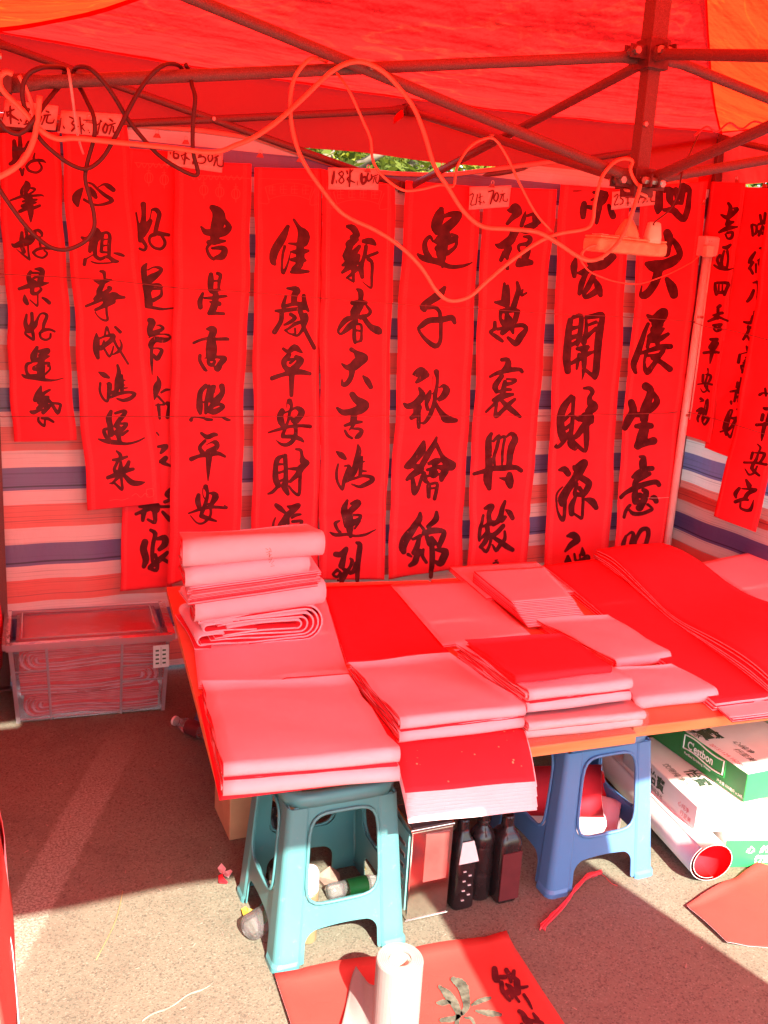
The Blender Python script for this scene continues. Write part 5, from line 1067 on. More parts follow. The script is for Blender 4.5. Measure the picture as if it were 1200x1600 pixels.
# local: x = sideways (towards / away), y = up, z = along the strip
up_l = R_[:, 1][2] > 0
s_ = 1 if up_l else -1
psbox('strip_body', (-0.030, -0.022, -0.006), (0.030, 0.012, L), M['strip'], 0.009)
psbox('strip_cover', (-0.027, 0.0125, -0.002), (0.027, 0.0175, L-0.004), M['strip'], 0.003)
for k in range(4): psbox('socket_rim', (-0.016, 0.0188, 0.012+k*0.040), (0.016, 0.0210, 0.040+k*0.040), M['plug'], 0.002)
def plug(px0, px1, ytop, ybot, top_scale, m):
    a = at(px0, ybot, Y=0.02); b = at(px1, ybot, Y=0.02); c = at((px0+px1)/2, ytop, Y=0.02)
    w = np.linalg.norm(b-a)/2; h = np.linalg.norm(c-(a+b)/2); o = (a+b)/2
    prof = [(w, 0), (w*1.02, h*0.3), (w*(1+top_scale)/2, h*0.7), (w*top_scale, h*0.95), (w*top_scale*0.7, h)]
    v, f = lathe_vf(prof, (0, 0, 0), 16, sq=0.35)
    v = xform(v, scale=(1, 0.7, 1)); v = xform(v, loc=o)
    mesh('plug', v, f, m, ps, smooth=True)
plug(964, 993, 342, 376, 0.35, M['strip']); plug(1008, 1029, 347, 380, 0.75, M['plug'])

# thing knotted under the mast: pale tape
kt = [V(0.03*cos(a), -0.03*sin(a)-0.0, 1.80+0.006*a) for a in np.linspace(0, 12, 40)]
v, f = tube_vf(kt, 0.004, 6); tag(mesh('cable_tie', v, f, M['wire_pale'], None, smooth=True), 'pale tape knot wound under the mast foot', 'tie')
# red bag scrap tied on the back truss joint
bs = at(632, 178, Y=1.40)
def bag(u, v):
    a = u*2*pi
    r = 0.004+0.011*sin(pi*min(1, v*1.1))**1.3*(1+0.4*sin(a*3+v*5))
    return V(bs[0]-0.01+r*cos(a)-0.03*v, bs[1]+0.5*r*sin(a), bs[2]+0.012-0.05*v)
tag(grid_sheet('plastic_scrap', bag, 24, 14, M['valance']), 'crumpled red plastic scrap knotted on the back truss joint', 'plastic scrap')
# banner hanging down the left side beside the camera
def ban(u, v):
    y = -1.05+0.93*u; z = 1.45-1.38*v
    x = -1.575+0.022*v*v+0.012*sin(y*9+v*3)*v+0.006*sin(v*22)
    return V(x, y, z)
tag(grid_sheet('hanging_banner', ban, 30, 40, M['floor_red'], thick=0.002), 'sunlit red banner seen edge on at the lower left photo edge', 'banner')
def ban2(u, v):
    y = -0.85+0.5*u; z = 0.62-0.6*v
    return V(-1.560+0.02*v+0.004*sin(y*20), y, z)
tag(grid_sheet('paper_strip', ban2, 10, 10, M['pale'], thick=0.001), 'pale lilac paper strip beside the banner at the lower left edge', 'paper strip')

def lsh(u, v):
    y = 1.43-0.42*u
    return V(-1.545+0.035*(1-v)+0.03*v*sin(u*5+1)*(0.5+v)+0.006*sin(v*17), y+0.02*v, 1.05-0.93*v)
tag(grid_sheet('hanging_cloth', lsh, 20, 30, M['red'], thick=0.001), 'bright red cloth hanging at the left photo edge behind the storage box', 'cloth')
# ---------------------------------------------------------------- boards and stools
def board(name, corners, z0, z1, label):
    t = thing('table_board', label, 'board', (np.mean([c[0] for c in corners]), np.mean([c[1] for c in corners]), z0), 'boards laid on stools')
    n = 4; v = [V(c[0], c[1], z0) for c in corners]+[V(c[0], c[1], z1-0.003) for c in corners]
    f = [(3, 2, 1, 0), (4, 5, 6, 7)]+[(i, (i+1) % 4, (i+1) % 4+4, i+4) for i in range(4)]
    bevel(mesh('board_core', v, f, M['wood'], t), 0.002)
    v = [V(c[0], c[1], z1-0.003) for c in corners]+[V(c[0], c[1], z1) for c in corners]
    mesh('board_laminate', v, f, M['board_face'], t)
TZ = 0.462
board('b', [(-1.105, -0.235), (-0.016, -0.290), (-0.012, 0.985), (-0.965, 1.13)], 0.430, TZ-0.002, 'left orange table board resting on the teal and blue stools')
board('b', [(-0.004, -0.262), (1.40, -0.345), (1.40, 0.90), (0.00, 0.985)], 0.431, TZ, 'right orange table board above the water cartons')

def stool(cx, cy, hb, ht, H, mat, label, rot=0.0):
    t = thing('plastic_stool', label, 'stool', (cx, cy, 0), 'plastic stools carrying the boards')
    ca, sa = cos(rot), sin(rot)
    def W(x, y, z): return V(cx+x*ca-y*sa, cy+x*sa+y*ca, z)
    def half(z): return hb+(ht-hb)*z/H
    top = H
    # seat: slab with a dished centre and a rim
    prof = [(ht*1.03, H-0.030), (ht*1.04, H-0.012), (ht*1.02, H-0.003), (ht*0.97, H), (ht*0.88, H), (ht*0.84, H-0.003), (0.02, H-0.003)]
    vs, fs = [], []; N = 32
    for r, z in prof:
        for k in range(N):
            a = 2*pi*k/N+pi/N; m_ = 1/((abs(cos(a))**7+abs(sin(a))**7)**(1/7))
            vs.append(W(r*m_*cos(a), r*m_*sin(a), z))
    for i in range(len(prof)-1):
        for k in range(N):
            a, b = i*N+k, i*N+(k+1) % N; fs.append((a, b, b+N, a+N))
    fs.append(tuple(range((len(prof)-1)*N, len(prof)*N))); fs.append(tuple(reversed(range(N))))
    mesh('seat', vs, fs, mat, t, smooth=True)
    # corner legs: rounded columns, folded from the sheet
    for sx, sy in ((-1, -1), (1, -1), (1, 1), (-1, 1)):
        prof2 = [(-0.060, 0.0), (-0.048, -0.004), (-0.018, -0.002), (-0.005, 0.006), (0.0, 0.0)]
        sec = []
        lw = 0.064; c_ = 0.020
        pts2 = [(-lw, 0.003), (-lw+0.006, 0.0), (-c_, 0.0)]+[(-c_+c_*sin(a), c_-c_*cos(a)) for a in np.linspace(0.2, pi/2-0.2, 5)]+[(0.0, c_), (0.0, lw-0.006), (0.003*-1, lw)]
        inn = [(x-0.0035, y+0.0035) for x, y in pts2]
        loop = pts2+inn[::-1]
        vs, fs = [], []; n = len(loop)
        zs = [0.0, 0.012, 0.02, 0.12, 0.24, H-0.03]
        for z in zs:
            h = half(z)+(0.004 if z < 0.015 else 0)
            sc = 1.0-0.25*z/H
            for x, y in loop:
                # local corner frame: (0,0) outer corner at (+,-)
                X = h+x*sc; Y = -h+y*sc
                vs.append(W(X*sx, Y*-sy if False else Y*(1 if sy < 0 else -1), z))
        for i in range(len(zs)-1):
            for k in range(n):
                a, b = i*n+k, i*n+(k+1) % n; fs.append((a, b, b+n, a+n))
        fs.append(tuple(range(n))); fs.append(tuple(range((len(zs)-1)*n, len(zs)*n)))
        mesh('leg', vs, fs, mat, t, smooth=False)
    # side panels with window and arched foot cut, grown from an outline
    zl, zh = 0.055, H-0.028
    def rbox(X, Z, x0, x1, z0, z1, r):
        qx = np.abs(X-(x0+x1)/2)-(x1-x0)/2+r; qz = np.abs(Z-(z0+z1)/2)-(z1-z0)/2+r
        return np.hypot(np.maximum(qx, 0), np.maximum(qz, 0))+np.minimum(np.maximum(qx, qz), 0)-r
    step = 0.006
    for s in range(4):
        gx = np.arange(-hb-0.01, hb+0.011, step); gz = np.arange(-0.01, H+0.01, step)
        X, Z = np.meshgrid(gx, gz); hw = hb+(ht-hb)*Z/H
        trap = np.maximum(np.maximum(np.abs(X)-(hw-0.012), -Z+0.006), Z-zh)
        xs_ = X/(hw/hb)
        win = rbox(xs_, Z, -hb*0.60, hb*0.60, 0.155, H-0.050, 0.035)
        cut = rbox(xs_, Z, -hb*0.56, hb*0.56, -0.2, 0.082+0.010*np.cos(X*14), 0.03)
        D = np.maximum(trap, np.maximum(-win, -cut)); D = np.where(np.abs(D) < 1e-6, 1e-6, D)
        vs2, fs2 = ms_mesh(gx, gz, D)
        def P(x, z, o):
            d = half(z)-0.004-o
            a = s*pi/2
            return W(x*cos(a)+d*sin(a), x*sin(a)-d*cos(a), z)
        n = len(vs2)
        vs = [P(x, z, 0) for x, z in vs2]+[P(x, z, 0.0035) for x, z in vs2]
        edges = {}
        for f in fs2:
            for i in range(len(f)):
                e = (f[i], f[(i+1) % len(f)]); edges[e] = edges.get(e, 0)+1
        fs = [tuple(f) for f in fs2]+[tuple(i+n for i in reversed(f)) for f in fs2]
        for (a, b) in list(edges):
            if (b, a) not in edges: fs.append((b, a, a+n, b+n))
        panel = mesh('side_panel', vs, fs, mat, t)
        # raised rim round the window
        rim = []
        for a in np.linspace(0, 2*pi, 49)[:-1]:
            e = 5.0; m_ = 1/((abs(cos(a))**e+abs(sin(a))**e)**(1/e))
            zz = (0.155+H-0.050)/2+(H-0.205)/2*m_*sin(a)*1.01
            xx = hb*0.605*m_*cos(a)*half(zz)/hb
            rim.append(P(xx, zz, -0.0035))
        rim.append(rim[0]); v, f = tube_vf(rim, 0.0042, 6, False); mesh('window_rim', v, f, mat, panel, smooth=True)
    return t
def ms_mesh(gx, gy, D):
    ny, nx = D.shape; S = D < 0; vid = {}; vs = []; fs = []
    def corner(i, j):
        k = (0, i, j)
        if k not in vid: vid[k] = len(vs); vs.append((gx[i], gy[j]))
        return vid[k]
    def edge(i, j, h):
        k = (1+h, i, j)
        if k not in vid:
            i2, j2 = (i+1, j) if h == 0 else (i, j+1)
            d0, d1 = D[j, i], D[j2, i2]; t = d0/(d0-d1)
            vid[k] = len(vs); vs.append((gx[i]+(gx[i2]-gx[i])*t, gy[j]+(gy[j2]-gy[j])*t))
        return vid[k]
    for j in range(ny-1):
        for i in range(nx-1):
            c = [(i, j), (i+1, j), (i+1, j+1), (i, j+1)]; ins = [bool(S[q[1], q[0]]) for q in c]
            if not any(ins): continue
            e = [(i, j, 0), (i+1, j, 1), (i, j+1, 0), (i, j, 1)]; poly = []
            for q in range(4):
                if ins[q]: poly.append(corner(*c[q]))
                if ins[q] != ins[(q+1) % 4]: poly.append(edge(*e[q]))
            if len(poly) >= 3: fs.append(tuple(poly))
    return vs, fs
stool(-0.822, -0.145, 0.168, 0.133, 0.429, M['teal'], 'weathered teal plastic stool under the left board, front legs in the sun')
stool(-0.052, -0.105, 0.172, 0.134, 0.429, M['blue'], 'blue plastic stool under the middle of the table, right leg in the sun')
stool(-0.72, 0.84, 0.168, 0.133, 0.429, M['blue'], 'blue plastic stool at the back left of the table, hidden from the front')
stool(1.12, 0.62, 0.168, 0.133, 0.430, M['blue'], 'blue plastic stool at the back right of the table')
stool(1.10, -0.12, 0.168, 0.133, 0.430, M['teal'], 'teal plastic stool at the front right, beyond the photo edge')

# ---------------------------------------------------------------- folded and rolled papers
def ribbon(name, prof, thick, mapf, mats, parent, nu=12, label=None):
    """a sheet bent along prof (s, z) and swept across; mats = outer, inner, edge"""
    P = [np.array(q, float) for q in prof]; N = len(P); Nn = []
    for i in range(N):
        t = P[min(i+1, N-1)]-P[max(i-1, 0)]; t /= np.linalg.norm(t)+1e-9; Nn.append(np.array([-t[1], t[0]]))
    vs, fs, mi = [], [], []
    for k in range(nu+1):
        u = k/nu
        for i in range(N):
            for sg in (0.5, -0.5):
                q = P[i]+Nn[i]*thick*sg; vs.append(mapf(q[0], q[1], u))
    def id_(k, i, s): return (k*N+i)*2+s
    for k in range(nu):
        for i in range(N-1):
            fs.append((id_(k, i, 0), id_(k, i+1, 0), id_(k+1, i+1, 0), id_(k+1, i, 0))); mi.append(0)
            fs.append((id_(k, i, 1), id_(k+1, i, 1), id_(k+1, i+1, 1), id_(k, i+1, 1))); mi.append(1)
        for i in (0, N-1):
            fs.append((id_(k, i, 0), id_(k+1, i, 0), id_(k+1, i, 1), id_(k, i, 1))); mi.append(2)
    for k in (0, nu):
        for i in range(N-1):
            fs.append((id_(k, i, 0), id_(k, i, 1), id_(k, i+1, 1), id_(k, i+1, 0))); mi.append(2)
    return mesh(name, vs, fs, mats, parent, mi, smooth=False if N < 4 else True, label=label)
def ubend(Lb, Lt, h, z0, s0, n=8):
    r = h/2
    p = [(Lb*(1-k/6.0)+(s0+r)*(k/6.0), z0) for k in range(6)]
    p += [(s0+r-r*sin(a), z0+r-r*cos(a)) for a in np.linspace(0, pi, n)]
    p += [((s0+r)*(1-k/6.0)+Lt*(k/6.0), z0+h) for k in range(1, 7)]
    return p
def XY(px, py, z): return at(px, py, Z=z)[:2]
OUT_PINK = lambda: [M['pink'], M['red'], M['red_back']]
def frame(fl, fr, bl, br, z0, z1):
    return XY(*fl, z0), XY(*fr, z0), XY(*bl, z1), XY(*br, z1)
def bundle(label, fl, fr, bl, br, z0, layers, parent=None, nest=3, sag=0.35, seed=0, tight=1.0, shift=(0,), mats=None, tilt=0.0, name='paper_bundle'):
    """layers: heights from the bottom up; each a stack of sheets folded over at the front"""
    ztop = z0+sum(layers)
    Fl, Fr, Bl, Br = frame(fl, fr, bl, br, z0, z0+(ztop-z0)*(1-sag))
    t = thing(name, label, 'folded paper', (*((Fl+Fr)/2), z0), 'stacks of couplet paper on the table')
    L = 0.5*(np.linalg.norm(Bl-Fl)+np.linalg.norm(Br-Fr))
    z = 0.0
    for li, h in enumerate(layers):
        sh = shift[li % len(shift)]; me = mats[li] if mats else ('pink', 'red', 'edges')
        for j in range(nest):
            th = h*tight/(2*nest)*0.86
            jt = h/(2*nest)
            hh = h-2*jt*j-jt*0.9
            prof = ubend(L*(0.97-0.02*j), L*(1.0-0.015*j), max(hh, 0.002), z+jt*(j+0.45), jt*j*0.9)
            rs = seed*7+li*3+j
            def mp(s, zz, u, rs=rs, sh=sh, li=li):
                v = min(1.0, max(0.0, s/L)); 
                l = Fl*(1-v)+Bl*v; r = Fr*(1-v)+Br*v
                q = l*(1-u)+r*u
                fwd = (Fl-Bl)/np.linalg.norm(Fl-Bl)
                if s < 0: q = q+fwd*(-s)
                q = q+fwd*(sh+0.0022*sin(u*7+rs))
                q = q+(r-l)/np.linalg.norm(r-l)*(0.003*sin(rs*2.3+s*30))
                k = 1-sag*(v**0.8)
                return V(q[0], q[1], z0+zz*k+tilt*u*(1-v)+0.0012*sin(s*23+u*5+rs)*(zz/(0.03)))
            o = ribbon('folded_sheet', prof, th, mp, [M[me[0] if j % 2 == 0 else me[1]], M[me[1]], M[me[2]]], t)
        z += h
        for q_ in range(3):                            # odd sheets slipped in between the folds
            rq = random.Random(seed*31+li*5+q_); e = [rq.uniform(-0.010, 0.0015) for _ in range(4)]
            if li == len(layers)-1: break
            def fn(u, v, e=e, z=z, q_=q_, rq=q_):
                v2 = v*0.96
                l = Fl*(1-v2)+Bl*v2; r = Fr*(1-v2)+Br*v2; a = (r-l)/np.linalg.norm(r-l); fw = (Fl-Bl)/np.linalg.norm(Fl-Bl)
                p = l*(1-u)+r*u-a*e[0]*(1-u)*0.6+a*e[1]*u*0.6+fw*(e[2]*(1-u)+e[3]*u)*(1-v)
                return V(p[0], p[1], z0+(z-0.0012+0.0009*q_)*(1-sag*(v2**0.8))+0.0006*sin(u*21+q_))
            grid_sheet('loose_sheet', fn, 10, 8, [M['pale'], M['red']], t, thick=0.0006)
    return t
def flat(label, q4, z0, n=4, th=0.0028, top='pink', under='red', wave=0.002, seed=0, jit=0.006, step=(0.0, 0.0), nu=14, nv=18, drop=None, name='paper_stack', fz=None, tops=None):
    """n sheets lying on one another; q4 = back left, back right, front right, front left in the photograph"""
    C = [XY(*q, z0+n*th) for q in q4]
    t = thing(name, label, 'paper', (*(sum(C)/4), z0), 'stacks of couplet paper on the table')
    r = random.Random(seed)
    for k in range(n):
        d0 = np.array([r.uniform(-jit, jit), r.uniform(-jit, jit)])*(0 if k == n-1 else 1)
        C2 = [c+d0+np.array(step)*(n-1-k)*(1 if i >= 2 else 0) for i, c in enumerate(C)]
        def fn(u, v, C2=C2, k=k):
            q = (C2[0]*(1-u)+C2[1]*u)*(1-v)+(C2[3]*(1-u)+C2[2]*u)*v
            z = z0+(k+0.5)*th+wave*(0.6+0.4*k/max(1, n-1))*(1+wob(q[0]*3+seed, q[1]*2.5, seed))*0.5
            if fz: z += fz(u, v, k/max(1, n-1))
            return V(q[0], q[1], z)
        mt = (tops[k] if tops else top)
        grid_sheet('paper_sheet', fn, nu, nv, [M[mt], M[under]], t, thick=th*0.8)
    return t
Z0 = TZ+0.001
# back row and flat sheets first
flat('deep red flat sheet lying between the tall pile and the pink middle sheets', [(503, 917), (612, 913), (706, 1024), (542, 1036)], Z0, 2, 0.003, 'red', 'pink', seed=11)
flat('broad pink sheets behind the red topped stack, faintly creased', [(610, 914), (738, 908), (830, 992), (692, 1010)], Z0, 3, 0.003, 'pink', 'red', seed=12, wave=0.003)
flat('pinkish sheets spread under and in front of the tall paper pile', [(296, 925), (500, 905), (545, 1058), (312, 1072)], Z0, 4, 0.003, 'pink', 'red', seed=13, wave=0.003, fz=lambda u, v, k: 0.010*max(0, v-0.9)/0.1*(u > 0.5)*k)
# long red lengths at the right
Lg = lambda u, v, k: 0.004*sin(v*9)*k
flat('long red length running from the back wall to the front edge, pink end turned up', [(848, 884), (932, 874), (1215, 1088), (1118, 1101)], Z0, 5, 0.004, 'red', 'pink', seed=14, wave=0.004, nv=40, fz=Lg)
flat('pale pink front end of the long red length', [(1100, 1088), (1230, 1078), (1262, 1108), (1140, 1122)], Z0, 4, 0.003, 'pale', 'red', seed=15, wave=0.002)
def wav(u, v, k): return k*(0.020*sin(v*8.5+0.4)+0.016)+0.006*(1-abs(2*u-1))*k
t_ = flat('thick wavy red length at the back right, dark curled left edges', [(930, 868), (1034, 858), (1330, 1010), (1210, 1082)], Z0, 7, 0.0045, 'red', 'pink', seed=16, wave=0.006, nv=44, jit=0.012, fz=wav, tops=['red_back', 'pink', 'red', 'red_back', 'red', 'red_back', 'red'])
flat('pink sheets beyond the wavy red length at the right board end', [(1090, 880), (1180, 862), (1300, 905), (1215, 960)], Z0, 5, 0.004, 'pink', 'red', seed=17, wave=0.003)
# I: fanned pink sheets
flat('pink sheets at the back of the table with a red one under them', [(703, 886), (838, 878), (900, 925), (760, 935)], Z0, 4, 0.004, 'pink', 'red', seed=18)
flat('stack of pink sheets with its front edges fanned out in steps', [(740, 896), (850, 889), (893, 938), (800, 946)], Z0+0.014, 16, 0.0024, 'pink', 'red', seed=19, wave=0.001, jit=0.0035, step=(-0.0, -0.0075), tops=['pink']*16, fz=lambda u, v, k: 0.010*k)
# J, K
bundle('pink folded bundle at the front edge, right of the film wrapped one', (990, 1113), (1121, 1097), (930, 1046), (1050, 1036), Z0, [0.040], seed=3, sag=0.15, nest=3)
kr = at(1028, 1052, Z=Z0+0.040); 
bundle('pink folded bundle between the red topped stack and the long red length', (960, 1048), (1046, 1036), (836, 966), (950, 960), Z0+0.002, [0.036], seed=4, sag=0.2, nest=3)
# F middle bundle resting on G
def droop(C_top, label, q4, z0, n):
    pass
G4 = [(575, 1110), (790, 1100), (838, 1206), (632, 1234)]
gC = [XY(575, 1110, Z0+0.02), XY(800, 1100, Z0+0.02)]
gl0 = XY(578, 1112, Z0); gr0 = XY(795, 1098, Z0)
t_ = thing('paper_stack', 'red sheets flecked with gold drooping over the front edge, pale ends fanned below', 'paper', (-0.5, -0.25, TZ), 'stacks of couplet paper on the table')
eR = at(838, 1213, Z=0.447); eL = at(634, 1240, Z=0.447)
for k in range(9):
    top = (k == 8)
    ex = 0.0 if top else 0.010+0.0040*(7-k)
    def fn(u, v, k=k, ex=ex):
        b = np.array([gl0[0], gl0[1]])*(1-u)+np.array([gr0[0], gr0[1]])*u
        e = eL[:2]*(1-u)+eR[:2]*u
        d = e-b; Ld = np.linalg.norm(d); d /= Ld
        s = v*(Ld+ex)
        q = b+d*s
        yy = q[1]
        hang = max(0.0, -0.245-yy)
        z = TZ+0.0025+k*0.0026-hang*hang*1.9-hang*0.10+0.0010*sin(u*9+k)
        if not top: z -= 0.0012*(7-k)*min(1, hang*12)
        return V(q[0]+0.002*sin(k*2.1), q[1], z)
    grid_sheet('paper_sheet', fn, 12, 26, [M['red_dots'] if top else M['pale'], M['pale']], t_, thick=0.0020)
bundle('pink folded bundle in two thick layers, front middle, lying on the drooping red sheets', (624, 1163), (819, 1139), (545, 1034), (703, 1020), Z0+0.026, [0.034, 0.034], seed=5, sag=0.42, shift=(0.004, 0.0))
# H stack
bundle('pink bundle in shiny clear film, lowest of the middle stack', (822, 1158), (1004, 1138), (770, 1080), (940, 1062), Z0, [0.026, 0.026], seed=6, sag=0.1, mats=[('pale', 'red', 'edges')]*2, shift=(-0.004, 0.004))
wl, wr_ = XY(818, 1152, Z0+0.02), XY(1007, 1132, Z0+0.02); wbl, wbr = XY(768, 1078, Z0+0.05), XY(945, 1060, Z0+0.05)
def wrap(u, v):
    e = min(1, max(0, (v-0.25)/0.75)); q = (wl*(1-u)+wr_*u)*(1-e)+(wbl*(1-u)+wbr*u)*e
    z = Z0+0.004+0.056*min(1, v/0.25) if v < 0.25 else Z0+0.060
    n_ = 0.0035*wob(u*14, v*17, 8)+0.002*wob(u*40, v*33, 2)
    return V(q[0], q[1]-0.008-(0.006*sin(pi*min(1, v/0.25)) if v < 0.25 else 0)+n_, z+abs(n_))
tag(grid_sheet('plastic_wrap', wrap, 60, 30, M['film']), 'wrinkled clear film round the lowest bundle of the middle stack', 'plastic film')
bundle('two pink folded layers in the middle stack, left edges showing red', (824, 1117), (986, 1097), (712, 1004), (880, 992), Z0+0.062, [0.031, 0.033], seed=7, sag=0.30, shift=(0.0, -0.004), nest=4)
bundle('red folded bundle topping the middle stack, worn pale along its fold', (806, 1070), (955, 1053), (728, 999), (878, 989), Z0+0.128, [0.024], seed=8, sag=0.3, nest=4, mats=[('red', 'red_back', 'red_back')])
# A front left
flat('red sheets under the left front bundle, showing along its left side', [(312, 1085), (560, 1075), (624, 1212), (346, 1246)], Z0, 3, 0.003, 'red', 'red', seed=21, wave=0.002)
bundle('big pink folded bundle at the left front corner, two rounded folds overhanging the edge', (347, 1246), (622, 1222), (316, 1066), (546, 1056), Z0-0.012+0.022, [0.040, 0.040], seed=9, sag=0.55, shift=(0.006, -0.004), nest=3)
# B tall pile: coil at the bottom, folded rolls above
pB = 'tall pile of folded and rolled pink paper'
ts = thing('paper_coil', 'thick loosely coiled pink and red bundle at the foot of the tall pile', 'rolled paper', (*XY(400, 1010, Z0), Z0), 'tall pile of folded and rolled paper')
cl, cr = XY(302, 1022, Z0), XY(502, 1003, Z0); axx = (cr-cl); Lc = np.linalg.norm(axx); axx /= Lc; ayy = np.array([-axx[1], axx[0]])
def coil_map(sx, sz, u):
    q = cl+axx*sx+ayy*(u*0.30); return V(q[0], q[1], Z0+0.010+sz+0.002*sin(u*5+sx*9))
for j in range(5):                                     # big bends at the right, open edges at the left
    h = 0.112-j*0.0215; zz0 = 0.002+j*0.0100; L0 = Lc-0.004-0.022*j
    pr = ubend(L0+0.006*(j % 2), L0-0.010*((j+1) % 2), h, zz0, 0.016*j, 12)
    def mp(a, b, u, j=j, h=h, zz0=zz0):
        x = Lc-a; f = min(1, a/Lc)
        squash = 1-0.30*f*f
        return coil_map(x+0.004*sin(u*4+j), zz0+(b-zz0)*squash+0.006*sin(a*17+j*1.3)*f, u)
    ribbon('coiled_sheet', pr, 0.0055, mp, [M['pink'] if j % 2 == 0 else M['red'], M['red'], M['pink']], ts, 6)
for j, (x0, w, zc, h) in enumerate(((0.012, 0.10, 0.012, 0.030), (0.030, 0.16, 0.052, 0.022), (0.016, 0.12, 0.083, 0.020))):      # small curls at the left
    pr = ubend(w, w*0.8, h, zc, 0.0, 9)
    ribbon('coiled_sheet', pr, 0.0045, lambda a, b, u, x0=x0: coil_map(x0+a, b+0.003*sin(a*30), u*0.95+0.004), [M['pink'], M['red'], M['pink']], ts, 5)
bundle('thick rounded pink roll second from the foot of the tall pile', (304, 978), (508, 948), (296, 912), (484, 890), Z0+0.124, [0.084], seed=31, sag=0.05, nest=4)
flat('flat sheaf of pink sheets with fanned edges in the middle of the tall pile', [(286, 866), (470, 850), (498, 893), (296, 921)], Z0+0.210, 14, 0.0030, 'pink', 'red', seed=32, wave=0.004, jit=0.007, step=(0.0, -0.0008))
bundle('pink folded bundle above the fanned sheaf in the tall pile', (290, 922), (484, 897), (280, 862), (470, 850), Z0+0.256, [0.058], seed=33, sag=0.1, nest=4)
bundle('topmost pink roll of the tall pile with faint pencilled writing', (284, 892), (506, 872), (282, 832), (480, 820), Z0+0.316, [0.084], seed=34, sag=0.28, nest=5)
# ---------------------------------------------------------------- under and beside the table
def G0(px, py, z=0.0): return at(px, py, Z=z)
# tin can
tn = thing('tin_can', 'tall square tin can with pale handle, red reflecting front and teal side, between the stools', 'tin can', (-0.565, -0.19, 0))
tv = [V(-0.625, -0.243, 0), V(-0.508, -0.243, 0), V(-0.502, -0.128, 0), V(-0.618, -0.128, 0)]
H = 0.262
def prism(base, z0, z1, s0=1.0, s1=1.0):
    c = sum(base)/len(base); n = len(base)
    v = [V(*(c+(b-c)*s0)[:2], z0) for b in base]+[V(*(c+(b-c)*s1)[:2], z1) for b in base]
    f = [tuple(reversed(range(n))), tuple(range(n, 2*n))]+[(i, (i+1) % n, (i+1) % n+n, i+n) for i in range(n)]
    return v, f
v, f = prism(tv, 0.004, H-0.004); bevel(mesh('can_body', v, f, M['tin'], tn), 0.005, 3)
for z in (0.0, H-0.006):
    v, f = prism(tv, z, z+0.008, 1.035, 1.035); bevel(mesh('can_rim', v, f, M['tin'], tn), 0.002)
v, f = prism(tv, H-0.001, H+0.004, 0.93, 0.93); mesh('can_top', v, f, M['tin_dark'], tn)
box('reflection_panel', (-0.585, -0.2450, 0.110), (-0.520, -0.2435, 0.244), M['tin_red'], tn)  # red reflection laid on the front as a coloured panel
v, f = box_vf((0, 0, 0), (1, 1, 1))
mesh('side_print', [V(-0.6262, -0.232, 0.03), V(-0.6245, -0.232, 0.03), V(-0.6205, -0.135, 0.03), V(-0.6225, -0.135, 0.03), V(-0.6262, -0.232, 0.245), V(-0.6245, -0.232, 0.245), V(-0.6205, -0.135, 0.245), V(-0.6225, -0.135, 0.245)], f, M['tin_teal'], tn)
for k in range(5): box('print_line', (-0.6270, -0.215, 0.20-k*0.03), (-0.6256, -0.150, 0.210-k*0.03), M['tin_dark'], tn)
hp = [V(-0.600, -0.185, H+0.004), V(-0.600, -0.185, H+0.024), V(-0.590, -0.185, H+0.030), V(-0.535, -0.180, H+0.030), V(-0.525, -0.180, H+0.024), V(-0.525, -0.180, H+0.004)]
tube('handle', hp, 0.0058, M['handle'], tn, 8, 4)
# black bottles
def bottle(name, label, c, prof, m, sq=0.0, sx=1.0, sy=1.0, n=24, cap=None, capm=None, rot=0.0, group=None, cat='bottle'):
    t = thing(name, label, cat, (c[0], c[1], 0), group)
    v, f = lathe_vf(prof, (0, 0, 0), n, sq=sq)
    R = np.array([[cos(rot), -sin(rot), 0], [sin(rot), cos(rot), 0], [0, 0, 1]])
    v = xform(xform(v, scale=(sx, sy, 1)), rot=R, loc=(c[0], c[1], 0))
    mesh('bottle_body', v, f, m, t, smooth=True)
    if cap:
        v, f = lathe_vf(cap, (c[0], c[1], 0), 24); bevel(mesh('bottle_cap', v, f, capm or m, t, smooth=False), 0.001)
    return t
bp = G0(722, 1418); 
bt = bottle('ink_bottle', 'black ink bottle with pale shoulder label and tick marks, leftmost of three', (bp[0], bp[1]+0.030), [(0.001, 0.0), (0.032, 0.0), (0.035, 0.006), (0.035, 0.140), (0.033, 0.160), (0.025, 0.190), (0.0150, 0.208), (0.0140, 0.218)], M['black'], sq=0.55, sx=0.9, sy=1.15, cap=[(0.0155, 0.212), (0.0155, 0.240), (0.013, 0.244)], group='black ink bottles under the table')
vb = [V(bp[0]-0.0285, bp[1]-0.0125, 0.140), V(bp[0]+0.0285, bp[1]-0.0125, 0.140), V(bp[0]+0.0165, bp[1]-0.0010, 0.194), V(bp[0]-0.0165, bp[1]-0.0010, 0.194)]
n_ = V(0, -0.0025, 0.001)
mesh('shoulder_label', [q+n_ for q in vb]+[q+n_*0.3 for q in vb], [(0, 1, 2, 3), (7, 6, 5, 4), (0, 4, 5, 1), (1, 5, 6, 2), (2, 6, 7, 3), (3, 7, 4, 0)], M['white_label'], bt)
for k in range(7): box('tick_mark', (bp[0]-0.012+(k % 2)*0.016, bp[1]-0.0135, 0.030+k*0.014), (bp[0]-0.004+(k % 2)*0.016, bp[1]-0.0105, 0.0325+k*0.014), M['white_label'], bt)
bp = G0(755, 1408)
rib = [(0.001, 0.0), (0.031, 0.0), (0.034, 0.006), (0.034, 0.070)]
for k in range(11): rib += [(0.0345, 0.074+k*0.0075), (0.0322, 0.0778+k*0.0075)]
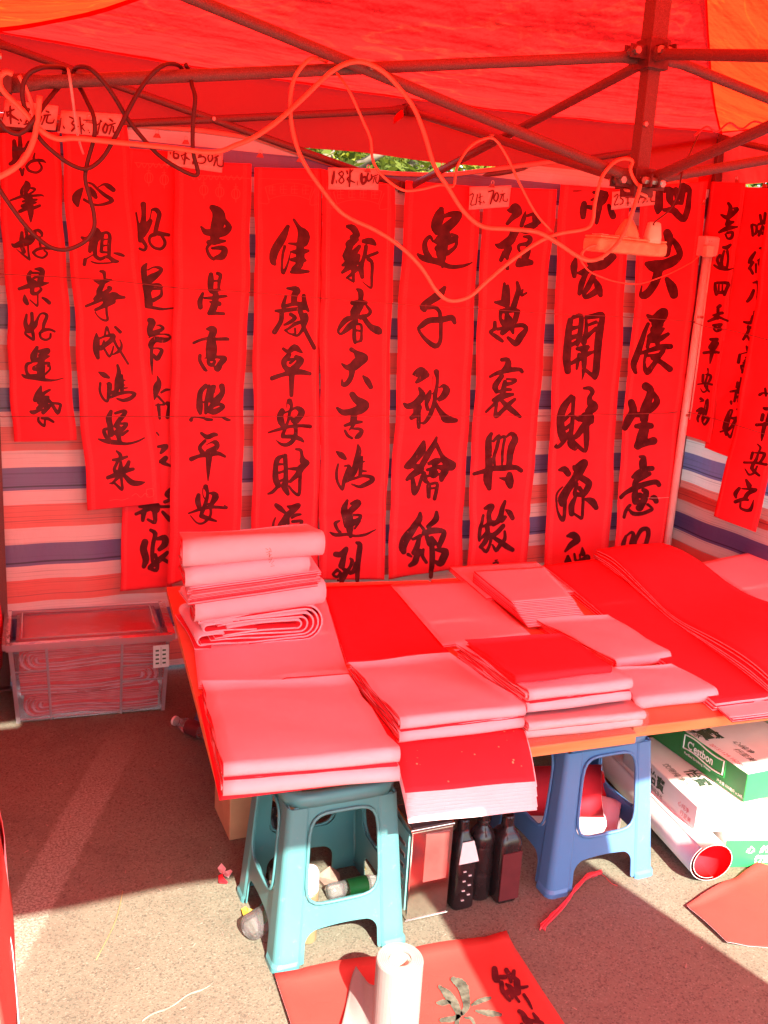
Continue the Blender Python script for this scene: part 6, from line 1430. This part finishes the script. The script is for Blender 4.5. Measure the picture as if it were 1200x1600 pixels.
rib += [(0.033, 0.158), (0.035, 0.170), (0.033, 0.184), (0.024, 0.198), (0.0145, 0.208), (0.0145, 0.214)]
bottle('ink_bottle', 'black ribbed round ink bottle, middle of three', (bp[0], bp[1]+0.034), rib, M['black'], cap=[(0.0175, 0.212), (0.0175, 0.222), (0.0150, 0.224), (0.0160, 0.240), (0.013, 0.243)], n=32, group='black ink bottles under the table')
bp = G0(790, 1411)
bt = bottle('ink_bottle', 'black square ink bottle with dark red label, rightmost of three', (bp[0]+0.004, bp[1]+0.034), [(0.001, 0.0), (0.032, 0.0), (0.035, 0.006), (0.036, 0.165), (0.034, 0.182), (0.024, 0.198), (0.016, 0.206), (0.014, 0.220)], M['black'], sq=0.75, sx=0.9, sy=1.0, cap=[(0.0165, 0.214), (0.0165, 0.238), (0.014, 0.242)], group='black ink bottles under the table')
box('front_label', (bp[0]-0.024, bp[1]-0.0045, 0.012), (bp[0]+0.033, bp[1]-0.0010, 0.150), M['brown_label'], bt)
bp = G0(427, 1372)
bottle('ink_bottle', 'dark bottle with black cap standing behind the left leg of the teal stool', (bp[0]-0.01, bp[1]+0.03), [(0.001, 0.0), (0.038, 0.0), (0.040, 0.008), (0.040, 0.120), (0.034, 0.150), (0.018, 0.172), (0.016, 0.186)], M['black'], cap=[(0.023, 0.176), (0.023, 0.202), (0.020, 0.206)], group='black ink bottles under the table')
# gold flask inside the teal stool
fl = G0(484, 1476)
bottle('vacuum_flask', 'slim gold flask with pale pink cap inside the teal stool', (fl[0], fl[1]+0.022), [(0.001, 0.0), (0.021, 0.0), (0.0235, 0.004), (0.0235, 0.130), (0.022, 0.136)], M['gold'], cap=[(0.0225, 0.137), (0.0235, 0.142), (0.0225, 0.186), (0.018, 0.196)], capm=M['cap_pink'], cat='flask')
# water bottles lying down
def lying(label, p, ax, L, r, m, lab_m, capm, grp, cap_r=0.014):
    ax = V(*ax); ax /= np.linalg.norm(ax); R = basis(ax)
    t = thing('water_bottle', label, 'bottle', (p[0], p[1], 0), grp)
    prof = [(0.002, 0.008), (r*0.45, 0.004), (r*0.75, 0.0), (r*0.97, 0.008), (r, 0.02), (r*0.95, L*0.22), (r, L*0.30), (r, L*0.66), (r*0.9, L*0.75), (r*0.45, L*0.90), (cap_r*0.9, L*0.93), (cap_r*0.9, L*0.97)]
    v, f = lathe_vf(prof, (0, 0, 0), 24); mesh('bottle_body', xform(v, rot=R, loc=p), f, m, t, smooth=True)
    prof = [(r*1.015, L*0.32), (r*1.02, L*0.33), (r*1.02, L*0.63), (r*1.015, L*0.64)]
    v, f = lathe_vf(prof, (0, 0, 0), 24); f = f[:-2]; mesh('bottle_label', xform(v, rot=R, loc=p), f, lab_m, t, smooth=True)
    v, f = lathe_vf([(cap_r, L*0.955), (cap_r, L), (cap_r*0.9, L*1.01)], (0, 0, 0), 20); mesh('bottle_cap', xform(v, rot=R, loc=p), f, capm, t)
    return t
r_ = 0.033
lying('clear water bottle with green label lying by the left foot of the teal stool', G0(388, 1452, r_), (0.85, 0.50, -0.03), 0.20, r_, M['clear_bottle'], M['green'], M['white_label'], 'water bottles lying on the ground')
lying('clear water bottle with green label lying behind the teal stool', G0(512, 1394, 0.022), (1.0, 0.02, 0), 0.17, 0.0215, M['clear_bottle'], M['green'], M['white_label'], 'water bottles lying on the ground')
p_ = G0(276, 1128, 0.026)
lying('dark drink bottle with pink cap lying left of the table', p_+V(0.10, -0.145, 0), (-0.55, 0.83, 0), 0.19, 0.027, M['clear_bottle'], M['brown_label'], M['cap_pink'], 'water bottles lying on the ground', 0.017)
# small pieces at the stool foot
def flake(name, pts, z, m, lab, cat='scrap', th=0.0012, curl=0.01):
    P = [G0(x, y, z) for x, y in pts]; c = sum(P)/len(P); n = len(P)
    top = [p+V(0, 0, curl*(0.4+0.6*((i*7) % 3)/2)) for i, p in enumerate(P)]
    v = top+[c+V(0, 0, 0.002)]+[p-V(0, 0, th) for p in top]+[c+V(0, 0, 0.002-th)]
    f = [(i, (i+1) % n, n) for i in range(n)]+[((i+1) % n+n+1, i+n+1, 2*n+1) for i in range(n)]+[(i, i+n+1, (i+1) % n+n+1, (i+1) % n) for i in range(n)]
    o = mesh(name, v, f, m, None); tag(o, lab, cat); return o
flake('paper_scrap', [(340, 1358), (346, 1352), (353, 1362), (350, 1368), (343, 1366)], 0.001, M['pale'], 'small pink torn scrap on the shaded ground left of the teal stool', 'paper scrap')
flake('paper_scrap', [(350, 1364), (360, 1362), (363, 1366), (357, 1373), (350, 1371)], 0.001, M['pale'], 'second pink torn scrap touching the first beside the teal stool', 'paper scrap')
flake('paper_scrap', [(341, 1370), (348, 1368), (349, 1376), (356, 1380), (355, 1384), (342, 1384)], 0.001, M['red'], 'small red torn scrap below the pink ones', 'paper scrap')
flake('paper_scrap', [(377, 1422), (384, 1420), (388, 1425), (400, 1424), (398, 1432), (380, 1436)], 0.004, simple('yellow_scrap', (0.7, 0.5, 0.05)), 'yellow scrap beside the green labelled bottle', 'paper scrap')
flake('stone', [(494, 1372), (516, 1358), (530, 1372), (532, 1384), (508, 1390)], 0.001, M['scrap'], 'flat pale stone inside the teal stool', 'stone', 0.012, 0.016)
flake('wood_chip', [(563, 1350), (567, 1352), (573, 1363), (569, 1362)], 0.001, M['straw'], 'pale wood chip in the shade behind the teal stool', 'chip')
tag(tube('straw', [G0(192, 1392, .003), G0(186, 1420, .004), G0(176, 1450, .003), G0(150, 1500, .003)], 0.0012, M['straw'], None, 5, 3), 'yellow dry grass stem on the sunlit ground', 'grass stem')
def twig(u, v):
    a = G0(222, 1596, .002); b = G0(330, 1538, .002); q = a*(1-u)+b*u; w = 0.0012*(1-u)**0.5+0.0008
    return q+V(0.3*w*(v-0.5)*2, w*(v-0.5)*2, 0.003*(1-abs(2*v-1))+0.004*sin(u*12))
tag(grid_sheet('paper_twist', twig, 20, 6, M['scrap'], thick=0.001), 'twisted pale paper strip at the lower left of the sunlit ground', 'paper strip')
# scattered litter on the ground, too small to count
r = random.Random(5); vs, fs = [], []
for k in range(230):
    x, y = (r.uniform(-1.55, -0.9), r.uniform(-0.6, 1.2)) if k % 2 else (r.uniform(-1.0, 0.6), r.uniform(-0.75, 0.3))
    a = r.uniform(0, pi); L, W = r.uniform(0.002, 0.008), r.uniform(0.0004, 0.0016); n = len(vs)
    d = V(cos(a), sin(a), 0); p = V(-sin(a), cos(a), 0); c = V(x, y, 0.0022)
    vs += [c-d*L-p*W, c+d*L-p*W, c+d*L+p*W+V(0, 0, .001), c-d*L+p*W]; fs.append((n, n+1, n+2, n+3))
tag(mesh('ground_litter', vs, fs, M['scrap'], None), 'tiny paper fibres and grit scattered over the ground', 'litter', None, 'stuff')
# brown cardboard box behind the teal stool
cb = thing('cardboard_box', 'brown cardboard box with a round print behind the teal stool', 'box', (-0.84, 0.33, 0))
box('carton_body', (-0.955, 0.24, 0), (-0.72, 0.42, 0.245), M['cardboard'], cb, 0.003)
rg = [V(-0.892+0.022*cos(a), 0.2385, 0.205+0.022*sin(a)) for a in np.linspace(0, 2*pi, 25)]
v, f = tube_vf(rg, 0.0012, 5, False); mesh('round_print', v, f, M['cardboard_ink'], cb)
for k in range(3): box('print_line', (-0.905, 0.2388, 0.196+k*0.008), (-0.880, 0.2398, 0.199+k*0.008), M['cardboard_ink'], cb)

# ---------------------------------------------------------------- clear storage box with red papers
bx = thing('storage_box', 'clear lidded plastic storage box full of folded red papers, left of the table', 'storage box', (-1.20, 1.28, 0))
def bxp(x, y, z):                                      # x, y in -1..1 with the slight taper and turn of the box
    k = 0.93+0.07*z/0.30; cx, cy = -1.215, 1.275
    X = x*0.262*k; Y = y*0.158*k; a = -0.07
    return V(cx+X*cos(a)-Y*sin(a), cy+X*sin(a)+Y*cos(a), z)
def wallq(p0, p1, z0, z1, name, m, th=0.003, nx=6, nz=4):
    def fn(u, v): return bxp(p0[0]*(1-u)+p1[0]*u, p0[1]*(1-u)+p1[1]*u, z0*(1-v)+z1*v)
    return grid_sheet(name, fn, nx, nz, m, bx, thick=th, smooth=False)
for a, b in (((-1, -1), (1, -1)), ((1, -1), (1, 1)), ((1, 1), (-1, 1)), ((-1, 1), (-1, -1))): wallq(a, b, 0.006, 0.285, 'box_wall', M['clear_box'])
grid_sheet('box_floor', lambda u, v: bxp(2*u-1, 2*v-1, 0.005), 2, 2, M['clear_box'], bx, thick=0.004)
for a, b in (((-1, -1), (1, -1)), ((1, -1), (1, 1)), ((1, 1), (-1, 1)), ((-1, 1), (-1, -1))):
    P = [bxp(a[0]*1.05, a[1]*1.07, 0.288), bxp(b[0]*1.05, b[1]*1.07, 0.288)]
    v, f = tube_vf(P, 0.017, 4, True, 1.0, True); mesh('box_rim', v, f, M['clear_rib'], bx)
for x, z0, z1 in ((-1, 0, .28), (1, 0, .28), (-0.56, 0, .27), (0.40, 0, .27)):
    v, f = tube_vf([bxp(x, -1.0, z0), bxp(x, -1.0, z1)], 0.006 if abs(x) < 1 else 0.010, 4, True, 1.0, True); mesh('box_rib', v, f, M['clear_rib'], bx)
for x0, x1, z in ((-1, -0.56, 0.19), (-1, -0.56, 0.12), (0.40, 1, 0.185), (0.40, 1, 0.125), (-1, -0.56, 0.01), (0.40, 1, 0.02), (-0.56, 0.40, 0.012)):
    v, f = tube_vf([bxp(x0, -1.01, z), bxp(x1, -1.01, z)], 0.004, 4); mesh('box_ledge', v, f, M['clear_rib'], bx)
grid_sheet('lid_panel', lambda u, v: bxp((2*u-1)*0.93, (2*v-1)*0.90, 0.292+0.004*sin(u*pi)*sin(v*pi)), 10, 8, M['clear_box'], bx, thick=0.003)
for a, b in (((-1, -1), (1, -1)), ((1, -1), (1, 1)), ((1, 1), (-1, 1)), ((-1, 1), (-1, -1))):
    v, f = tube_vf([bxp(a[0]*0.86, a[1]*0.80, 0.300), bxp(b[0]*0.86, b[1]*0.80, 0.300)], 0.004, 6); mesh('lid_ridge', v, f, M['clear_rib'], bx, smooth=True)
box('label_card', (-1.020, 1.082, 0.178), (-0.965, 1.084, 0.262), M['white_label'], bx)
for k in range(4):
    for j in (0, 1): box('label_print', (-1.012+j*0.024, 1.0805, 0.192+k*0.016), (-1.000+j*0.024, 1.0815, 0.198+k*0.016), M['carton_ink'], bx)
box('label_print', (-0.9935, 1.0805, 0.186), (-0.9925, 1.0815, 0.256), M['carton_ink'], bx)
# folded red papers inside: three bundles, open folds to the left and right
for k in range(3):
    bd = thing('paper_bundle', ['folded red papers at the bottom of the storage box', 'folded red papers in the middle of the storage box', 'folded red papers on top in the storage box'][k], 'folded paper', (-1.2, 1.27, 0.012+k*0.090), 'folded papers inside the storage box')
    for j in range(6):
        h = 0.078-j*0.0125; 
        if h < 0.006: h = 0.006
        pr = [(q[0], q[1]) for q in ubend(0.47, 0.47, h, 0.012+k*0.088+j*0.0063, 0.012*j+0.006, 10)]
        def mp(s, z, u, k=k):
            x = -0.93+1.86*min(1, s/0.47) if k % 2 == 0 else 0.93-1.86*min(1, s/0.47)
            return bxp(x, -0.93+1.84*u, z+0.010*sin(s*11+k*2)*sin(pi*min(1, s/0.47)))
        ribbon('folded_sheet', pr, 0.0042, mp, [M['red'], M['red'] if j % 2 else M['pink'], M['edges']], bd, 3)

bd = thing('paper_sheet', 'bright red sheets lying uppermost under the lid of the storage box', 'paper', (-1.2, 1.27, 0.262), 'folded papers inside the storage box')
for k in range(3): grid_sheet('sheet', lambda u, v, k=k: bxp(-0.90+1.80*u, -0.90+1.80*v, 0.274+k*0.003+0.004*sin(u*9+k)*sin(v*5)), 16, 10, M['red'], bd, thick=0.001)

# ---------------------------------------------------------------- floor papers and paper roll
def floor_sheet(q4, label, m, z=0.002, curlL=0.0, nu=30, nv=24, name='floor_paper', back='pink'):
    t = thing(name, label, 'paper sheet', (*((q4[0]+q4[2])/2)[:2], 0))
    def fn(u, v):
        q = (q4[0]*(1-u)+q4[1]*u)*(1-v)+(q4[3]*(1-u)+q4[2]*u)*v
        zz = z+0.0035*(1+wob(q[0]*6, q[1]*5, 2))*0.5+curlL*max(0, 0.10-u)/0.10*(0.6+0.4*sin(v*3))+0.012*max(0, 0.06-v)/0.06*(0.3+abs(sin(u*7)))
        return V(q[0], q[1], zz)
    grid_sheet('paper_sheet', fn, nu, nv, [M[m], M[back]], t, thick=0.0008)
    return t, fn
FQ = [V(-0.992, -0.325, 0), V(-0.405, -0.368, 0), V(-0.452, -0.95, 0), V(-1.035, -0.95, 0)]
ft, ffn = floor_sheet(FQ, 'red floor paper with a painted flower and brushed characters before the teal stool', 'floor_red', curlL=0.016)
def gw(px, py):
    p = at(px, py, Z=0.008); return V(p[0], p[1], 0.0068+0.0)
draw_glyphs('g', ft, M['ink'], gw, seed0=70)
draw_glyphs('flower', ft, M['grey_ink'], lambda x, y: gw(x, y)+V(0, 0, 0.0004), 'painted_leaf', seed0=90, rough=0.5)
RQ = [G0(1072, 1420), G0(1212, 1352), V(0.62, -0.80, 0), G0(1150, 1492)]
floor_sheet([RQ[0], V(0.60, -0.30, 0), V(0.60, -0.80, 0), G0(1135, 1478)], 'plain orange red paper lying on the ground at the right edge', 'floor_red', curlL=0.010)
rt = at(625, 1497, Z=0.200)
tr_ = thing('paper_towel_roll', 'standing white tissue roll with its end sheet trailing onto the red floor paper', 'tissue roll', (rt[0], rt[1], 0))
rr = 0.050; c0 = (rt[0], rt[1], 0.010)
v, f = lathe_vf([(rr*0.96, 0.0), (rr, 0.004), (rr, 0.186), (rr*0.96, 0.190), (0.024, 0.190), (0.023, 0.120), (0.001, 0.118)], c0, 40); mesh('tissue_roll', v, f, M['tissue'], tr_, smooth=False)
for k in range(5):
    a = np.linspace(0.4*k, 0.4*k+5.6, 50); ra = 0.027+0.004*k
    P = [V(rt[0]+(ra+0.0006*t)*cos(t), rt[1]+(ra+0.0006*t)*sin(t), 0.2006) for t in a]
    v, f = tube_vf(P, 0.00035, 4); mesh('winding_line', v, f, M['tube_core'], tr_)
v, f = lathe_vf([(0.0225, 0.10), (0.0225, 0.187), (0.0205, 0.187), (0.0205, 0.10)], c0, 24); f = f[:-2]; mesh('core_tube', v, f, M['tube_core'], tr_, smooth=True)
e0 = G0(556, 1530); e1 = G0(528, 1600)
FA = V(rt[0]-rr*0.80, rt[1]-0.030, 0.160); FB = V(rt[0]-rr*0.55, rt[1]-0.060, 0.010); FC = G0(556, 1515, 0.010); FD = G0(534, 1604, 0.010)
def flap(u, v):                                        # a loose end hanging off the left side and trailing to the ground
    a = FA*(1-v)+FB*v; b = FC*(1-v)+FD*v
    q = a*(1-u)+b*u
    q[2] = max(0.012, q[2]-0.012*sin(pi*u)*(1-v))
    return q+V(0.004*sin(u*9+v*3), 0.006*sin(u*7+v*5)*u, 0.003*(1+sin(u*13+v*8))*u)
grid_sheet('loose_sheet', flap, 24, 20, M['tissue'], tr_, thick=0.0008)

# ---------------------------------------------------------------- rolled papers under the blue stool
def rolled(name, label, A, B, r0, r1, turns, th, mats, grp='rolled papers under the table', open_=0.0, oval=1.0, n=70, gap=0.0, ph=0.0):
    A = V(*A); B = V(*B); ax = B-A; L = np.linalg.norm(ax); ax /= L; R = basis(ax)
    prof = []
    for i in range(n):
        a = ph+i/n*turns*2*pi; k = 1-i/n*(1-r1/r0)
        prof.append((r0*k*cos(a), r0*k*sin(a)))
    prof = prof[::-1]
    t = thing(name, label, 'rolled paper', A, grp)
    def mp(x, y, u):
        q = np.array([x, y*oval, u*L]); fl = 1+open_*u
        q[0] *= fl; q[1] *= fl
        return A+R@q
    ribbon('rolled_sheet', prof, th, mp, mats, t, 10)
    return t
P1 = at(1112, 1352, Z=0.052); P0 = V(0.36, 0.42, 0.066)
rolled('paper_roll', 'long white backed roll reaching the sunlit ground, red inside its open end', P0, V(P1[0], P1[1], 0.062), 0.062, 0.050, 1.45, 0.0012, [M['white'], M['red'], M['white']], oval=0.88, open_=0.10, ph=2.2)
q0 = at(1110, 1330, Z=0.07)
rolled('paper_roll', 'loose red roll leaning inside the blue stool, open end facing the camera', (-0.24, 0.14, 0.085), (0.060, -0.095, 0.165), 0.080, 0.055, 1.25, 0.0014, [M['red'], M['red'], M['pink']], oval=0.85, open_=0.10, ph=1.2)
rolled('paper_roll', 'fat pale roll of several turns on the ground inside the blue stool', (-0.16, 0.12, 0.068), (0.100, -0.13, 0.072), 0.070, 0.030, 3.2, 0.0022, [M['pale'], M['pink'], M['pink']], ph=0.4)
# red ribbon bundle on the ground
sb = thing('ribbon_bundle', 'bundle of thin red ribbons lying in front of the blue stool', 'ribbon', G0(890, 1405), None)
for k in range(7):
    r = random.Random(k); o = lambda: r.uniform(-5.0, 5.0)
    P = [G0(847+o(), 1449+o(), .004), G0(862+o()*.6, 1433+o()*.6, .007), G0(884+o()*.5, 1410+o()*.5, .010), G0(902+o()*.5, 1385+o()*.5, .010), G0(920+o()*.6, 1369+o()*.6, .007), G0(936+o(), 1364+o(), .004)]
    v, f = tube_vf(smooth_path(P, 4), 0.0042, 6, flat=0.35); mesh('ribbon_strand', v, f, M['ribbon'], sb, smooth=True)
tag(tube('thread', [G0(925, 1372, .002), G0(940, 1366, .003), G0(955, 1380, .002), G0(965, 1384, .002)], 0.0006, M['ribbon'], None, 5, 3), 'loose red thread beside the ribbon bundle', 'thread')

# ---------------------------------------------------------------- water cartons at the right under the board
def text_on(s, org, xd, yd, size, m, parent, name, bold=0.0, shear=0.0, depth=0.0006, narrow=1.0):
    """lettering lifted off a face: org = lower left, xd / yd = unit directions along and up the face"""
    cu = bpy.data.curves.new(name, 'FONT'); cu.body = s; cu.size = size; cu.offset = bold; cu.shear = shear; cu.extrude = 0.0; cu.resolution_u = 3
    o = bpy.data.objects.new(name, cu); COL.objects.link(o)
    dg = bpy.context.evaluated_depsgraph_get(); me = bpy.data.meshes.new_from_object(o.evaluated_get(dg))
    bpy.data.objects.remove(o); bpy.data.curves.remove(cu)
    xd = np.array(xd, float); yd = np.array(yd, float); n = np.cross(xd, yd)
    vs = [np.array(org)+xd*v.co.x*narrow+yd*v.co.y+n*depth for v in me.vertices]; fs = [tuple(p.vertices) for p in me.polygons]
    bpy.data.meshes.remove(me)
    return mesh(name, vs, fs, m, parent)
def carton(label, O, a, LX, LY, LZ, side_m, front_m, top_m, band=None):
    """O = front left foot, a = turn; x' runs along the front face, y' goes back"""
    t = thing('water_carton', label, 'carton', O, 'bottled water cartons under the table')
    xd = V(cos(a), sin(a), 0); yd = V(-sin(a), cos(a), 0); O = V(*O)
    def P(x, y, z): return O+xd*x+yd*y+V(0, 0, z)
    v = [P(0, 0, 0), P(LX, 0, 0), P(LX, LY, 0), P(0, LY, 0), P(0, 0, LZ), P(LX, 0, LZ), P(LX, LY, LZ), P(0, LY, LZ)]
    f = [(0, 3, 2, 1), (4, 5, 6, 7), (0, 1, 5, 4), (1, 2, 6, 5), (2, 3, 7, 6), (3, 0, 4, 7)]
    bevel(mesh('carton_body', v, f, [M[top_m], M[front_m], M[side_m]], t, [0, 0, 1, 2, 0, 2]), 0.003)
    return t, P, xd, yd
# bottom carton: green front band
cA, PA, xA, yA = carton('lowest white and green water carton, its green front in the sun', (0.332, -0.312, 0.001), -0.30, 0.40, 0.42, 0.098, 'carton_white', 'carton_white', 'carton_white')
v, f = box_vf((0.001, -0.0012, 0.002), (0.398, 0.001, 0.086)); mesh('green_band', [PA(*q) for q in v], f, M['green'], cA)
text_on('心  纯净', PA(0.062, -0.0014, 0.048), xA, V(0, 0, 1), 0.026, M['carton_line'], cA, 'printed_text', 0.0006, 0.2)
text_on('行至美', PA(0.090, -0.0014, 0.018), xA, V(0, 0, 1), 0.026, M['carton_line'], cA, 'printed_text', 0.0006, 0.2)
# middle carton, turned, end face to the left carries the mark
cB, PB, xB, yB = carton('middle white water carton with dark characters on its left end', (0.245, -0.275, 0.100), -0.12, 0.22, 0.40, 0.088, 'carton_white', 'carton_white', 'carton_white')
text_on('怡寶', PB(-0.0004, 0.250, 0.036), -yB, V(0, 0, 1), 0.044, M['carton_ink'], cB, 'printed_text', 0.0012)
text_on('饮用纯净水', PB(-0.0004, 0.250, 0.012), -yB, V(0, 0, 1), 0.017, M['carton_ink'], cB, 'printed_text')
text_on('心纯净', PB(-0.0004, 0.090, 0.044), -yB, V(0, 0, 1), 0.018, M['carton_red'], cB, 'printed_text', 0, 0.2)
text_on('行至美', PB(-0.0004, 0.076, 0.022), -yB, V(0, 0, 1), 0.018, M['carton_red'], cB, 'printed_text', 0, 0.2)
text_on('怡寶', PB(0.075, 0.190, 0.0885), -yB, xB, 0.050, M['carton_ink'], cB, 'printed_text', 0.0010)
text_on('饮用纯净水', PB(0.030, 0.235, 0.0885), -yB, xB, 0.026, M['carton_ink'], cB, 'printed_text')
# upper carton: long green side towards the left
cC, PC, xC, yC = carton('upper water carton with a long dark green side and white top', (0.385, -0.300, 0.190), 0.0, 0.30, 0.46, 0.090, 'green_dk', 'green', 'carton_white')
def on_side(y, z): return PC(-0.0004, y, z)
text_on("C'estbon", on_side(0.245, 0.046), -yC, V(0, 0, 1), 0.036, M['carton_line'], cC, 'printed_text', 0.0008, 0.0, 0.0016, 0.85)
text_on('Purified Drinking Water', on_side(0.255, 0.022), -yC, V(0, 0, 1), 0.012, M['carton_line'], cC, 'printed_text', 0.0002, 0, 0.0012)
text_on('净含量 555毫升 x 24瓶', on_side(0.110, 0.010), -yC, V(0, 0, 1), 0.011, M['carton_line'], cC, 'printed_text', 0.0002, 0, 0.0012)
def loop_(a0, a1, z0, z1, w, m, wv, nm):
    P = []
    for s in np.linspace(0, 1, 14): P.append(on_side(a0+(a1-a0)*s, z0+wv*sin(s*2*pi)))
    for s in np.linspace(0, 1, 14): P.append(on_side(a1+(a0-a1)*s, z1-wv*sin((s)*2*pi)))
    P.append(P[0]); P = [p+V(-0.0010, 0, 0) for p in P]
    v, f = tube_vf(P, w, 6, False); mesh(nm, v, f, m, cC)
loop_(0.262, 0.092, 0.038, 0.082, 0.0022, M['carton_line'], 0.004, 'logo_frame')
loop_(0.270, 0.084, 0.032, 0.087, 0.0009, M['green'], 0.004, 'logo_frame')
text_on('怡寶', PC(0.030, 0.340, 0.0905), -yC, xC, 0.075, M['carton_ink'], cC, 'printed_text', 0.0018)
text_on('饮用纯净水', PC(0.008, 0.355, 0.0905), -yC, xC, 0.028, M['carton_ink'], cC, 'printed_text', 0.0004)
text_on('20151129 1628B', PC(0.012, 0.175, 0.0905), -yC, xC, 0.020, M['carton_red'], cC, 'printed_text')
text_on('心纯净', PC(0.095, 0.170, 0.0905), -yC, xC, 0.026, M['carton_ink'], cC, 'printed_text', 0, 0.2)
text_on('行至美', PC(0.062, 0.130, 0.0905), -yC, xC, 0.026, M['carton_ink'], cC, 'printed_text', 0, 0.2)
cD, PD, xD, yD = carton('grey shaded water carton behind the upper one', (0.72, -0.14, 0.190), 0.0, 0.30, 0.40, 0.090, 'carton_white', 'carton_white', 'carton_white')
text_on('心纯净 行至美', PD(0.03, 0.330, 0.0905), -yD, xD, 0.024, M['carton_red'], cD, 'printed_text')
# what the back cartons stand on
cE, PE, _, _ = carton('hidden lower water carton carrying the shaded one', (0.735, -0.15, 0.001), 0.0, 0.32, 0.42, 0.186, 'carton_white', 'green', 'carton_white')
# pencilled note on the topmost roll

# pencilled note on the topmost roll of the tall pile, and a ring stain
zr = Z0+0.316; rr_ = 0.042
fa, fb = XY(284, 892, zr), XY(506, 872, zr); ba = XY(282, 832, Z0+0.40)
fw_ = (fa-ba)/np.linalg.norm(fa-ba); c0_ = fa-fw_*rr_; c1_ = fb-fw_*rr_
axr = V(*(c1_-c0_), 0); axr /= np.linalg.norm(axr); cc = V(*c0_, zr+rr_)
def on_roll(px, py):
    d = _fw+(px-600)/F_PX*_r2-(py-800)/F_PX*_u2
    dp = d-axr*(d@axr); op = (EYE-cc)-axr*((EYE-cc)@axr)
    A_ = dp@dp; B_ = 2*dp@op; C_ = op@op-(rr_+0.0028)**2
    disc = B_*B_-4*A_*C_
    t = (-B_-math.sqrt(max(disc, 0)))/(2*A_)
    return EYE+d*t
note = thing('pencil_note', 'small brown handwritten note on the topmost roll of the tall pile', 'writing', on_roll(420, 870))
for sx_ in ([(415, 857), (419, 859)], [(421, 856), (424, 860), (420, 862)], [(416, 863), (425, 862)], [(417, 867), (421, 864), (421, 871)], [(424, 866), (420, 870), (426, 871)], [(419, 875), (425, 873), (421, 879)], [(428, 876), (424, 881), (429, 884), (423, 885)]):
    v, f = tube_vf([on_roll(*q) for q in sx_], 0.0007, 4); mesh('pencil_stroke', v, f, M['cardboard_ink'], note)
